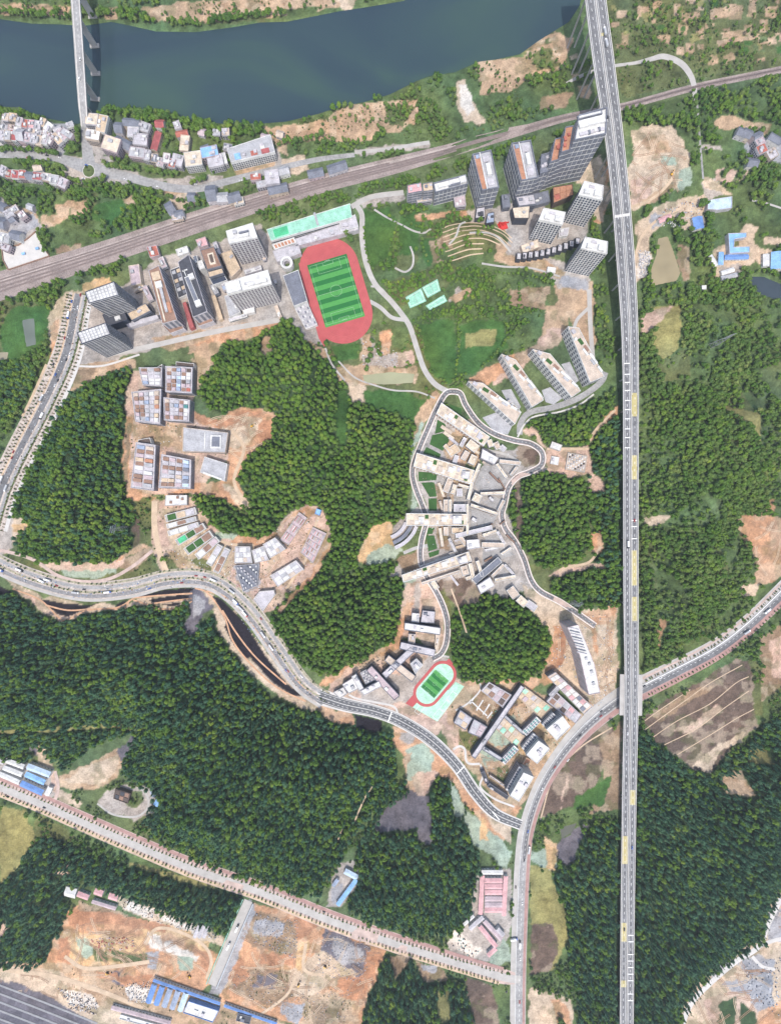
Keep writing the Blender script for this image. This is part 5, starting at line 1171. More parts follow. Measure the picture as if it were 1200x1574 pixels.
# lower school
for s, hh, w_, r_, lb in (("622,957 677,965 676,976 621,968", 16, 'slate', 'white', 'long white roofed bar across the lower school'), ("633,942 645,943 644,957 632,956", 10, 'lilac', 'white', 'small white roof behind the long white bar'), ("649,938 669,940 667,958 646,957", 10, 'slate', 'lilac', 'square pale roof behind the long white bar'), ("628,974 639,975 637,992 627,991", 8, 'lilac', 'beige', 'short link below the long white bar'), ("630,1020 640,1012 650,1022 638,1036", 11, 'white', 'grey', 'grey roofed gym beside the small track'),
                         ("540,1040 547,1036 559,1058 552,1062", 14, 'lilac', 'white', 'narrow white roof bar near the road bend'), ("526,1052 542,1042 552,1058 536,1066", 10, 'lilac', 'white', 'broad white roof left of the narrow bar'), ("554,1062 582,1047 586,1055 559,1069", 14, 'lilac', 'white', 'white roof bar at the foot of the crossing wings'), ("512,1064 528,1056 534,1066 522,1074", 7, 'grey', 'concrete_pale', 'small unfinished block at the road bend'), ("670,966 677,967 673,1003 667,1002", 8, 'cream', 'beige', 'narrow cream side wing right of the long white bar')):
    block('school_building', lb, s, hh, w_, r_, 'band', nbox=2)
for a, lb, rm in (((615, 992, 668, 1004, 11), 'lilac roofed school wing below the link', 'lilac'), ((634, 998, 590, 1039, 10), 'long lilac roofed diagonal school wing', 'lilac'), ((594, 1011, 636, 1044, 11), 'beige roofed crossing school wing', 'beige'), ((567, 1027, 610, 1073, 11), 'lilac roofed crossing school wing nearest the road', 'mauve')):
    a_ = bar(*a); block('school_wing', lb, a_, 12 + len(lb) % 4 * .2, 'slate', rm, 'grid', nbox=2, fl=3.6)
t = block('scaffold_frame', 'grey scaffolded block between the white bars of the lower school', "553,1034 566,1027 578,1045 562,1052", 6, 'grey', 'lilac', nbox=0); panels(t, 5, 5, ['grey', 'white', 'slate', 'lilac'], .35, 1.2, 'formwork', stuff=True)
# south east campus
t = block('long_block', 'big white roofed block stepping down beside the viaduct', "871,964 888,960 902,993 913,1021 921.5,1065 904,1068 890,1007", 32, 'mauve', 'white', 'rib', 'grey', 3.6, 5)
cxy = (t.location.x, t.location.y)
for k in range(9):
    f = k / 9; u, v = 881 + 14 * f, 966 + 42 * f; x, y = W(u, v, 32); mb = MB(); mb.box(x - cxy[0], y - cxy[1], 15, 1.2, math.radians(16 - 30), 32, 33.6); mb.build('roof_ridge', M('slate' if k % 2 else 'lilac'), t)
for u, v in ((905, 1020), (908, 1032), (911, 1050), (900, 1012)): x, y = W(u, v, 32); mb = MB(); mb.box(x - cxy[0], y - cxy[1], 4, 4, .3, 32, 34); mb.build('roof_box', M('grey'), t)
t = block('unfinished_block', 'half finished block with pink and white roof bays in front of the big white block', "841,1040 853,1033 910,1086 897,1098", 14, 'lilac', 'beige', 'band', nbox=0)
q = getq(t); L0 = math.dist(q[0], q[1]); L1 = math.dist(q[0], q[3]); panels(t, *((9, 2) if L0 > L1 else (2, 9)), ['slate', 'white', 'white', 'pink', 'white', 'mauve', 'white', 'tan', 'white', 'white', 'pink'], .14, .6)
for s, hh, lb in (("864,1100 876,1117 855,1138 839,1121", 22, 'white roofed square block with dark glazed front, highest of three'), ("827,1138 844.5,1150.5 825,1174 808,1160", 24, 'white roofed square block with dark glazed front, middle of three'), ("804,1187 820,1194 797,1232 783,1223", 27, 'white roofed block with striped front beside the road junction')):
    block('campus_hall', lb, s, hh, 'white', 'white', 'ledge' if hh > 26 else 'band', 'slate', 4, 3, 3, boxm='lilac')
for a, hh, w_, r_, lb in (((803, 1055, 727, 1164, 7.5), 12, 'slate', 'lilac', 'long diagonal grey walkway roof through the south campus'), ((738, 1147, 773, 1169, 6), 10, 'slate', 'grey', 'dark wing along the lower left court'), ((771, 1097, 805, 1128, 5), 9, 'slate', 'grey', 'grey wing between the two inner courts'), ((741, 1186, 748, 1203, 6), 7, 'slate', 'dark', 'upper piece of the curved dark pavilion'), ((750, 1206, 780, 1226, 6), 7, 'slate', 'dark', 'lower piece of the curved dark pavilion'), ((752, 1192, 784, 1214, 3), 5, 'beige', 'lilac', 'pale inner rim of the curved dark pavilion'), ((806, 1176, 812, 1166, 8), 4, 'tan', 'orange', 'orange roofed kiosk between the white blocks'), ((845, 1070, 858, 1056, 7), 9, 'lilac', 'grey', 'grey head block of the half finished wing')):
    block('campus_wing', lb, bar(*a), hh, w_, r_, 'band' if hh > 7.5 else None, nbox=1)
for s, hh, n, m, w_, cols, lb in (("739,1061.6 751,1048 786,1068 772,1087.5", 8, 4, 2, 'lilac', ['dkbrown', 'mauve', 'brown', 'beige', 'brown', 'mauve', 'lilac'], 'brown courtyard wing at the upper left of the south campus'), ("697,1111 707,1091 726,1104 715,1122", 8, 2, 2, 'slate', ['tan', 'grey', 'lilac', 'tan'], 'slate framed court at the left tip of the south campus'), ("719,1126 728,1105 749,1117 738,1133.5", 8, 2, 2, 'slate', ['mauve', 'lilac', 'mauve', 'grey'], 'slate framed court next to the left tip of the south campus'),
    ("791.6,1068 805,1055 849,1087.5 832,1105", 5, 6, 2, 'beige', ['tan', 'palegreen', 'beige', 'tan', 'mauve', 'tan', 'greenroof', 'tan', 'beige', 'lilac'], 'tan and green terrace garden along the upper inner court'), ("757,1116 772,1101 807,1131.6 794,1150", 5, 5, 2, 'beige', ['palegreen', 'tan', 'beige', 'greenroof', 'lilac', 'tan', 'beige'], 'tan and green terrace garden along the lower inner court'), ("839,1078 853,1062 893,1099 884,1112", 7, 5, 2, 'lilac', ['grey', 'mauve', 'dkbrown', 'beige', 'brown', 'lilac', 'pink'], 'mauve courtyard wing beside the half finished block')):
    t = block('campus_court', lb, s, hh, w_, 'lilac' if w_ != 'beige' else 'tan', 'band' if hh > 6 else None, nbox=0); q = getq(t)
    if math.dist(q[0], q[1]) < math.dist(q[0], q[3]): n, m = m, n
    panels(t, n, m, cols, .18, .3, rise=.8)
for a, n, m, hh, c_, lb in (((805, 1128, 828, 1105, 10), 6, 3, 10, 'teal', 'teal glazed grid wing at the upper inner court'), ((772, 1172, 793.5, 1149, 10), 6, 3, 10, 'teal', 'teal glazed grid wing at the lower inner court'), ((836, 1117, 853, 1099, 10), 6, 4, 14, 'navy', 'dark gridded front of the highest white square block'), ((805, 1153, 823, 1130, 10), 6, 4, 14, 'navy', 'dark gridded front of the middle white square block'), ((780, 1216, 801, 1180, 8), 9, 4, 16, 'navy', 'dark gridded front of the white block beside the junction')):
    t = block('glazed_wing', lb, bar(*a), hh, 'lilac', 'white', 'band', nbox=0, par=.3, edge=.3); q = getq(t)
    if math.dist(q[0], q[1]) < math.dist(q[0], q[3]): n, m = m, n
    panels(t, n, m, ['slate', c_, c_, 'slate', c_], .3, .25, 'skylight', stuff=True)
t = empty('walkway_grid', (*W(736, 1086), 0), 'white zigzag footpath frame in the sandy court', 'footpath')
for a in ((722, 1076, 748, 1100), (722, 1082, 728, 1072), (732, 1092, 742, 1076), (742, 1098, 752, 1082), (748, 1104, 756, 1094)):
    p = wpoly(bar(*a, 2)); cx, cy = W(736, 1086); mb = MB(); mb.prism([(x - cx, y - cy) for x, y in p], 0, .4 + a[0] % 7 * .01); mb.build('path_piece', M('white'), t)
block('site_hut', 'white roofed hut on the clay ledge beside the small copse', rect(854, 686, 17, 10, 20), 5, 'concrete', 'white', nbox=0)
t = block('foundation', 'pale foundation with white boxes on the ledge above the round wood', rect(885, 711, 30, 26, 10), 2, 'concrete', 'beige', nbox=0); panels(t, 7, 7, ['white', 'grey', '-', 'white', 'lilac', 'dark', 'white', '-'], .4, 1.6, 'foundation_cell', stuff=True); block('site_hut', 'small white slab left of the pale foundation', rect(852, 708, 12, 12, 10), 2, 'white', 'white', nbox=2)

# worker camps, sheds and factories (pitched roofs)
def shed(name, label, u0, v0, u1, v1, w, h, roofm, wall='white', cat='shed', group=None, rise=None):
    px = bar(u0, v0, u1, v1, w); poly = [W(u, v, h) for u, v in px]; a, b_, c, d = [np.array(p) for p in poly]; cen = (a + b_ + c + d) / 4; occupy(wpoly(px, h), 1.5)
    t = empty(name, (cen[0], cen[1], 0), label, cat, group); a, b_, c, d = a - cen, b_ - cen, c - cen, d - cen; rise = rise or w * .18
    m0, m1 = (a + d) / 2, (b_ + c) / 2
    cross = (b_ - a)[0] * (d - a)[1] - (b_ - a)[1] * (d - a)[0]
    v = [(*p, -.5) for p in (a, b_, c, d)] + [(*p, h) for p in (a, b_, c, d)] + [(*m0, h + rise), (*m1, h + rise)]
    f = [(0, 1, 5, 4), (2, 3, 7, 6), (1, 2, 6, 9, 5), (3, 0, 4, 8, 7)]
    wo = mesh_obj('wall', v, f, M(wall), t)
    e = (b_ - a) / np.hypot(*(b_ - a)) * .5; n_ = (d - a) / np.hypot(*(d - a)) * .5
    A, B, C, D = a - e - n_, b_ + e - n_, c + e + n_, d - e + n_; m0, m1 = m0 - e, m1 + e
    v = [(*A, h - .05), (*B, h - .05), (*m1, h + rise + .15), (*m0, h + rise + .15), (*C, h - .05), (*D, h - .05)]
    mesh_obj('roof', v, [(0, 1, 2, 3), (3, 2, 4, 5)], M(roofm), t)
    mb = MB(); L = np.hypot(*(b_ - a)); dd = (b_ - a) / L; nn = np.array([dd[1], -dd[0]]) * (1 if cross > 0 else -1)
    for side, st in ((1, a), (-1, d)):
        for k in range(max(1, int(L / 5))):
            p = st + dd * (k + .3) * L / max(1, int(L / 5)) + nn * side * .06; q_ = p + dd * 1.6; mb.quad((*p, 1.2), (*q_, 1.2), (*q_, min(h - .4, 2.6)), (*p, min(h - .4, 2.6)))
    o = mb.build('windows', M('glass'), wo); o['kind'] = 'stuff'
    return t
O3 = ['top', 'middle', 'bottom']; OR = ['first', 'second', 'third', 'fourth', 'fifth', 'sixth', 'seventh', 'eighth', 'ninth', 'tenth', 'eleventh', 'twelfth', 'thirteenth', 'fourteenth', 'fifteenth', 'sixteenth', 'seventeenth', 'eighteenth', 'nineteenth', 'twentieth', 'twenty first', 'twenty second', 'twenty third', 'twenty fourth', 'twenty fifth', 'twenty sixth', 'twenty seventh', 'twenty eighth', 'twenty ninth', 'thirtieth']
for i, a in enumerate(((10, 1169, 37, 1179, 7), (6, 1180, 34, 1191, 7), (-2, 1189, 30, 1203, 7))): shed('factory_shed', '%s white factory shed of three at the left edge above the diagonal road' % O3[i], *a, 7, 'white')
for i, a in enumerate(((43, 1178, 77, 1191, 9), (40, 1190, 69, 1203, 8), (33, 1204, 66, 1219, 9))): shed('factory_shed', '%s blue factory shed of three above the diagonal road' % O3[i], *a, 7, ['paleblue', 'skyblue', 'blue'][i])
shed('factory_shed', 'small white shed right of the blue factory sheds', 72, 1222, 78, 1210, 7, 5, 'white'); shed('factory_shed', 'white shed half outside the left edge', -10, 1166, 6, 1172, 6, 6, 'lilac')
t = block('ruin', 'charred roofless brick ruin on the gravel loop', "178,1212 201,1219 197,1235 175,1227", 6, 'dkbrown', 'dkbrown', nbox=0); panels(t, 3, 2, ['dark', 'dkbrown', 'brown'], .2, .5)
shed('hut', 'small blue hut at the wood edge right of the ruin', 240, 1238, 246, 1228, 8, 4, 'skyblue'); shed('hut', 'tiny blue grey hut beside the gravel loop', 233, 1216, 237, 1224, 5, 4, 'bluegrey')
shed('site_hut', 'white hut at the left end of the pink camp', 101, 1370, 117, 1374, 14, 5, 'white'); shed('site_hut', 'pink roofed barrack next to the white hut', 120, 1374, 136, 1380, 8, 5, 'pink')
for i, a in enumerate(((146, 1370, 158, 1374, 9), (168, 1377, 181, 1381, 9), (142, 1386, 178, 1397, 5))): shed('barrack', ['left pink barrack above the excavation', 'right pink barrack above the excavation', 'long lilac pink barrack along the excavation edge'][i], *a, 5, ['pink', 'pink', 'mauve'][i])
for i, x in enumerate((299, 306, 313)): shed('barrack', '%s pale grey barrack from the left beside the site street' % OR[i], x, 1441, x + 8, 1423, 5, 4, 'lilac')
for i in range(5): u, v = 228 + i * 12.2, 1541 + i * 3.2; shed('site_office', '%s blue roofed shed from the left in the row below the excavation' % OR[i], u, v, u + 9.5, v - 27, 7.5, 6, ['blue', 'blue', 'bluegrey', 'bluegrey', 'paleblue'][i])
shed('site_office', 'long narrow blue roof along the top of the shed row', 236, 1507, 338, 1543, 4, 5, 'blue'); shed('site_office', 'long narrow blue roof continuing towards the rubble site', 345, 1546, 425, 1574, 3.5, 4, 'blue')
t = block('site_office', 'white roofed canteen at the right end of the blue shed row', "290,1538 337,1553 327,1571 282,1556", 5, 'blue', 'white', nbox=3); block('site_office', 'dark roofed pavilion at the bottom edge right of the canteen', rect(375, 1565, 22, 12, 15), 5, 'slate', 'dark', nbox=2)
shed('barrack', 'long brownish pink barrack at the bottom edge below the sheds', 172, 1549, 262, 1573, 6, 4, 'mauve'); block('barrack', 'white roof strip below the long barrack', bar(185, 1562, 250, 1580, 7), 3, 'white', 'white', nbox=2)
shed('site_office', 'long blue roof on the small camp inside the southern wood', 548, 1352, 519, 1391, 6, 5, 'skyblue'); shed('site_office', 'pale blue cross roof of the small camp inside the southern wood', 530, 1339, 549, 1349, 8, 5, 'paleblue'); shed('site_office', 'small blue grey hut in the yard of the southern wood camp', 512, 1362, 519, 1352, 5, 4, 'bluegrey')
for i, v in enumerate((1354, 1363, 1372, 1382, 1391, 1399)): shed('barrack', '%s pink barrack from the top in the camp beside the right hand road' % OR[i], 745, v, 771, v, 7, 5, 'pink' if i < 3 or i == 5 else 'mauve', group='pink barracks of the roadside camp')
shed('barrack', 'tall pink barrack closing the left side of the roadside camp', 741, 1346, 738, 1405, 6, 5, 'pink'); shed('barrack', 'tall pink barrack closing the right side of the roadside camp', 777, 1347, 774, 1407, 6, 5, 'pink'); shed('barrack', 'white barrack closing the top of the roadside camp', 740, 1341, 772, 1341, 6, 5, 'white')
for i, (a, m_) in enumerate((((737, 1424, 762, 1455, 6), 'pink'), ((744, 1416, 770, 1444, 6), 'mauve'), ((762, 1458, 750, 1469, 6), 'pink'), ((722, 1428, 742, 1410, 6), 'lilac'), ((712, 1422, 728, 1408, 4), 'white'), ((764, 1428, 773, 1438, 6), 'lilac'))): shed('barrack', ['pink diagonal barrack of the lower camp', 'mauve diagonal barrack of the lower camp', 'short pink barrack at the foot of the lower camp', 'lilac barrack heading the lower camp', 'thin white barrack at the wood edge of the lower camp', 'small lilac hut on the roadside of the lower camp'][i], *a, 5, m_)
# right hand compounds
block('workshop', 'pale blue angular workshop roof above the brown pond', "1087,308 1124,302 1124,320 1104,323 1086,322", 7, 'lilac', 'paleblue', nbox=0); shed('workshop', 'bright blue workshop roof beside the pale yard', 1071, 334, 1074, 352, 15, 6, 'blue'); shed('workshop', 'faded pink shed on the sandy track', 1012, 340, 1030, 332, 7, 5, 'pink')
block('workshop', 'blue hooked workshop roof round a small court', "1118,359 1146,358 1146,365 1128,368 1127,380 1151,379 1151,388 1120,390", 7, 'lilac', 'skyblue', nbox=0); shed('workshop', 'long blue roof below the hooked workshop', 1113, 395.5, 1149, 394.5, 7, 5, 'blue'); shed('workshop', 'short blue roof left of the long blue roof', 1108, 388, 1107, 407, 7, 5, 'skyblue')
shed('workshop', 'narrow white shed left of the blue workshops', 1091, 393, 1101, 408, 6, 4, 'white'); shed('workshop', 'white shed below the blue workshops', 1108, 420, 1127, 414, 6, 4, 'white'); shed('workshop', 'grey shed at the foot of the blue workshops', 1108, 428, 1132, 422, 6, 4, 'grey')
shed('workshop', 'large blue roof at the right edge', 1195, 388, 1194, 414, 20, 6, 'skyblue'); shed('workshop', 'white shed left of the large blue roof at the edge', 1177, 391, 1177, 409, 9, 5, 'white')
tag(block('scrap_hut', 'white roofed hut standing alone in the valley wood', rect(1081, 442, 7, 6, 0), 4, 'white', 'white', nbox=0), cat='hut')

# ------------------------------------------------------------------ village houses
def house(label, u, v, w, l, ang, h, roofm, wall='white', gable=False, group=None):
    h += (u * 7.31 + v * 3.7) % 1.0 * 1.1
    if gable:
        c, s = math.cos(math.radians(ang)), math.sin(math.radians(ang)); return shed('village_house', label, u - c * w / 2, v - s * w / 2, u + c * w / 2, v + s * w / 2, l, h, roofm, wall, 'house', group, rise=l * .28)
    t = block('village_house', label, rect(u, v, w * 1.1, l * 1.1, ang), h, wall, roofm, 'grid', nbox=2 + int(u) % 3, cat='house', group=group, fl=3.2, bay=3.2, par=.8, edge=.35)
    return t
def row(place, txt, wall='white'):
    for i, a in enumerate(sorted(txt.split(), key=lambda a_: float(a_.split(',')[0]))):
        p = a.split(','); u, v, w, l, an, h = [float(x) for x in p[:6]]; g = p[6].endswith('^'); rm = p[6].rstrip('^')
        look = {'redroof': 'red roofed', 'slate': 'slate roofed', 'grey': 'grey roofed', 'lilac': 'pale roofed', 'cream': 'cream roofed', 'tan': 'tan roofed', 'pink': 'pink roofed', 'white': 'white roofed', 'skyblue': 'blue roofed', 'mauve': 'mauve roofed', 'brown': 'brown roofed', 'beige': 'beige roofed', 'terracotta': 'terracotta roofed'}[rm]
        house('%s %s house, %s from west %s' % (look, 'gabled' if g else 'flat', OR[i], place), u, v, w, l, an, h, rm, ('lilac', 'beige', wall, 'mauve', 'lilac')[i % 5], g)
row('in the northern row by the river bank', "9,180,9,11,8,10,beige 20,180,11,11,8,11,tan 30,187,9,12,10,10,lilac 39,190,9,12,8,11,terracotta 48,191,9,12,5,10,pink 58,192,9,12,5,12,lilac 66,188,8,12,20,11,tan 75,195,10,12,35,11,white")
row('in the long street row left of the roundabout', "3,208,9,14,3,11,lilac 12,208,9,14,4,12,grey 21,208,10,15,6,11,redroof 32,207,11,18,8,10,grey^ 43,211,9,14,8,12,mauve 52,213,9,14,9,12,lilac 61,216,9,14,10,12,beige 70,214,9,15,14,12,lilac 78,213,8,16,30,12,white")
row('in the lane behind the long street row', "8,196,9,8,6,8,grey 18,196,9,8,6,8,mauve 28,199,10,7,6,9,lilac 40,201,9,8,8,8,slate^ 50,202,9,7,8,9,beige 60,204,9,7,10,9,grey 70,203,8,8,15,9,mauve 108,192,10,8,-20,8,grey")
row('in the curved row at the roundabout', "88,213,9,18,-38,12,tan 95,207,9,18,-45,12,mauve 103,205,9,18,-58,13,grey 90,200,12,12,-20,9,lilac^")
row('in the row below the roundabout trees', "4,262,9,14,25,11,lilac 14,267,8,11,10,9,redroof 24,268,10,12,5,9,redroof 35,268,10,12,4,9,terracotta 46,270,12,12,5,8,slate^ 58,271,14,11,8,9,redroof 71,272,14,11,8,9,lilac 84,276,12,13,10,10,grey 97,281,13,14,25,11,lilac")
row('in the hamlet beside the white fenced lot', "3,318,14,13,30,8,slate^ 14,328,13,11,-30,9,grey 22,322,12,10,-30,9,lilac 34,330,10,9,-35,10,white 47,318,10,9,20,7,grey^ 2,342,14,16,20,8,slate^ 18,337,9,9,-30,7,slate^ 25,362,16,14,15,8,slate^ 7,366,15,14,10,9,grey 9,380,12,9,20,9,lilac")
row('on the terrace right of the bridge end', "141,183,18,16,5,14,cream 157,190,14,24,12,13,tan 143,207,20,14,10,13,white 171,221,24,20,18,15,cream 183,196,12,16,5,8,slate^ 203,188,26,12,4,9,slate^ 205,203,16,14,3,10,lilac 222,195,16,13,20,9,grey 216,214,20,16,5,11,lilac 190,220,26,14,25,8,slate^ 211,234,22,14,8,10,grey 246,190,13,12,5,7,redroof^ 240,217,28,10,-75,7,redroof^")
row('in the brick fronted row above the village road', "226,238,10,14,8,9,grey 238,243,9,12,8,10,slate 247,249,10,12,12,9,mauve 256,243,10,14,8,11,white 265,251,10,12,12,9,terracotta 273,246,16,16,14,9,lilac")
row('left of the big flat topped block', "280,205,18,9,-10,7,terracotta^ 284,220,13,22,6,9,cream 292,222,8,18,0,7,bluegrey_ 297,244,24,20,-8,13,cream 322,233,24,15,-12,13,skyblue 331,247,22,16,-12,12,lilac 343,244,10,16,-15,9,white".replace('292,222,8,18,0,7,bluegrey_ ', ''))
t = block('apartment_block', 'big flat topped grey block at the east end of the village', "349,229 416,207 423,234 355,250", 17, 'white', 'grey', 'grid', nbox=4, fl=3.3, bay=3.4); rbox(t, .18, .3, 9, 9, .8, 'skyblue', 'roof_panel'); rbox(t, .55, .25, 10, 7, .8, 'terracotta', 'roof_panel'); rbox(t, .8, .2, 12, 7, .8, 'redroof', 'roof_panel')
row('south of the village road by the railway', "262,320,12,20,-30,7,slate^ 275,328,14,10,-10,7,slate^ 273,333,16,10,-8,6,lilac 295,303,12,14,0,8,slate^ 325,297,15,24,-6,9,slate^ 342,303,18,14,-5,8,grey^ 360,303,20,15,-15,7,slate^ 367,309,14,9,-15,6,cream 393,272,15,9,-5,7,terracotta 402,283,14,9,-10,7,skyblue 418,272,20,20,-8,12,lilac 427,290,30,14,-12,8,slate^ 436,262,16,12,-15,8,grey^ 485,266,24,13,-12,6,slate^ 518,257,30,14,-18,7,slate^".replace('skyblue', 'grey'))
row('in the hillside hamlet at the right edge', "1140,203,15,13,20,8,slate^ 1148,205,13,14,25,8,slate^ 1163,210,14,12,-30,9,slate^ 1168,218,13,12,-30,10,mauve 1170,229,14,12,-25,11,terracotta 1191,213,20,12,30,10,slate^ 1186,236,14,13,-30,9,lilac 1156,250,16,13,5,7,slate^")
R_ = random.Random(5); k_ = 0
for i in range(200):
    u, v = R_.uniform(2, 440), 182 + i * .42; x, y = W(u, v)
    cl_ = CLS[int((y - GY0) / GS), int((x - GX0) / GS)]
    sl = window([(x - 7, y - 7), (x + 7, y + 7)], 0)
    if OCC[sl].any() or k_ >= 26 or v > 262: continue
    house('small %s outbuilding, %s from the top among the village gardens' % (R_.choice(['grey', 'plain']), ['first', 'second', 'third', 'fourth', 'fifth', 'sixth', 'seventh', 'eighth', 'ninth', 'tenth', 'eleventh', 'twelfth', 'thirteenth', 'fourteenth', 'fifteenth', 'sixteenth', 'seventeenth', 'eighteenth', 'nineteenth', 'twentieth', 'twenty first', 'twenty second', 'twenty third', 'twenty fourth', 'twenty fifth', 'twenty sixth'][k_]), u, v, R_.uniform(9, 14), R_.uniform(8, 11), R_.uniform(-20, 20), R_.uniform(4, 8), R_.choice(['grey', 'lilac', 'slate', 'mauve', 'beige']), 'lilac', R_.random() < .4); k_ += 1
# fenced concrete lot
lot = P("4,383 30,377 45,366 56,356 66,378 77,394 14,415 6,400"); p = wpoly(lot); occupy(p, 1); o = mesh_obj('concrete_lot', [(x, y, .2) for x, y in p], [tuple(range(len(p)))], M('concrete_pale')); tag(o, kind='structure')
t = empty('lot_wall', (*W(40, 390), 0), 'low brown wall round the white concrete lot', 'wall'); cx, cy = W(40, 390)
for a, b_ in zip(lot, lot[1:] + lot[:1]):
    q = wpoly(bar(*a, *b_, 1.3)); mb = MB(); mb.prism([(x - cx, y - cy) for x, y in q], 0, 1.6); mb.build('wall_panel', M('brown'), t)
for u, v, k in ((38, 391, 0), (59, 383, 1)):
    mb = MB(); t = empty('blue_frame', (*W(u, v), 0), ['small blue play frame on the white lot, left one', 'small blue play frame on the white lot, right one'][k], 'play frame'); mb.box(0, 0, 5, 3.5, .3, 2.2, 2.6); mb.build('canopy', M('skyblue'), t)
    for dx, dy in ((-2, -1.2), (2, -1.2), (-2, 1.2), (2, 1.2)): mb = MB(); mb.box(dx, dy, .3, .3, 0, .2, 2.3); mb.build('leg', M('blue'), t)

HAZE = 0.00006
# ------------------------------------------------------------------ trees
def leaf_mat(name, dark, light, yel):
    m = bpy.data.materials.new(name); m.use_nodes = True; nt = m.node_tree; N = nt.nodes; L = nt.links; b = N['Principled BSDF']
    b.inputs['Roughness'].default_value = 0.75; b.inputs['Specular IOR Level'].default_value = 0.15
    oi = N.new('ShaderNodeObjectInfo'); g = N.new('ShaderNodeNewGeometry')
    r = N.new('ShaderNodeValToRGB'); e = r.color_ramp.elements; e[0].color = (*dark, 1); e[1].color = (*yel, 1); e[1].position = 1.0; k = e.new(.6); k.color = (*light, 1); e.new(.93).color = tuple((a + c) / 2 for a, c in zip(light, yel)) + (1,)
    n = N.new('ShaderNodeTexNoise'); n.inputs['Scale'].default_value = 0.022; n.inputs['Detail'].default_value = 3; L.new(oi.outputs['Location'], n.inputs['Vector'])
    ad = N.new('ShaderNodeMath'); ad.operation = 'MULTIPLY_ADD'; L.new(oi.outputs['Random'], ad.inputs[0]); ad.inputs[1].default_value = .6
    sb = N.new('ShaderNodeMapRange'); sb.inputs['From Min'].default_value = .3; sb.inputs['From Max'].default_value = .7; sb.inputs['To Min'].default_value = 0; sb.inputs['To Max'].default_value = .5
    L.new(n.outputs['Fac'], sb.inputs['Value']); L.new(sb.outputs[0], ad.inputs[2]); L.new(ad.outputs[0], r.inputs['Fac'])
    n2 = N.new('ShaderNodeTexNoise'); n2.inputs['Scale'].default_value = 1.1; n2.inputs['Detail'].default_value = 2; L.new(g.outputs['Position'], n2.inputs['Vector'])
    mr = N.new('ShaderNodeMapRange'); mr.inputs['From Min'].default_value = .3; mr.inputs['From Max'].default_value = .7; mr.inputs['To Min'].default_value = .6; mr.inputs['To Max'].default_value = 1.4; L.new(n2.outputs['Fac'], mr.inputs['Value'])
    vm = N.new('ShaderNodeVectorMath'); vm.operation = 'SCALE'; L.new(r.outputs['Color'], vm.inputs[0]); L.new(mr.outputs[0], vm.inputs['Scale']); L.new(vm.outputs[0], b.inputs['Base Color'])
    MATS[name] = m; return m
leaf_mat('leaf_forest', (.036, .092, .024), (.100, .185, .030), (.200, .270, .042)); leaf_mat('leaf_fir', (.036, .094, .056), (.064, .142, .074), (.11, .185, .080)); leaf_mat('leaf_mixed', (.055, .11, .032), (.110, .18, .045), (.190, .230, .070)); leaf_mat('leaf_shrub', (.055, .09, .03), (.10, .14, .05), (.18, .19, .08))
mat('bark', (.13, .095, .07), .95, .2, 1.0)
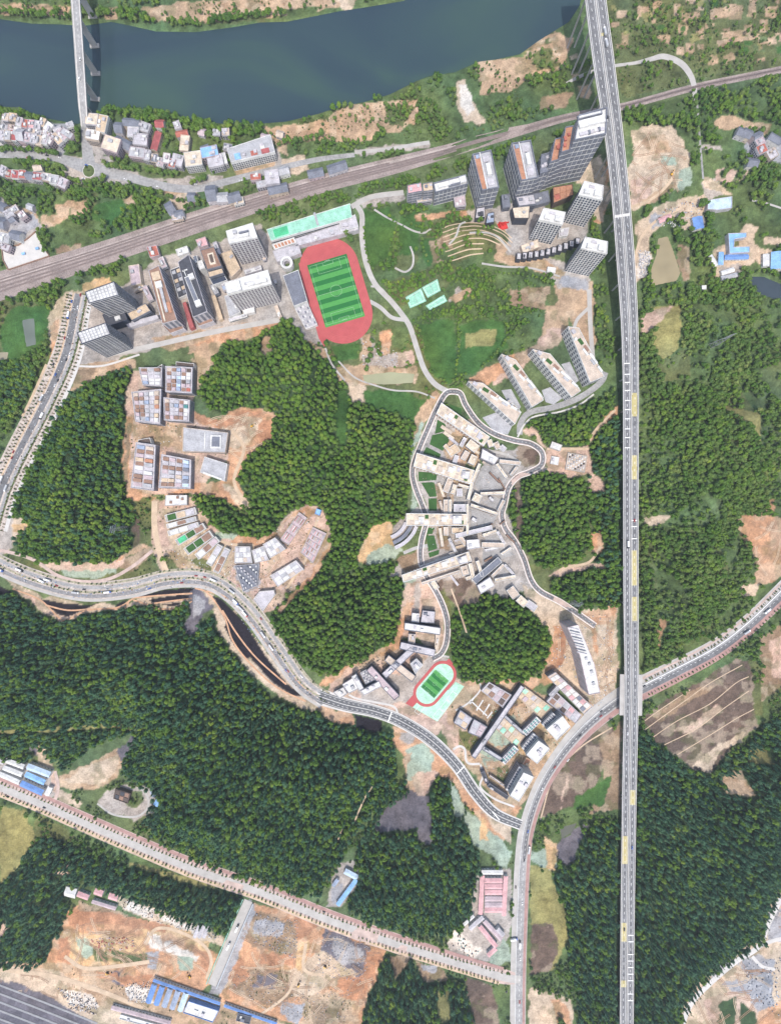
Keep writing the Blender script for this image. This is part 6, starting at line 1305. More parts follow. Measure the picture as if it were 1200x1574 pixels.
def tree_mesh(name, seed, height, rad, kind, nleaf, leafm):
    R = np.random.default_rng(seed); V = []; F = []; mi = []
    def tube(p0, p1, r0, r1, k=5):
        p0, p1 = np.array(p0, float), np.array(p1, float); d = p1 - p0; d /= np.linalg.norm(d); s = np.cross(d, (0, 0, 1) if abs(d[2]) < .9 else (1, 0, 0)); s /= np.linalg.norm(s); t = np.cross(d, s); b = len(V)
        for p, r in ((p0, r0), (p1, r1)):
            for i in range(k): a = 2 * math.pi * i / k; V.append(tuple(p + s * r * math.cos(a) + t * r * math.sin(a)))
        for i in range(k): F.append((b + i, b + (i + 1) % k, b + k + (i + 1) % k, b + k + i)); mi.append(0)
    tube((0, 0, -1), (0, 0, height * (.92 if kind == 'cone' else .6)), rad * .08, rad * .05)
    lobes = []
    if kind == 'round':
        lobes = [((0, 0, height * .70), rad * .86)] + [((rad * .5 * math.cos(a), rad * .5 * math.sin(a), height * (.52 + .14 * R.random())), rad * (.42 + .16 * R.random())) for a in R.random() * 6 + np.arange(5) * 1.2566]
    elif kind == 'cone':
        lobes = [((R.normal(0, .1) * rad, R.normal(0, .1) * rad, height * f), rad * (1.05 - f) * 1.15) for f in (.28, .42, .56, .70, .83, .94)]
    else:
        lobes = [((R.normal(0, .35) * rad, R.normal(0, .35) * rad, height * (.45 + .3 * R.random())), rad * (.45 + .25 * R.random())) for i in range(4)]
    for c, r in lobes[1:4]: tube((0, 0, height * .35), c, rad * .04, rad * .02, 4)
    w = np.array([l[1] ** 2 for l in lobes]); w /= w.sum()
    # inner mass of each lobe: a faceted, uneven ball
    for c, r in lobes:
        b = len(V); k = 6; rings = ((-.7, .65), (0, .95), (.6, .75))
        for z, q in rings:
            for i in range(k): a = 2 * math.pi * i / k + z; s = r * .8 * q * R.uniform(.75, 1.15); V.append((c[0] + s * math.cos(a), c[1] + s * math.sin(a), c[2] + r * .8 * z * (1.25 if kind == 'cone' else .9)))
        V.append((c[0], c[1], c[2] + r * .8))
        for j in range(2):
            for i in range(k): F.append((b + j * k + i, b + j * k + (i + 1) % k, b + (j + 1) * k + (i + 1) % k, b + (j + 1) * k + i)); mi.append(1)
        for i in range(k): F.append((b + 2 * k + i, b + 2 * k + (i + 1) % k, b + 3 * k)); mi.append(1)
    for i in range(nleaf):
        c, r = lobes[R.choice(len(lobes), p=w)]; d = R.normal(size=3); d[2] = abs(d[2]) * 1.0 + .05 if R.random() < .8 else d[2]; d /= np.linalg.norm(d)
        p = np.array(c) + d * r * R.uniform(.8, 1.0); n = d + R.normal(size=3) * .3; n /= np.linalg.norm(n); s = np.cross(n, R.normal(size=3)); s /= np.linalg.norm(s); t = np.cross(n, s); q = rad * R.uniform(.13, .24); b = len(V)
        V += [tuple(p - s * q * .9), tuple(p - t * q * .6), tuple(p + s * q), tuple(p + t * q * .6)]; F.append((b, b + 1, b + 2, b + 3)); mi.append(1)
    me = bpy.data.meshes.new(name); me.from_pydata(V, [], F); me.materials.append(M('bark')); me.materials.append(M(leafm)); me.polygons.foreach_set('material_index', mi); me.update(); return me
KINDS = {}
tc = bpy.data.collections.new('tree_kinds'); COL.children.link(tc)
specs = [('forest', 'round', 11, 3.3, 120, 'leaf_forest'), ('forest', 'clump', 10, 3.5, 110, 'leaf_forest'), ('fir', 'cone', 15, 3.0, 130, 'leaf_fir'), ('fir', 'round', 12.5, 2.9, 120, 'leaf_fir'), ('mixed', 'round', 9, 3.6, 120, 'leaf_mixed'), ('mixed', 'clump', 8, 3.8, 120, 'leaf_mixed'), ('shrub', 'clump', 3.0, 2.0, 60, 'leaf_shrub'), ('shrub', 'round', 3.4, 1.9, 60, 'leaf_shrub')]
protos = []
for i, (k, sh, h_, r_, nl, lm) in enumerate(specs):
    nm = 'broadleaf_tree' if k in ('forest', 'mixed') else 'conifer_tree' if k == 'fir' else 'shrub'
    o = bpy.data.objects.new(nm, tree_mesh(nm, 100 + i, h_, r_, sh, nl, lm)); tc.objects.link(o); protos.append(o); KINDS.setdefault(k, []).append(i)
order = sorted(range(len(protos)), key=lambda i: protos[i].name); rank = {i: k for k, i in enumerate(order)}
# node group: one instance of a kind on each point
ng = bpy.data.node_groups.new('plant_points', 'GeometryNodeTree'); ng.interface.new_socket('Geometry', in_out='INPUT', socket_type='NodeSocketGeometry'); ng.interface.new_socket('Geometry', in_out='OUTPUT', socket_type='NodeSocketGeometry')
gi = ng.nodes.new('NodeGroupInput'); goo = ng.nodes.new('NodeGroupOutput'); ci = ng.nodes.new('GeometryNodeCollectionInfo'); ci.inputs['Collection'].default_value = tc; ci.inputs['Separate Children'].default_value = True; ci.inputs['Reset Children'].default_value = True
ip = ng.nodes.new('GeometryNodeInstanceOnPoints'); ip.inputs['Pick Instance'].default_value = True
def nattr(n, t): a = ng.nodes.new('GeometryNodeInputNamedAttribute'); a.data_type = t; a.inputs['Name'].default_value = n; return a.outputs[0]
ng.links.new(gi.outputs[0], ip.inputs['Points']); ng.links.new(ci.outputs[0], ip.inputs['Instance']); ng.links.new(nattr('kind', 'INT'), ip.inputs['Instance Index']); ng.links.new(nattr('size', 'FLOAT_VECTOR'), ip.inputs['Scale'])
e2r = ng.nodes.new('FunctionNodeEulerToRotation'); ng.links.new(nattr('turn', 'FLOAT_VECTOR'), e2r.inputs[0]); ng.links.new(e2r.outputs[0], ip.inputs['Rotation']); ng.links.new(ip.outputs[0], goo.inputs[0])
def planting(name, label, pts, cat=None):
    """pts: list of (x, y, z, kind index, scale xy, scale z)"""
    if not pts: return
    me = bpy.data.meshes.new(name); me.from_pydata([p[:3] for p in pts], [], []); n = len(pts)
    a = me.attributes.new('kind', 'INT', 'POINT'); a.data.foreach_set('value', [rank[p[3]] for p in pts])
    a = me.attributes.new('size', 'FLOAT_VECTOR', 'POINT'); a.data.foreach_set('vector', [c for p in pts for c in (p[4], p[4], p[5])])
    a = me.attributes.new('turn', 'FLOAT_VECTOR', 'POINT'); a.data.foreach_set('vector', [c for p in pts for c in (rnd.uniform(-.1, .1), rnd.uniform(-.1, .1), rnd.random() * 6.28)])
    o = bpy.data.objects.new(name, me); COL.objects.link(o); md = o.modifiers.new('plants', 'NODES'); md.node_group = ng
    return tag(o, label, cat, kind='stuff')
def cell(x, y): return int(min(max((y - GY0) / GS + .5, 0), NY - 1)), int(min(max((x - GX0) / GS + .5, 0), NX - 1))
TAKEN = np.zeros((NY, NX), bool)
def scatter(poly, sp, kinds, s0, s1, classes, prob=1.0, cluster=None, seed=0):
    R = random.Random(seed); xs = [p[0] for p in poly]; ys = [p[1] for p in poly]; out = []; row_ = 0; y = min(ys); P_ = np.array(poly)
    cand = []
    while y < max(ys):
        x = min(xs) + (sp / 2 if row_ % 2 else 0)
        while x < max(xs): cand.append((x + R.uniform(-.42, .42) * sp, y + R.uniform(-.42, .42) * sp)); x += sp
        y += sp * .866; row_ += 1
    if not cand: return out
    c = np.array(cand); ins = inside(c[:, 0], c[:, 1], poly)
    dens = fbm(c[:, 0], c[:, 1], cluster, 301 + seed, 3) if cluster else np.ones(len(c))
    for (x, y), ok, d in zip(cand, ins, dens):
        if not ok or not (GX0 < x < GX1 and GY0 < y < GY1): continue
        j, i = cell(x, y)
        if OCC[j, i] or TAKEN[j, i] or CLS[j, i] not in classes: continue
        if R.random() > (prob if not cluster else min(1.0, max(0.0, (d - .5) * 7 + prob))): continue
        s = R.uniform(s0, s1); out.append((x, y, zat(x, y) - .3, R.choice(kinds), s, s * R.uniform(.85, 1.2)))
    return out
FC = {CLASSES['f']}; OC = {CLASSES[k] for k in 'gsm'}; ALLG = FC | OC
F_, X_, M_, S_ = KINDS['forest'], KINDS['fir'], KINDS['mixed'], KINDS['shrub']
mixk = {'hill_west': F_ * 3 + X_, 'hill_mid': F_[:1] * 5 + F_ + M_, 'hill_round': F_[:1] * 5 + F_ + M_, 'strip_viaduct': F_ * 2 + X_, 'copse_south': F_ * 3 + M_, 'copse_north': F_ * 2 + M_, 'hill_court': F_[:1] * 4 + F_, 'hill_southwest': F_ * 2 + X_ * 3, 'wood_south': F_ + X_ * 2, 'belt_southwest': X_ * 4 + F_,
        'wood_bottom': X_ * 3 + F_, 'wood_roadside': X_ * 2 + F_, 'hill_southeast': X_ * 3 + F_, 'hill_east': F_ + M_ * 2, 'wood_valley': M_}
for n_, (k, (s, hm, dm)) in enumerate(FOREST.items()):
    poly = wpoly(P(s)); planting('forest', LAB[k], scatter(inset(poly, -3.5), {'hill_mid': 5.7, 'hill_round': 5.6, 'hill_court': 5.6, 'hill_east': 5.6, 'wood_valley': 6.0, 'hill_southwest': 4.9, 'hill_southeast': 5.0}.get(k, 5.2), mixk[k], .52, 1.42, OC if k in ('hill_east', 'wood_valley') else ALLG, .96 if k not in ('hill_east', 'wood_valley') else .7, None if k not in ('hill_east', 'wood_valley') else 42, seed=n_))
# scrub and loose trees between the fields
def region(label, s, sp, kinds, s0, s1, prob, cluster, seed, name='scrub', classes=OC): planting(name, label, scatter(wpoly(P(s)), sp, kinds, s0, s1, classes, prob, cluster, seed))
region('scrub and bushes along the far river bank', "-40,-40 700,-40 560,12 400,34 240,48 0,36 -40,36", 6, M_ * 2 + S_ + F_, .6, 1.1, .35, 34, 50)
region('dark trees along the far river bank', "-40,14 0,18 60,24 110,26 160,20 200,22 240,34 300,36 360,28 420,22 470,14 490,18 440,28 400,32 360,40 300,48 240,47 200,38 160,32 110,35 60,34 0,28 -40,28", 5, F_ * 2 + M_, .8, 1.3, .8, 25, 49, 'tree_belt', ALLG | {CLASSES['t']})
region('trees along the village river bank', "-40,160 60,178 120,188 160,168 240,170 340,188 400,190 410,200 400,212 330,212 290,205 250,196 180,182 150,190 120,205 60,186 -40,178", 6, M_ + F_ * 2, .9, 1.5, .9, None, 51, 'tree_belt', ALLG)
region('garden trees and bushes around the village houses', "-40,180 420,190 440,250 420,300 250,340 150,300 0,300 -40,300", 6.5, M_ * 2 + F_, .6, 1.15, .38, 30, 52)
region('trees in the gardens between village and railway', "0,300 150,290 300,300 330,320 150,385 0,425", 6, M_ + F_, .7, 1.3, .45, 28, 53)
region('bushes on the fields between river and railway', "420,200 520,165 640,130 740,95 900,60 920,150 700,222 560,245 430,250", 6, M_ * 2 + F_ + S_, .6, 1.3, .42, 32, 54)
region('hedges and bushes between the allotments in the upper right', "915,-40 1240,-40 1240,100 1060,130 945,155", 6.5, M_ + S_ * 2 + F_, .5, 1.1, .30, 26, 55)
region('bushes on the sandy river flat', "400,190 520,160 640,125 740,95 880,55 900,130 700,215 420,225", 7, S_ * 2 + M_, .4, 1.0, .22, 24, 75, 'scrub', OC | {CLASSES['t'], CLASSES['o']})
region('bushes on the far bank fields', "-40,-40 600,-40 540,10 240,40 -40,30", 6.5, S_ * 2 + M_, .4, 1.0, .25, 22, 76, 'scrub', OC | {CLASSES['t']})
region('low hedges across the allotments', "915,-40 1240,-40 1240,100 1060,130 945,155", 6, S_ * 2 + M_, .35, .8, .2, 18, 77, 'scrub', OC | {CLASSES['t'], CLASSES['e'], CLASSES['y']})
region('weeds and bushes on the building sites', "200,560 430,560 510,780 420,940 240,880 190,760", 8, S_, .3, .8, .12, 26, 78, 'scrub', OC | {CLASSES['o'], CLASSES['t']})
region('weeds and bushes on the south campus ground', "690,1050 900,1050 830,1220 700,1160", 7, S_, .3, .8, .1, 22, 79, 'scrub', OC | {CLASSES['o'], CLASSES['t']})
region('weeds on the orange excavation', "60,1380 600,1400 560,1600 60,1540", 9, S_, .3, .7, .05, 26, 80, 'scrub', OC | {CLASSES['e'], CLASSES['t']})
region('tree belt along both sides of the railway in the upper right', "955,172 1070,142 1240,110 1240,135 1080,165 960,195", 5.5, F_ + M_, .7, 1.2, .7, 20, 56, 'tree_belt')
region('dense bushes around the compounds on the right', "985,190 1240,130 1240,470 985,470", 5.8, M_ * 2 + F_ * 2, .6, 1.3, .62, 30, 57)
region('tree belt between the railway and the upper towers', "380,330 540,290 640,270 720,240 880,195 900,185 905,200 830,225 720,262 640,285 540,308 420,345", 5, F_ + M_, .7, 1.1, .8, 18, 58, 'tree_belt')
region('tree belt between the railway and the western towers', "-40,455 60,430 200,385 200,400 180,425 120,440 60,452 0,480 -40,490", 6, F_ + M_, .8, 1.2, .5, 22, 59, 'tree_belt')
region('bushes round the fish ponds at the left edge', "-40,440 110,445 100,480 70,560 60,600 0,700 -40,700", 6, M_ + F_, .7, 1.3, .42, 26, 60)
region('dark trees on the left edge beside the west road', "-40,555 60,560 65,575 30,640 0,650 -40,650", 5.5, F_ + X_, .8, 1.3, .9, None, 61, 'tree_belt')
region('trees on the garden hill right of the stadium', "555,312 800,325 860,420 850,480 700,495 600,460 560,400", 5.4, F_ * 2 + M_, .6, 1.2, .62, 24, 62)
region('hedges between the green lawns', "635,478 860,470 860,520 780,550 700,600 660,590", 5.5, F_ + M_, .6, 1.0, .25, 20, 63)
region('bushes beside the viaduct above the dormitories', "905,330 960,300 960,640 930,600 915,560", 5.5, F_ + M_, .7, 1.1, .75, 20, 64)
region('scrub on the slope right of the viaduct', "983,440 1240,440 1240,1060 1100,1000 983,1050", 5.8, M_ * 2 + F_ + S_, .6, 1.2, .55, 34, 65)
region('scrub on the lower right slopes', "978,1080 1240,1000 1240,1600 978,1600", 6, M_ + F_ + S_, .6, 1.1, .5, 30, 66)
region('scrub between the right hand road and the viaduct', "815,1130 955,1080 955,1600 812,1600", 6, M_ + F_ + S_, .6, 1.1, .42, 28, 67)
region('scrub below the diagonal road in the lower left', "-40,1210 330,1350 300,1380 100,1360 -40,1480", 6, M_ + S_ + F_, .6, 1.2, .42, 26, 68)
region('scrub along the wood edge above the diagonal road', "80,1180 240,1210 500,1370 490,1400 200,1290 60,1225", 6, M_ + S_, .5, 1.0, .4, 24, 69)
region('scrub around the lower woods', "530,1200 790,1200 790,1620 540,1620", 6, M_ + F_ + S_, .6, 1.1, .5, 24, 70)
region('scrub between stadium and farm plots', "490,490 660,490 690,640 560,660 500,600", 6, M_ + F_, .5, 1.0, .3, 22, 71)
region('scrub on the verges of the lower left road', "0,850 260,860 260,900 100,900 0,880", 6, S_, .6, 1.1, .2, 24, 72)
region('bushes on the plot below the western school', "195,765 250,765 260,880 160,880", 6, S_ + M_, .5, 1.0, .3, 22, 73)
def hedge(label, s, step, kinds, s0, s1, jit=1.2, name='hedge'):
    q = catmull([W(*p) for p in P(s)], 10); out = []; acc = 0
    for a, b_ in zip(q[:-1], q[1:]):
        L = math.hypot(*(b_ - a)); acc += L
        if acc >= step:
            acc = 0; x, y = b_[0] + rnd.uniform(-jit, jit), b_[1] + rnd.uniform(-jit, jit); s_ = rnd.uniform(s0, s1); out.append((x, y, zat(x, y) - .2, rnd.choice(kinds), s_, s_))
    return out
hd = []
for s in ("644,487 690,484 740,488 780,484 800,482", "702,492 703,540 700,575", "560,345 562,385 572,415", "596,330 612,360 600,395 604,410", "610,325 640,350 690,345 705,330", "650,330 648,372 658,405", "668,345 672,400", "770,490 778,520 740,565", "795,430 800,470 830,480", "745,420 748,470", "700,425 760,420 830,430"): hd += hedge('', s, 4.2, F_ + M_, .55, .95)
planting('hedge', 'rows of hedge trees dividing the garden hill and the lawns', hd)

# single trees that can be told apart: streets and gardens of the village and yards
def linked(src, name, x, y, z, s, sz, rz, label, cat, group):
    o = bpy.data.objects.new(name, src.data); COL.objects.link(o); o.location = (x, y, z); o.scale = (s, s, sz); o.rotation_euler = (0, 0, rz); return tag(o, label, cat, group)
RT = [("0,234 30,232 60,236 92,240", 5.5, 'broadleaf street tree on the north side of the road left of the roundabout'), ("22,252 50,254 78,258 104,262", 4.6, 'broadleaf street tree on the south side of the road left of the roundabout'), ("104,240 116,228 124,212 122,200", 4.2, 'broadleaf tree in the clump beside the bridge approach'), ("108,232 118,236 126,228", 4.5, 'broadleaf tree at the corner of the clump beside the bridge approach'), ("108,275 124,284 145,284 165,277", 5, 'broadleaf tree in the row below the roundabout'), ("160,252 175,258 195,262 215,262", 4.8, 'broadleaf street tree right of the roundabout'), ("225,264 245,268 275,272", 5, 'broadleaf street tree in front of the brick fronted row'), ("290,283 305,282 322,276", 5, 'broadleaf street tree near the blue roofed house'),
      ("215,180 240,176 275,186", 6, 'broadleaf bank tree behind the red roofed houses'), ("252,205 262,215 256,232", 6, 'broadleaf garden tree beside the long red roof'), ("296,200 320,210 340,222", 6.5, 'broadleaf tree behind the blue roofed house'), ("255,300 262,306 300,312 330,312", 6.5, 'broadleaf tree among the slate roofs by the railway'), ("100,292 120,300 125,290", 5, 'broadleaf tree below the row of red roofs'), ("20,290 40,300 60,295 30,310", 5.5, 'broadleaf tree in the dark garden behind the red roofs'),
      ("580,245 600,240 620,238", 6, 'broadleaf tree beside the bank path'), ("430,225 460,220 500,210", 7, 'broadleaf tree on the sandy river flat'), ("505,175 520,170 545,166", 8, 'broadleaf tree on the river edge of the sandy flat'), ("535,366 540,372 530,360", 4, 'broadleaf tree at the north east corner of the stadium'), ("1068,312 1080,316 1070,320", 5, 'broadleaf tree between the workshop yards'), ("558,575 568,552 575,512", 9, 'broadleaf tree among the farm plots below the stadium'), ("256,856 258,857 257,860", 3, 'lone round tree at the end of the sandy slope path'), ("856,1556 860,1570 862,1560", 6, 'broadleaf tree on the sandy clearing at the bottom edge')]
ptr = [0, 1, 4, 5]; cnt = 0; used = set()
for s, step, lb in RT:
    hh_ = sorted(hedge('', s, step, [0, 1, 4, 5, 4, 5], 1.0, 1.5, 1.0))
    for q_, (x, y, z, k, sc_, sz) in enumerate(hh_):
        linked(protos[k], 'broadleaf_tree', x, y, zat(x, y) - .3, sc_, sz, rnd.random() * 6.28, (OR[q_] + ' ' + lb.replace('broadleaf street tree', 'street tree').replace(' tree ', ' tree from west ', 1)) if len(hh_) > 1 else lb, 'tree', lb.split(' tree ')[-1] if ' tree ' in lb else 'village trees'); cnt += 1
# the prototypes themselves stand as ordinary plants
for i, (u, v, lb) in enumerate(((70, 300, 'rounded dark tree at the east side of the garden behind the red roofs'), (128, 306, 'spreading dark tree beside the sandy plots'), (96, 1356, 'tall conifer at the corner above the white hut'), (122, 1352, 'tall conifer above the pink roofed barrack'), (152, 330, 'rounded light tree above the long bright green plot'), (182, 352, 'spreading light tree below the long bright green plot'), (137, 263, 'clipped shrub in the middle of the round traffic island'), (134, 258, 'clipped shrub at the upper side of the round traffic island'))):
    x, y = W(u, v); protos[i].location = (x, y, zat(x, y) + (.3 if i > 5 else -.2)); tag(protos[i], lb, 'shrub' if i > 5 else 'tree')
# planting pits along the new roads
def pits(pts, off, step, t0=0., t1=1.):
    V, F, C = strip(P(pts) if isinstance(pts, str) else pts, 1, 0, off, None, 20); acc = 0; out = []
    n = len(C)
    for k, ((x0, y0, _, a), (x1, y1, _, _)) in enumerate(zip(C[:-1], C[1:])):
        L = math.hypot(x1 - x0, y1 - y0); t = 0
        while t < L:
            acc += .5
            if acc >= step:
                acc = 0
                if t0 <= k / n <= t1: out.append((x0 + (x1 - x0) * t / L, y0 + (y1 - y0) * t / L, a))
            t += .5
    return out
mat('pit_soil', (.16, .13, .095), .95, .25)
pit_me = bpy.data.meshes.new('pit'); mb = MB(); mb.box(0, 0, 1.6, 5.0, 0, .1, .42); pit_me.from_pydata(mb.v, [], mb.f); pit_me.materials.append(M('pit_soil'))
sap = tree_mesh('sapling', 900, 3.6, 1.7, 'clump', 50, 'leaf_forest'); sap2 = tree_mesh('sapling', 901, 3.2, 1.5, 'round', 46, 'leaf_mixed')
def plant_row(p, lb, grp, limit):
    global cnt2
    extra = []
    for (x, y, a) in p:
        if rnd.random() < (.12 if cnt2 < 300 else .4): continue
        x += rnd.uniform(-.7, .7); y += rnd.uniform(-.7, .7)
        if cnt2 < 300:
            o = linked(rnd.choice([sap, sap2]) if False else type('S', (), {'data': rnd.choice([sap, sap2])})(), 'street_sapling', x, y, .15, rnd.uniform(.75, 1.2), rnd.uniform(.8, 1.2), rnd.random() * 6, lb, 'sapling', grp); cnt2 += 1
        else: s_ = rnd.uniform(.7, 1.0); extra.append((x, y, .15, rnd.choice(S_), s_, s_))
    return extra
cnt2 = 0; ex = []
for off, lb in ((-6.5, 'young street tree in the median row of the diagonal road'), (9.0, 'young street tree in the lower side row of the diagonal road')): ex += plant_row(pits(GR[:-1], [off] * 11, 6.2), lb, lb[18:], 300)
for off, lb in ((13, 'young street tree in the red side path of the right hand road'),): ex += plant_row(pits(ER[9:], [off] * 6, 6.5), lb, lb[18:], 300)
for off in (-8,): ex += plant_row(pits(ER[9:], [off] * 6, 5), 'young street tree in the upper row of the right hand road beyond the viaduct', 'upper row of the right hand road', 300)
for off in (16, 11, -12.5, -19): ex += plant_row(pits(WR, [off] * 7, 6.0), 'young street tree in the planting rows of the west road', 'planting rows of the west road', 300)
for off in (1, -12): ex += plant_row(pits(SR, [off] * 12, 7.5), 'young street tree on the verge of the lower left road', 'verge of the lower left road', 300)
planting('verge_shrubs', 'low shrubs in the planting strips of the new roads', ex)
# soil pits under the side rows, one object per road
for pts, offs, st in ((GR[:-1], (9.0, -6.5), 6.2), (WR, (16, 11, -12.5, -19), 6.0), (ER[9:], (13, -8), 6.5)):
    mb = MB()
    for o_ in offs:
        for x, y, a in pits(pts, [o_] * len(pts), st):
            if rnd.random() > .14: mb.box(x + rnd.uniform(-.5, .5), y + rnd.uniform(-.5, .5), rnd.uniform(1.3, 2.3), rnd.uniform(3.2, 5.2), a + rnd.uniform(-.12, .12), .2, .44)
    o = mb.build('planting_pits', M('pit_soil')); tag(o, 'dark soil planting pits in the side strip of %s' % ('the diagonal road' if pts is not WR and len(pts) > 8 else 'the west road' if pts is WR else 'the right hand road'), kind='stuff')

# ------------------------------------------------------------------ vehicles
for nm, c in dict(car_white=(.75, .75, .75), car_dark=(.03, .03, .035), car_red=(.35, .03, .03), car_blue=(.05, .12, .40), car_silver=(.40, .41, .43), tyre=(.02, .02, .02), machine=(.65, .36, .03)).items(): mat(nm, c, .35 if nm != 'tyre' else .9, .05, spec=.5)
def vehicle(label, u, v, ang, kind, col, z=0.0):
    x, y = W(u, v, z); name = {'car': 'car', 'truck': 'truck', 'bus': 'bus', 'digger': 'excavator'}[kind]; t = empty(name, (x, y, z + (zat(x, y) if z == 0 else 0) + .35), label, name); t.rotation_euler = (0, 0, math.radians(ang)); m = M(col)
    L_, w, hb = {'car': (4.6, 1.9, .85), 'truck': (11, 2.6, 1.1), 'bus': (11, 2.6, 3.0), 'digger': (5, 3, 1.2)}[kind]
    if kind == 'car':
        mb = MB(); mb.box(0, 0, L_, w, 0, .3, hb); mb.build('body', m, t); v_ = [(-1.6, -.85, hb), (1.2, -.85, hb), (1.2, .85, hb), (-1.6, .85, hb), (-1.1, -.7, 1.45), (.5, -.7, 1.45), (.5, .7, 1.45), (-1.1, .7, 1.45)]
        mesh_obj('glazing', v_, [(0, 1, 5, 4), (1, 2, 6, 5), (2, 3, 7, 6), (3, 0, 4, 7)], M('glass'), t); mesh_obj('roof', [(a, b_, 1.46) for a, b_, c in v_[4:]], [(0, 1, 2, 3)], m, t)
    elif kind == 'truck':
        mb = MB(); mb.box(4.4, 0, 2.0, 2.4, 0, .5, 2.8); cb_o = mb.build('cab', m, t); mb = MB(); mb.box(-1.2, 0, 8.6, 2.6, 0, 1.0, 3.4); mb.build('cargo_box', M('car_white' if col != 'car_white' else 'car_silver'), t); mb = MB(); mb.box(0, 0, 10.5, 1.4, 0, .5, 1.0); mb.build('chassis', M('tyre'), t); mb = MB(); mb.box(5.42, 0, .06, 2.1, 0, 1.7, 2.6); mb.build('windscreen', M('glass'), cb_o)
    elif kind == 'bus':
        mb = MB(); mb.box(0, 0, L_, w, 0, .4, 3.1); mb.build('body', m, t); mb = MB(); mb.box(0, 0, L_ - .6, w + .06, 0, 1.5, 2.5); mb.build('glazing', M('glass'), t); mb = MB(); mb.box(-2, 0, 2.5, 1.6, 0, 3.1, 3.4); mb.build('roof_unit', M('car_silver'), t)
    else:
        mb = MB(); mb.box(-.6, 0, 3.2, 2.6, 0, 1.1, 2.2); mb.build('body', m, t); mb = MB(); mb.box(.6, .8, 1.3, 1.1, 0, 1.1, 3.0); mb.build('cab', M('glass'), t)
        for s in (-1, 1): mb = MB(); mb.box(0, s * 1.2, 4.2, .7, 0, 0, 1.0); mb.build('crawler_track', M('tyre'), t)
        v_ = [(1, -.25, 1.6), (1, .25, 1.6), (4, .25, 4.2), (4, -.25, 4.2), (1, -.25, 2.1), (1, .25, 2.1), (4, .25, 4.7), (4, -.25, 4.7)]; mesh_obj('boom', v_, [(0, 1, 2, 3), (4, 5, 6, 7), (0, 3, 7, 4), (1, 2, 6, 5), (2, 3, 7, 6)], m, t)
        v_ = [(4, -.2, 4.5), (4, .2, 4.5), (6, .2, 1.2), (6, -.2, 1.2), (4.4, -.2, 4.5), (4.4, .2, 4.5), (6.5, .2, 1.2), (6.5, -.2, 1.2)]; mesh_obj('arm', v_, [(0, 1, 2, 3), (4, 5, 6, 7), (0, 3, 7, 4), (1, 2, 6, 5)], m, t); mb = MB(); mb.box(6.2, 0, 1.2, 1.2, 0, .2, 1.3); mb.build('bucket', M('tyre'), t)
    if kind != 'digger':
        for a in ((-.32, .32) if kind == 'car' else (-.36, -.25, .38)):
            for s in (-1, 1):
                n = 10; r = .34 if kind == 'car' else .5; vv = [(a * L_ + r * math.cos(2 * math.pi * k / n), s * w * .5 + dy, r + r * math.sin(2 * math.pi * k / n) - .3) for dy in (-.12, .12) for k in range(n)]; ff = [(k, (k + 1) % n, n + (k + 1) % n, n + k) for k in range(n)] + [tuple(range(n)), tuple(range(2 * n - 1, n - 1, -1))]; mesh_obj('wheel', vv, ff, M('tyre'), t)
dz = lambda v: deck_at(v)[2]
for v, off, kd, c_, lb in ((52, -6, 'truck', 'car_white', 'white lorry on the viaduct near the top edge, upper of two'), (71, -6, 'truck', 'car_white', 'white lorry on the viaduct near the top edge, lower of two'), (180, 6, 'car', 'car_dark', 'dark car on the viaduct beside the tallest tower'), (350, -6, 'car', 'car_silver', 'silver car on the viaduct beside the gridded towers'), (520, 6, 'car', 'car_white', 'white car on the viaduct above the dormitory road'), (800, -5, 'car', 'car_red', 'red car on the viaduct beside the round wood'), (836, 5, 'truck', 'car_dark', 'dark lorry on the viaduct beside the round wood'), (1130, 5, 'car', 'car_white', 'white car on the viaduct just below the underpass'), (1300, -5, 'car', 'car_blue', 'blue car on the lower viaduct'), (1426, 5, 'car', 'car_dark', 'dark car on a yellow patch of the lower viaduct')):
    c = deck_at(v); x, y = c[0] + math.sin(c[3]) * off, c[1] - math.cos(c[3]) * off; k = 1 - c[2] / H
    vehicle(lb, 600 + x / k, 787 - y / k, math.degrees(c[3]) + (180 if off < 0 else 0), kd, c_, c[2])
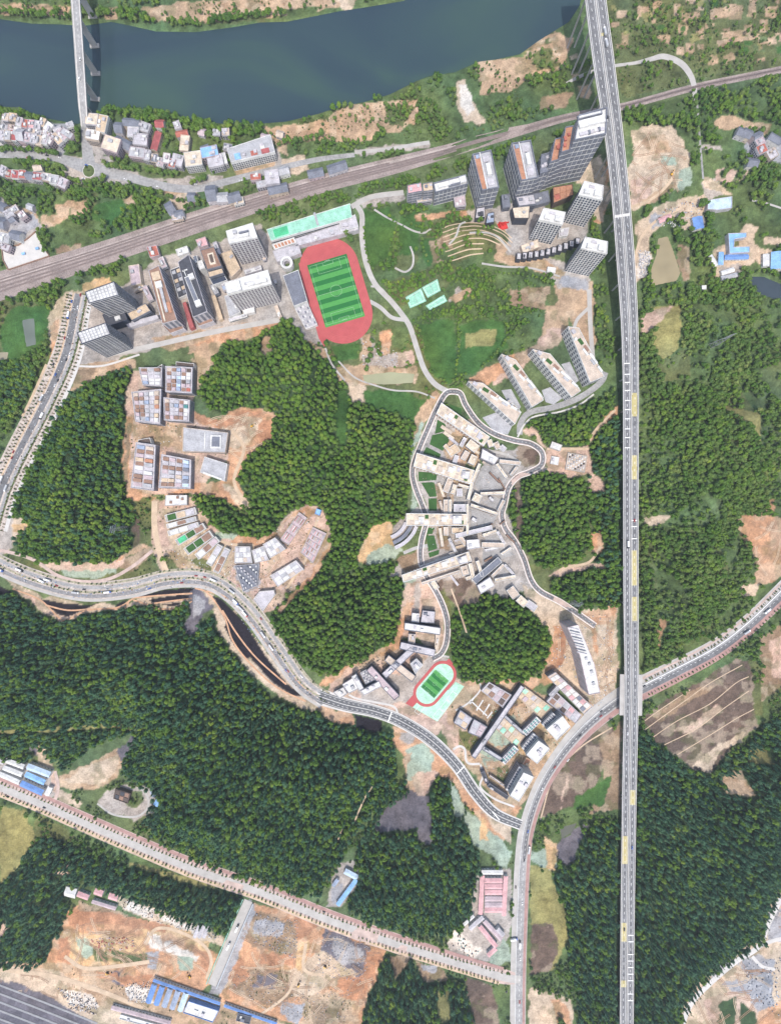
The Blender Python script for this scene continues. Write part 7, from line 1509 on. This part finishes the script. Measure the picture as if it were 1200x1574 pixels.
for u, v, an, kd, c_, lb in ((1146, 971, 32, 'truck', 'car_white', 'white lorry on the right hand road beyond the viaduct'), (1177, 939, 40, 'bus', 'car_white', 'white bus near the right edge of the right hand road'), (989, 1054, 28, 'car', 'car_dark', 'dark car just right of the viaduct underpass'), (1014, 1042, 28, 'car', 'car_white', 'white car right of the viaduct underpass'), (923, 1093, 40, 'car', 'car_dark', 'dark car left of the viaduct underpass'), (915, 1104, 40, 'car', 'car_silver', 'silver car left of the viaduct underpass'), (872, 1168, 50, 'car', 'car_white', 'white car on the bend of the right hand road'), (812, 1305, 80, 'truck', 'car_white', 'white lorry on the right hand road above the camp'), (805, 1322, 85, 'car', 'car_dark', 'dark car beside the green netted patch'), (792, 1363, 88, 'car', 'car_dark', 'dark car beside the pink camp'), (789, 1442, 10, 'truck', 'car_blue', 'blue lorry turning into the lower camp'), (798, 1450, 88, 'truck', 'car_dark', 'dark lorry below the blue lorry'), (778, 1523, 70, 'car', 'car_dark', 'dark car at the junction near the bottom edge'),
        (69, 1241, -22, 'car', 'car_dark', 'dark car on the diagonal road below the blue sheds'), (13, 1224, -22, 'car', 'car_dark', 'dark car on the diagonal road near the left edge'), (379, 1355, -20, 'car', 'car_dark', 'dark car on the diagonal road above the site street'), (498, 1401, -20, 'car', 'car_dark', 'dark car on the diagonal road at the camp turning'), (129, 275, 0, 'car', 'car_white', 'white van at the lower edge of the roundabout'), (124, 92, 95, 'car', 'car_white', 'white car in the middle of the river bridge'), (123, 122, 95, 'car', 'car_white', 'white car on the lower part of the river bridge'),
        (167, 910, 5, 'truck', 'car_blue', 'blue lorry on the lower left road'), (88, 900, -20, 'car', 'car_red', 'red car on the lower left road'), (66, 893, -25, 'truck', 'car_silver', 'silver lorry on the lower left road'), (371, 935, -45, 'truck', 'car_white', 'white lorry beside the tip of the curved site'), (363, 925, -45, 'truck', 'car_blue', 'blue lorry beside the tip of the curved site'), (405, 975, -55, 'truck', 'car_white', 'white lorry beside the black netted slope'), (440, 1030, -52, 'car', 'car_blue', 'blue car beside the lower end of the black netted slope'), (66, 612, 63, 'truck', 'car_white', 'white lorry on the west road'), (83, 560, 65, 'car', 'car_dark', 'dark car on the west road near the tower plaza'), (103, 553, 65, 'car', 'car_dark', 'dark car right of the west road carriageway'), (90, 585, 65, 'car', 'car_dark', 'dark car on the planted strip of the west road'),
        (500, 1485, 20, 'digger', 'machine', 'yellow excavator in the middle of the rubble site'), (459, 1513, 70, 'digger', 'machine', 'yellow excavator on the lower half of the rubble site'), (166, 1495, 10, 'digger', 'machine', 'yellow excavator beside the dark heap in the orange excavation'), (292, 1500, 120, 'digger', 'machine', 'yellow excavator at the right of the orange excavation'), (1028, 272, 60, 'digger', 'machine', 'yellow excavator on the sandy site right of the viaduct'), (388, 655, 30, 'digger', 'machine', 'yellow excavator on the clay clearing'), (365, 1425, 66, 'truck', 'car_dark', 'dark lorry on the white site street, upper one'), (352, 1452, 66, 'truck', 'car_silver', 'silver lorry on the white site street, lower one')):
    zz_ = 0.0
    if 'river bridge' in lb: c = min(Bc, key=lambda c: abs((787 - c[1] / (1 - c[2] / H)) - v)); zz_ = c[2]
    vehicle(lb, u, v, an, kd, c_, zz_)

cols_ = ['car_white', 'car_white', 'car_silver', 'car_dark', 'car_blue', 'car_red']
for pts, place, n in ((SR, 'on the lower left road', 26), (WR, 'on the west road', 16), (ER[:10], 'on the right hand road', 10), (P("-40,238 40,240 90,245 180,270 260,287 345,281 440,257"), 'on the village road', 10)):
    C = strip(pts, 1, 0, 0, None, 30)[2]; got = {}; lst = []
    for i in range(n):
        c = C[int((i + rnd.uniform(.1, .9)) / n * (len(C) - 1))]; off = rnd.choice([-6, -3, 3, 6, 8]) if n > 12 else rnd.choice([-2.5, 2.5]); x, y = c[0] + math.sin(c[3]) * off, c[1] - math.cos(c[3]) * off
        if -600 < x < 600 and -787 < y < 787: lst.append((x, y, c[3], rnd.choice(cols_), 'truck' if rnd.random() < .35 and n > 12 else 'car'))
    for x, y, a, c_, kd in sorted(lst):
        k_ = (c_, kd); got[k_] = got.get(k_, 0) + 1
        vehicle('%s %s %s, number %s from the west' % (c_[4:], 'lorry' if kd == 'truck' else 'car', place, ['one', 'two', 'three', 'four', 'five', 'six', 'seven', 'eight', 'nine', 'ten', 'eleven', 'twelve'][got[k_] - 1]), 600 + x, 787 - y, math.degrees(a), kd, c_)
# wheel tracks pressed into the bare sites
mat('rut_dark', (.30, .19, .125), .95, .3, .3); mat('rut_pale', (.52, .40, .29), .95, .25, .3)
def tyre_tracks(label, s, n, m, seed):
    R = random.Random(seed); poly = wpoly(P(s)); xs = [p[0] for p in poly]; ys = [p[1] for p in poly]; V = []; F = []
    for i in range(n):
        for q in range(50):
            x, y = R.uniform(min(xs), max(xs)), R.uniform(min(ys), max(ys))
            if inside(np.array([x]), np.array([y]), poly)[0]: break
        a = R.random() * 6.28; cv = R.uniform(-.05, .05); pth = []
        for k in range(int(R.uniform(12, 34))):
            pth.append((x, y, a)); a += cv + R.uniform(-.05, .05); x += 2.2 * math.cos(a); y += 2.2 * math.sin(a)
            if not inside(np.array([x]), np.array([y]), poly)[0]: break
        for sgn in (-1.1, 1.1):
            b_ = len(V)
            for (px_, py_, an) in pth:
                for w in (-.4, .4):
                    X, Y = px_ - math.sin(an) * (sgn + w), py_ + math.cos(an) * (sgn + w); V.append((X, Y, zat(X, Y) + .16 + i * .001))
            F += [(b_ + 2 * k, b_ + 2 * k + 2, b_ + 2 * k + 3, b_ + 2 * k + 1) for k in range(len(pth) - 1)]
    tag(mesh_obj('wheel_tracks', V, F, M(m)), label, kind='stuff')
for i, (s, n, lb) in enumerate((("85,1440 160,1395 300,1440 330,1480 300,1530 100,1500", 34, 'on the orange excavation'), ("385,1392 590,1455 560,1540 550,1600 340,1530 370,1440", 40, 'across the rubble site'), ("0,1485 200,1530 240,1560 0,1520", 16, 'on the sandy strip beside the rail yard'), ("300,640 420,630 420,670 380,705 350,740 345,700", 18, 'on the clay clearing'), ("850,960 940,940 945,1060 905,1090 850,1040", 22, 'around the big white block'), ("970,205 1050,200 1060,290 970,320", 16, 'on the sandy mound right of the viaduct'), ("250,780 300,775 350,840 400,835 470,790 500,830 430,930 330,885", 24, 'on the curved building site'), ("1060,1540 1200,1400 1200,1570 1080,1590", 22, 'on the lower right gravel yard'), ("690,1060 800,1050 830,1180 770,1230 700,1150", 18, 'between the south campus courts'), ("1140,800 1200,800 1200,880 1165,890", 12, 'on the orange clearing at the right edge'))):
    tyre_tracks('dark wheel tracks ' + lb, s, n, 'rut_dark', 40 + i); tyre_tracks('pale wheel tracks ' + lb, s, n // 2, 'rut_pale', 80 + i)
# ------------------------------------------------------------------ pylons, rubble
def pylon(label, u, v, h, rz):
    x, y = W(u, v); t = empty('pylon', (x, y, zat(x, y) - .5), label, 'pylon'); t.rotation_euler = (0, 0, rz)
    def bar3(mb, a, b_, r=.14):
        a, b_ = np.array(a, float), np.array(b_, float); d = b_ - a; L_ = np.linalg.norm(d); d /= L_; s = np.cross(d, (0, 0, 1) if abs(d[2]) < .9 else (1, 0, 0)); s /= np.linalg.norm(s); q = np.cross(d, s); k = len(mb.v)
        for p in (a, b_): mb.v += [tuple(p + s * r), tuple(p + q * r), tuple(p - s * r), tuple(p - q * r)]
        mb.f += [(k + i, k + (i + 1) % 4, k + 4 + (i + 1) % 4, k + 4 + i) for i in range(4)]
    cs = ((-1, -1), (1, -1), (1, 1), (-1, 1)); wd = lambda z: 3.2 * (1 - z / h) + .5
    for c in cs: mb = MB(); bar3(mb, (c[0] * wd(0), c[1] * wd(0), 0), (c[0] * .5, c[1] * .5, h), .32); mb.build('leg', M('steel'), t)
    mb = MB(); n = 8
    for k in range(n):
        z0, z1 = h * k / n, h * (k + 1) / n
        for i in range(4): c, d = cs[i], cs[(i + 1) % 4]; bar3(mb, (c[0] * wd(z0), c[1] * wd(z0), z0), (d[0] * wd(z1), d[1] * wd(z1), z1)); bar3(mb, (d[0] * wd(z0), d[1] * wd(z0), z0), (c[0] * wd(z1), c[1] * wd(z1), z1))
    mb.build('lattice', M('steel'), t)
    for z, w_ in ((.72, 7), (.85, 6), (.97, 5)):
        mb = MB(); bar3(mb, (-w_, 0, h * z), (w_, 0, h * z), .35); bar3(mb, (-w_, 0, h * z), (0, 0, h * z + 2)); bar3(mb, (w_, 0, h * z), (0, 0, h * z + 2)); mb.build('cross_arm', M('steel'), t)
pylon('steel lattice pylon in the valley wood on the right', 1084, 536, 46, .3); pylon('steel lattice pylon on the western wooded hill', 196, 812, 40, 1.4); pylon('steel lattice pylon in the small copse beside the viaduct', 876, 923, 36, .5)
def rubble(label, s, n, cols, smin=.6, smax=2.6, hmax=1.6, seed=1, name='rubble'):
    R = random.Random(seed); poly = wpoly(P(s)); xs = [p[0] for p in poly]; ys = [p[1] for p in poly]; mb = MB(); k = 0; mis = []
    while k < n:
        x, y = R.uniform(min(xs), max(xs)), R.uniform(min(ys), max(ys))
        if not inside(np.array([x]), np.array([y]), poly)[0]: continue
        a = len(mb.f); z = zat(x, y); mb.box(x, y, R.uniform(smin, smax) * .8, R.uniform(smin, smax * .7) * .7, R.random() * 3.1, z - .2, z + R.uniform(.3, hmax)); mis += [R.randrange(len(cols))] * (len(mb.f) - a); k += 1
    o = mb.build(name, M(cols[0]), None)
    for c in cols[1:]: o.data.materials.append(M(c))
    o.data.polygons.foreach_set('material_index', mis); tag(o, label, kind='stuff')
rubble('loose white and grey building material beside the viaduct yard', "980,385 998,388 996,415 982,432", 140, ['white', 'grey', 'lilac'], 1, 3, 2, 1)
rubble('stored building material on the pale yard of the right hand compounds', "1000,330 1080,300 1080,330 1050,350 1020,348", 120, ['white', 'grey', 'brown', 'bluegrey'], .8, 3, 2, 2)
rubble('red steel and timber stacks in the orange excavation', "140,1440 205,1438 210,1455 150,1460", 90, ['redroof', 'terracotta', 'mauve'], .6, 3.5, 1, 3)
rubble('boulders and rubble on the upper left of the rubble site', "392,1402 460,1415 455,1470 390,1450", 260, ['grey', 'bluegrey', 'beige', 'lilac'], .6, 2, 1.4, 4)
rubble('boulders and rubble on the right of the rubble site', "500,1430 570,1450 560,1510 480,1500", 220, ['grey', 'lilac', 'beige', 'bluegrey'], .6, 2, 1.4, 5); rubble('boulders and rubble at the bottom of the rubble site', "360,1490 540,1520 530,1574 420,1560 350,1520", 260, ['grey', 'lilac', 'tan', 'beige'], .6, 2, 1.2, 6)
rubble('stacked white blocks in the storage yard at the bottom left', "90,1518 150,1535 150,1560 110,1550", 200, ['white', 'lilac', 'dkbrown', 'beige'], .8, 2.8, 2, 7); rubble('stacked materials on the pale strip above the excavation', "190,1380 340,1432 335,1445 250,1420 190,1395", 220, ['white', 'beige', 'grey', 'brown'], .6, 2.6, 1.6, 8); rubble('materials left of the blue sheds', "192,1512 230,1508 228,1542 198,1540", 110, ['white', 'grey', 'beige'], .7, 3, 2, 9)
rubble('site materials along the lower left road', "-5,860 130,905 250,885 320,888 420,985 490,1070 470,1072 400,990 330,905 240,905 120,920 -5,880", 330, ['white', 'grey', 'bluegrey', 'brown', 'blue'], .6, 2.6, 1.6, 10); rubble('site materials along the west road', "105,470 130,470 115,555 85,620 40,710 15,760 0,740 60,620 90,545", 240, ['white', 'grey', 'dark', 'brown'], .6, 2.4, 1.6, 11)
rubble('loose materials across the curved building site', "255,780 300,770 335,825 400,832 470,780 505,815 480,870 420,940 380,915 300,885 260,850", 420, ['white', 'grey', 'brown', 'pink', 'tan', 'lilac'], .6, 2.8, 1.5, 12); rubble('loose materials on the clay around the big white block', "850,960 940,940 945,1060 905,1100 845,1045", 260, ['white', 'grey', 'tan', 'bluegrey'], .6, 2.6, 1.5, 13)
rubble('dark stacks on the clay behind the lower school', "545,1020 595,1002 590,1025 550,1032", 60, ['dark', 'dkbrown'], 1, 2.4, 1.5, 14); rubble('loose materials around the western school yard', "200,650 300,650 350,655 355,700 300,700 300,760 240,765 245,690 200,675", 200, ['white', 'tan', 'brown', 'grey'], .6, 2.4, 1.2, 15); rubble('materials on the bottom right gravel yard', "1140,1480 1200,1470 1195,1560 1150,1530", 120, ['white', 'grey', 'slate', 'bluegrey'], .6, 3, 2, 16)
rubble('parked gear in the white yard of the lower camp', "690,1450 706,1436 736,1462 728,1474", 40, ['dark', 'slate', 'brown', 'teal'], 1, 3, 1.6, 17); rubble('loose materials between the south campus wings', "700,1090 800,1050 890,1100 800,1230 745,1190", 320, ['white', 'tan', 'grey', 'brown', 'greenroof'], .5, 2.4, 1.2, 18); rubble('debris on the farm plots below the stadium', "552,520 612,540 612,564 556,566", 90, ['white', 'lilac', 'brown', 'grey'], .8, 3, 2, 19); rubble('loose materials on the central campus paving', "650,690 800,690 790,760 800,860 820,910 700,900 640,830", 380, ['white', 'cream', 'grey', 'brown', 'lilac'], .5, 2.6, 1.2, 20)
rubble('stones on the far and near river banks', "400,200 520,165 600,150 590,200 420,222", 120, ['tan', 'beige', 'dkbrown'], .5, 2, 1, 21)
# the air between the ground and the camera
hm_ = bpy.data.materials.new('haze'); hm_.use_nodes = True; N = hm_.node_tree.nodes; N.remove(N['Principled BSDF']); pv = N.new('ShaderNodeVolumePrincipled'); pv.inputs['Color'].default_value = (.80, .88, 1.0, 1); pv.inputs['Density'].default_value = HAZE; pv.inputs['Anisotropy'].default_value = .1
hm_.node_tree.links.new(pv.outputs[0], N['Material Output'].inputs['Volume'])
mb = MB(); mb.prism([(-9500, -9500), (9500, -9500), (9500, 9500), (-9500, 9500)], -8.0, 712.0, True); hz = mb.build('haze', hm_); tag(hz, 'thin bluish daylight haze over the whole valley', kind='stuff')
for t in BLD:
    for k in ('_q', '_h'):
        if k in t: del t[k]
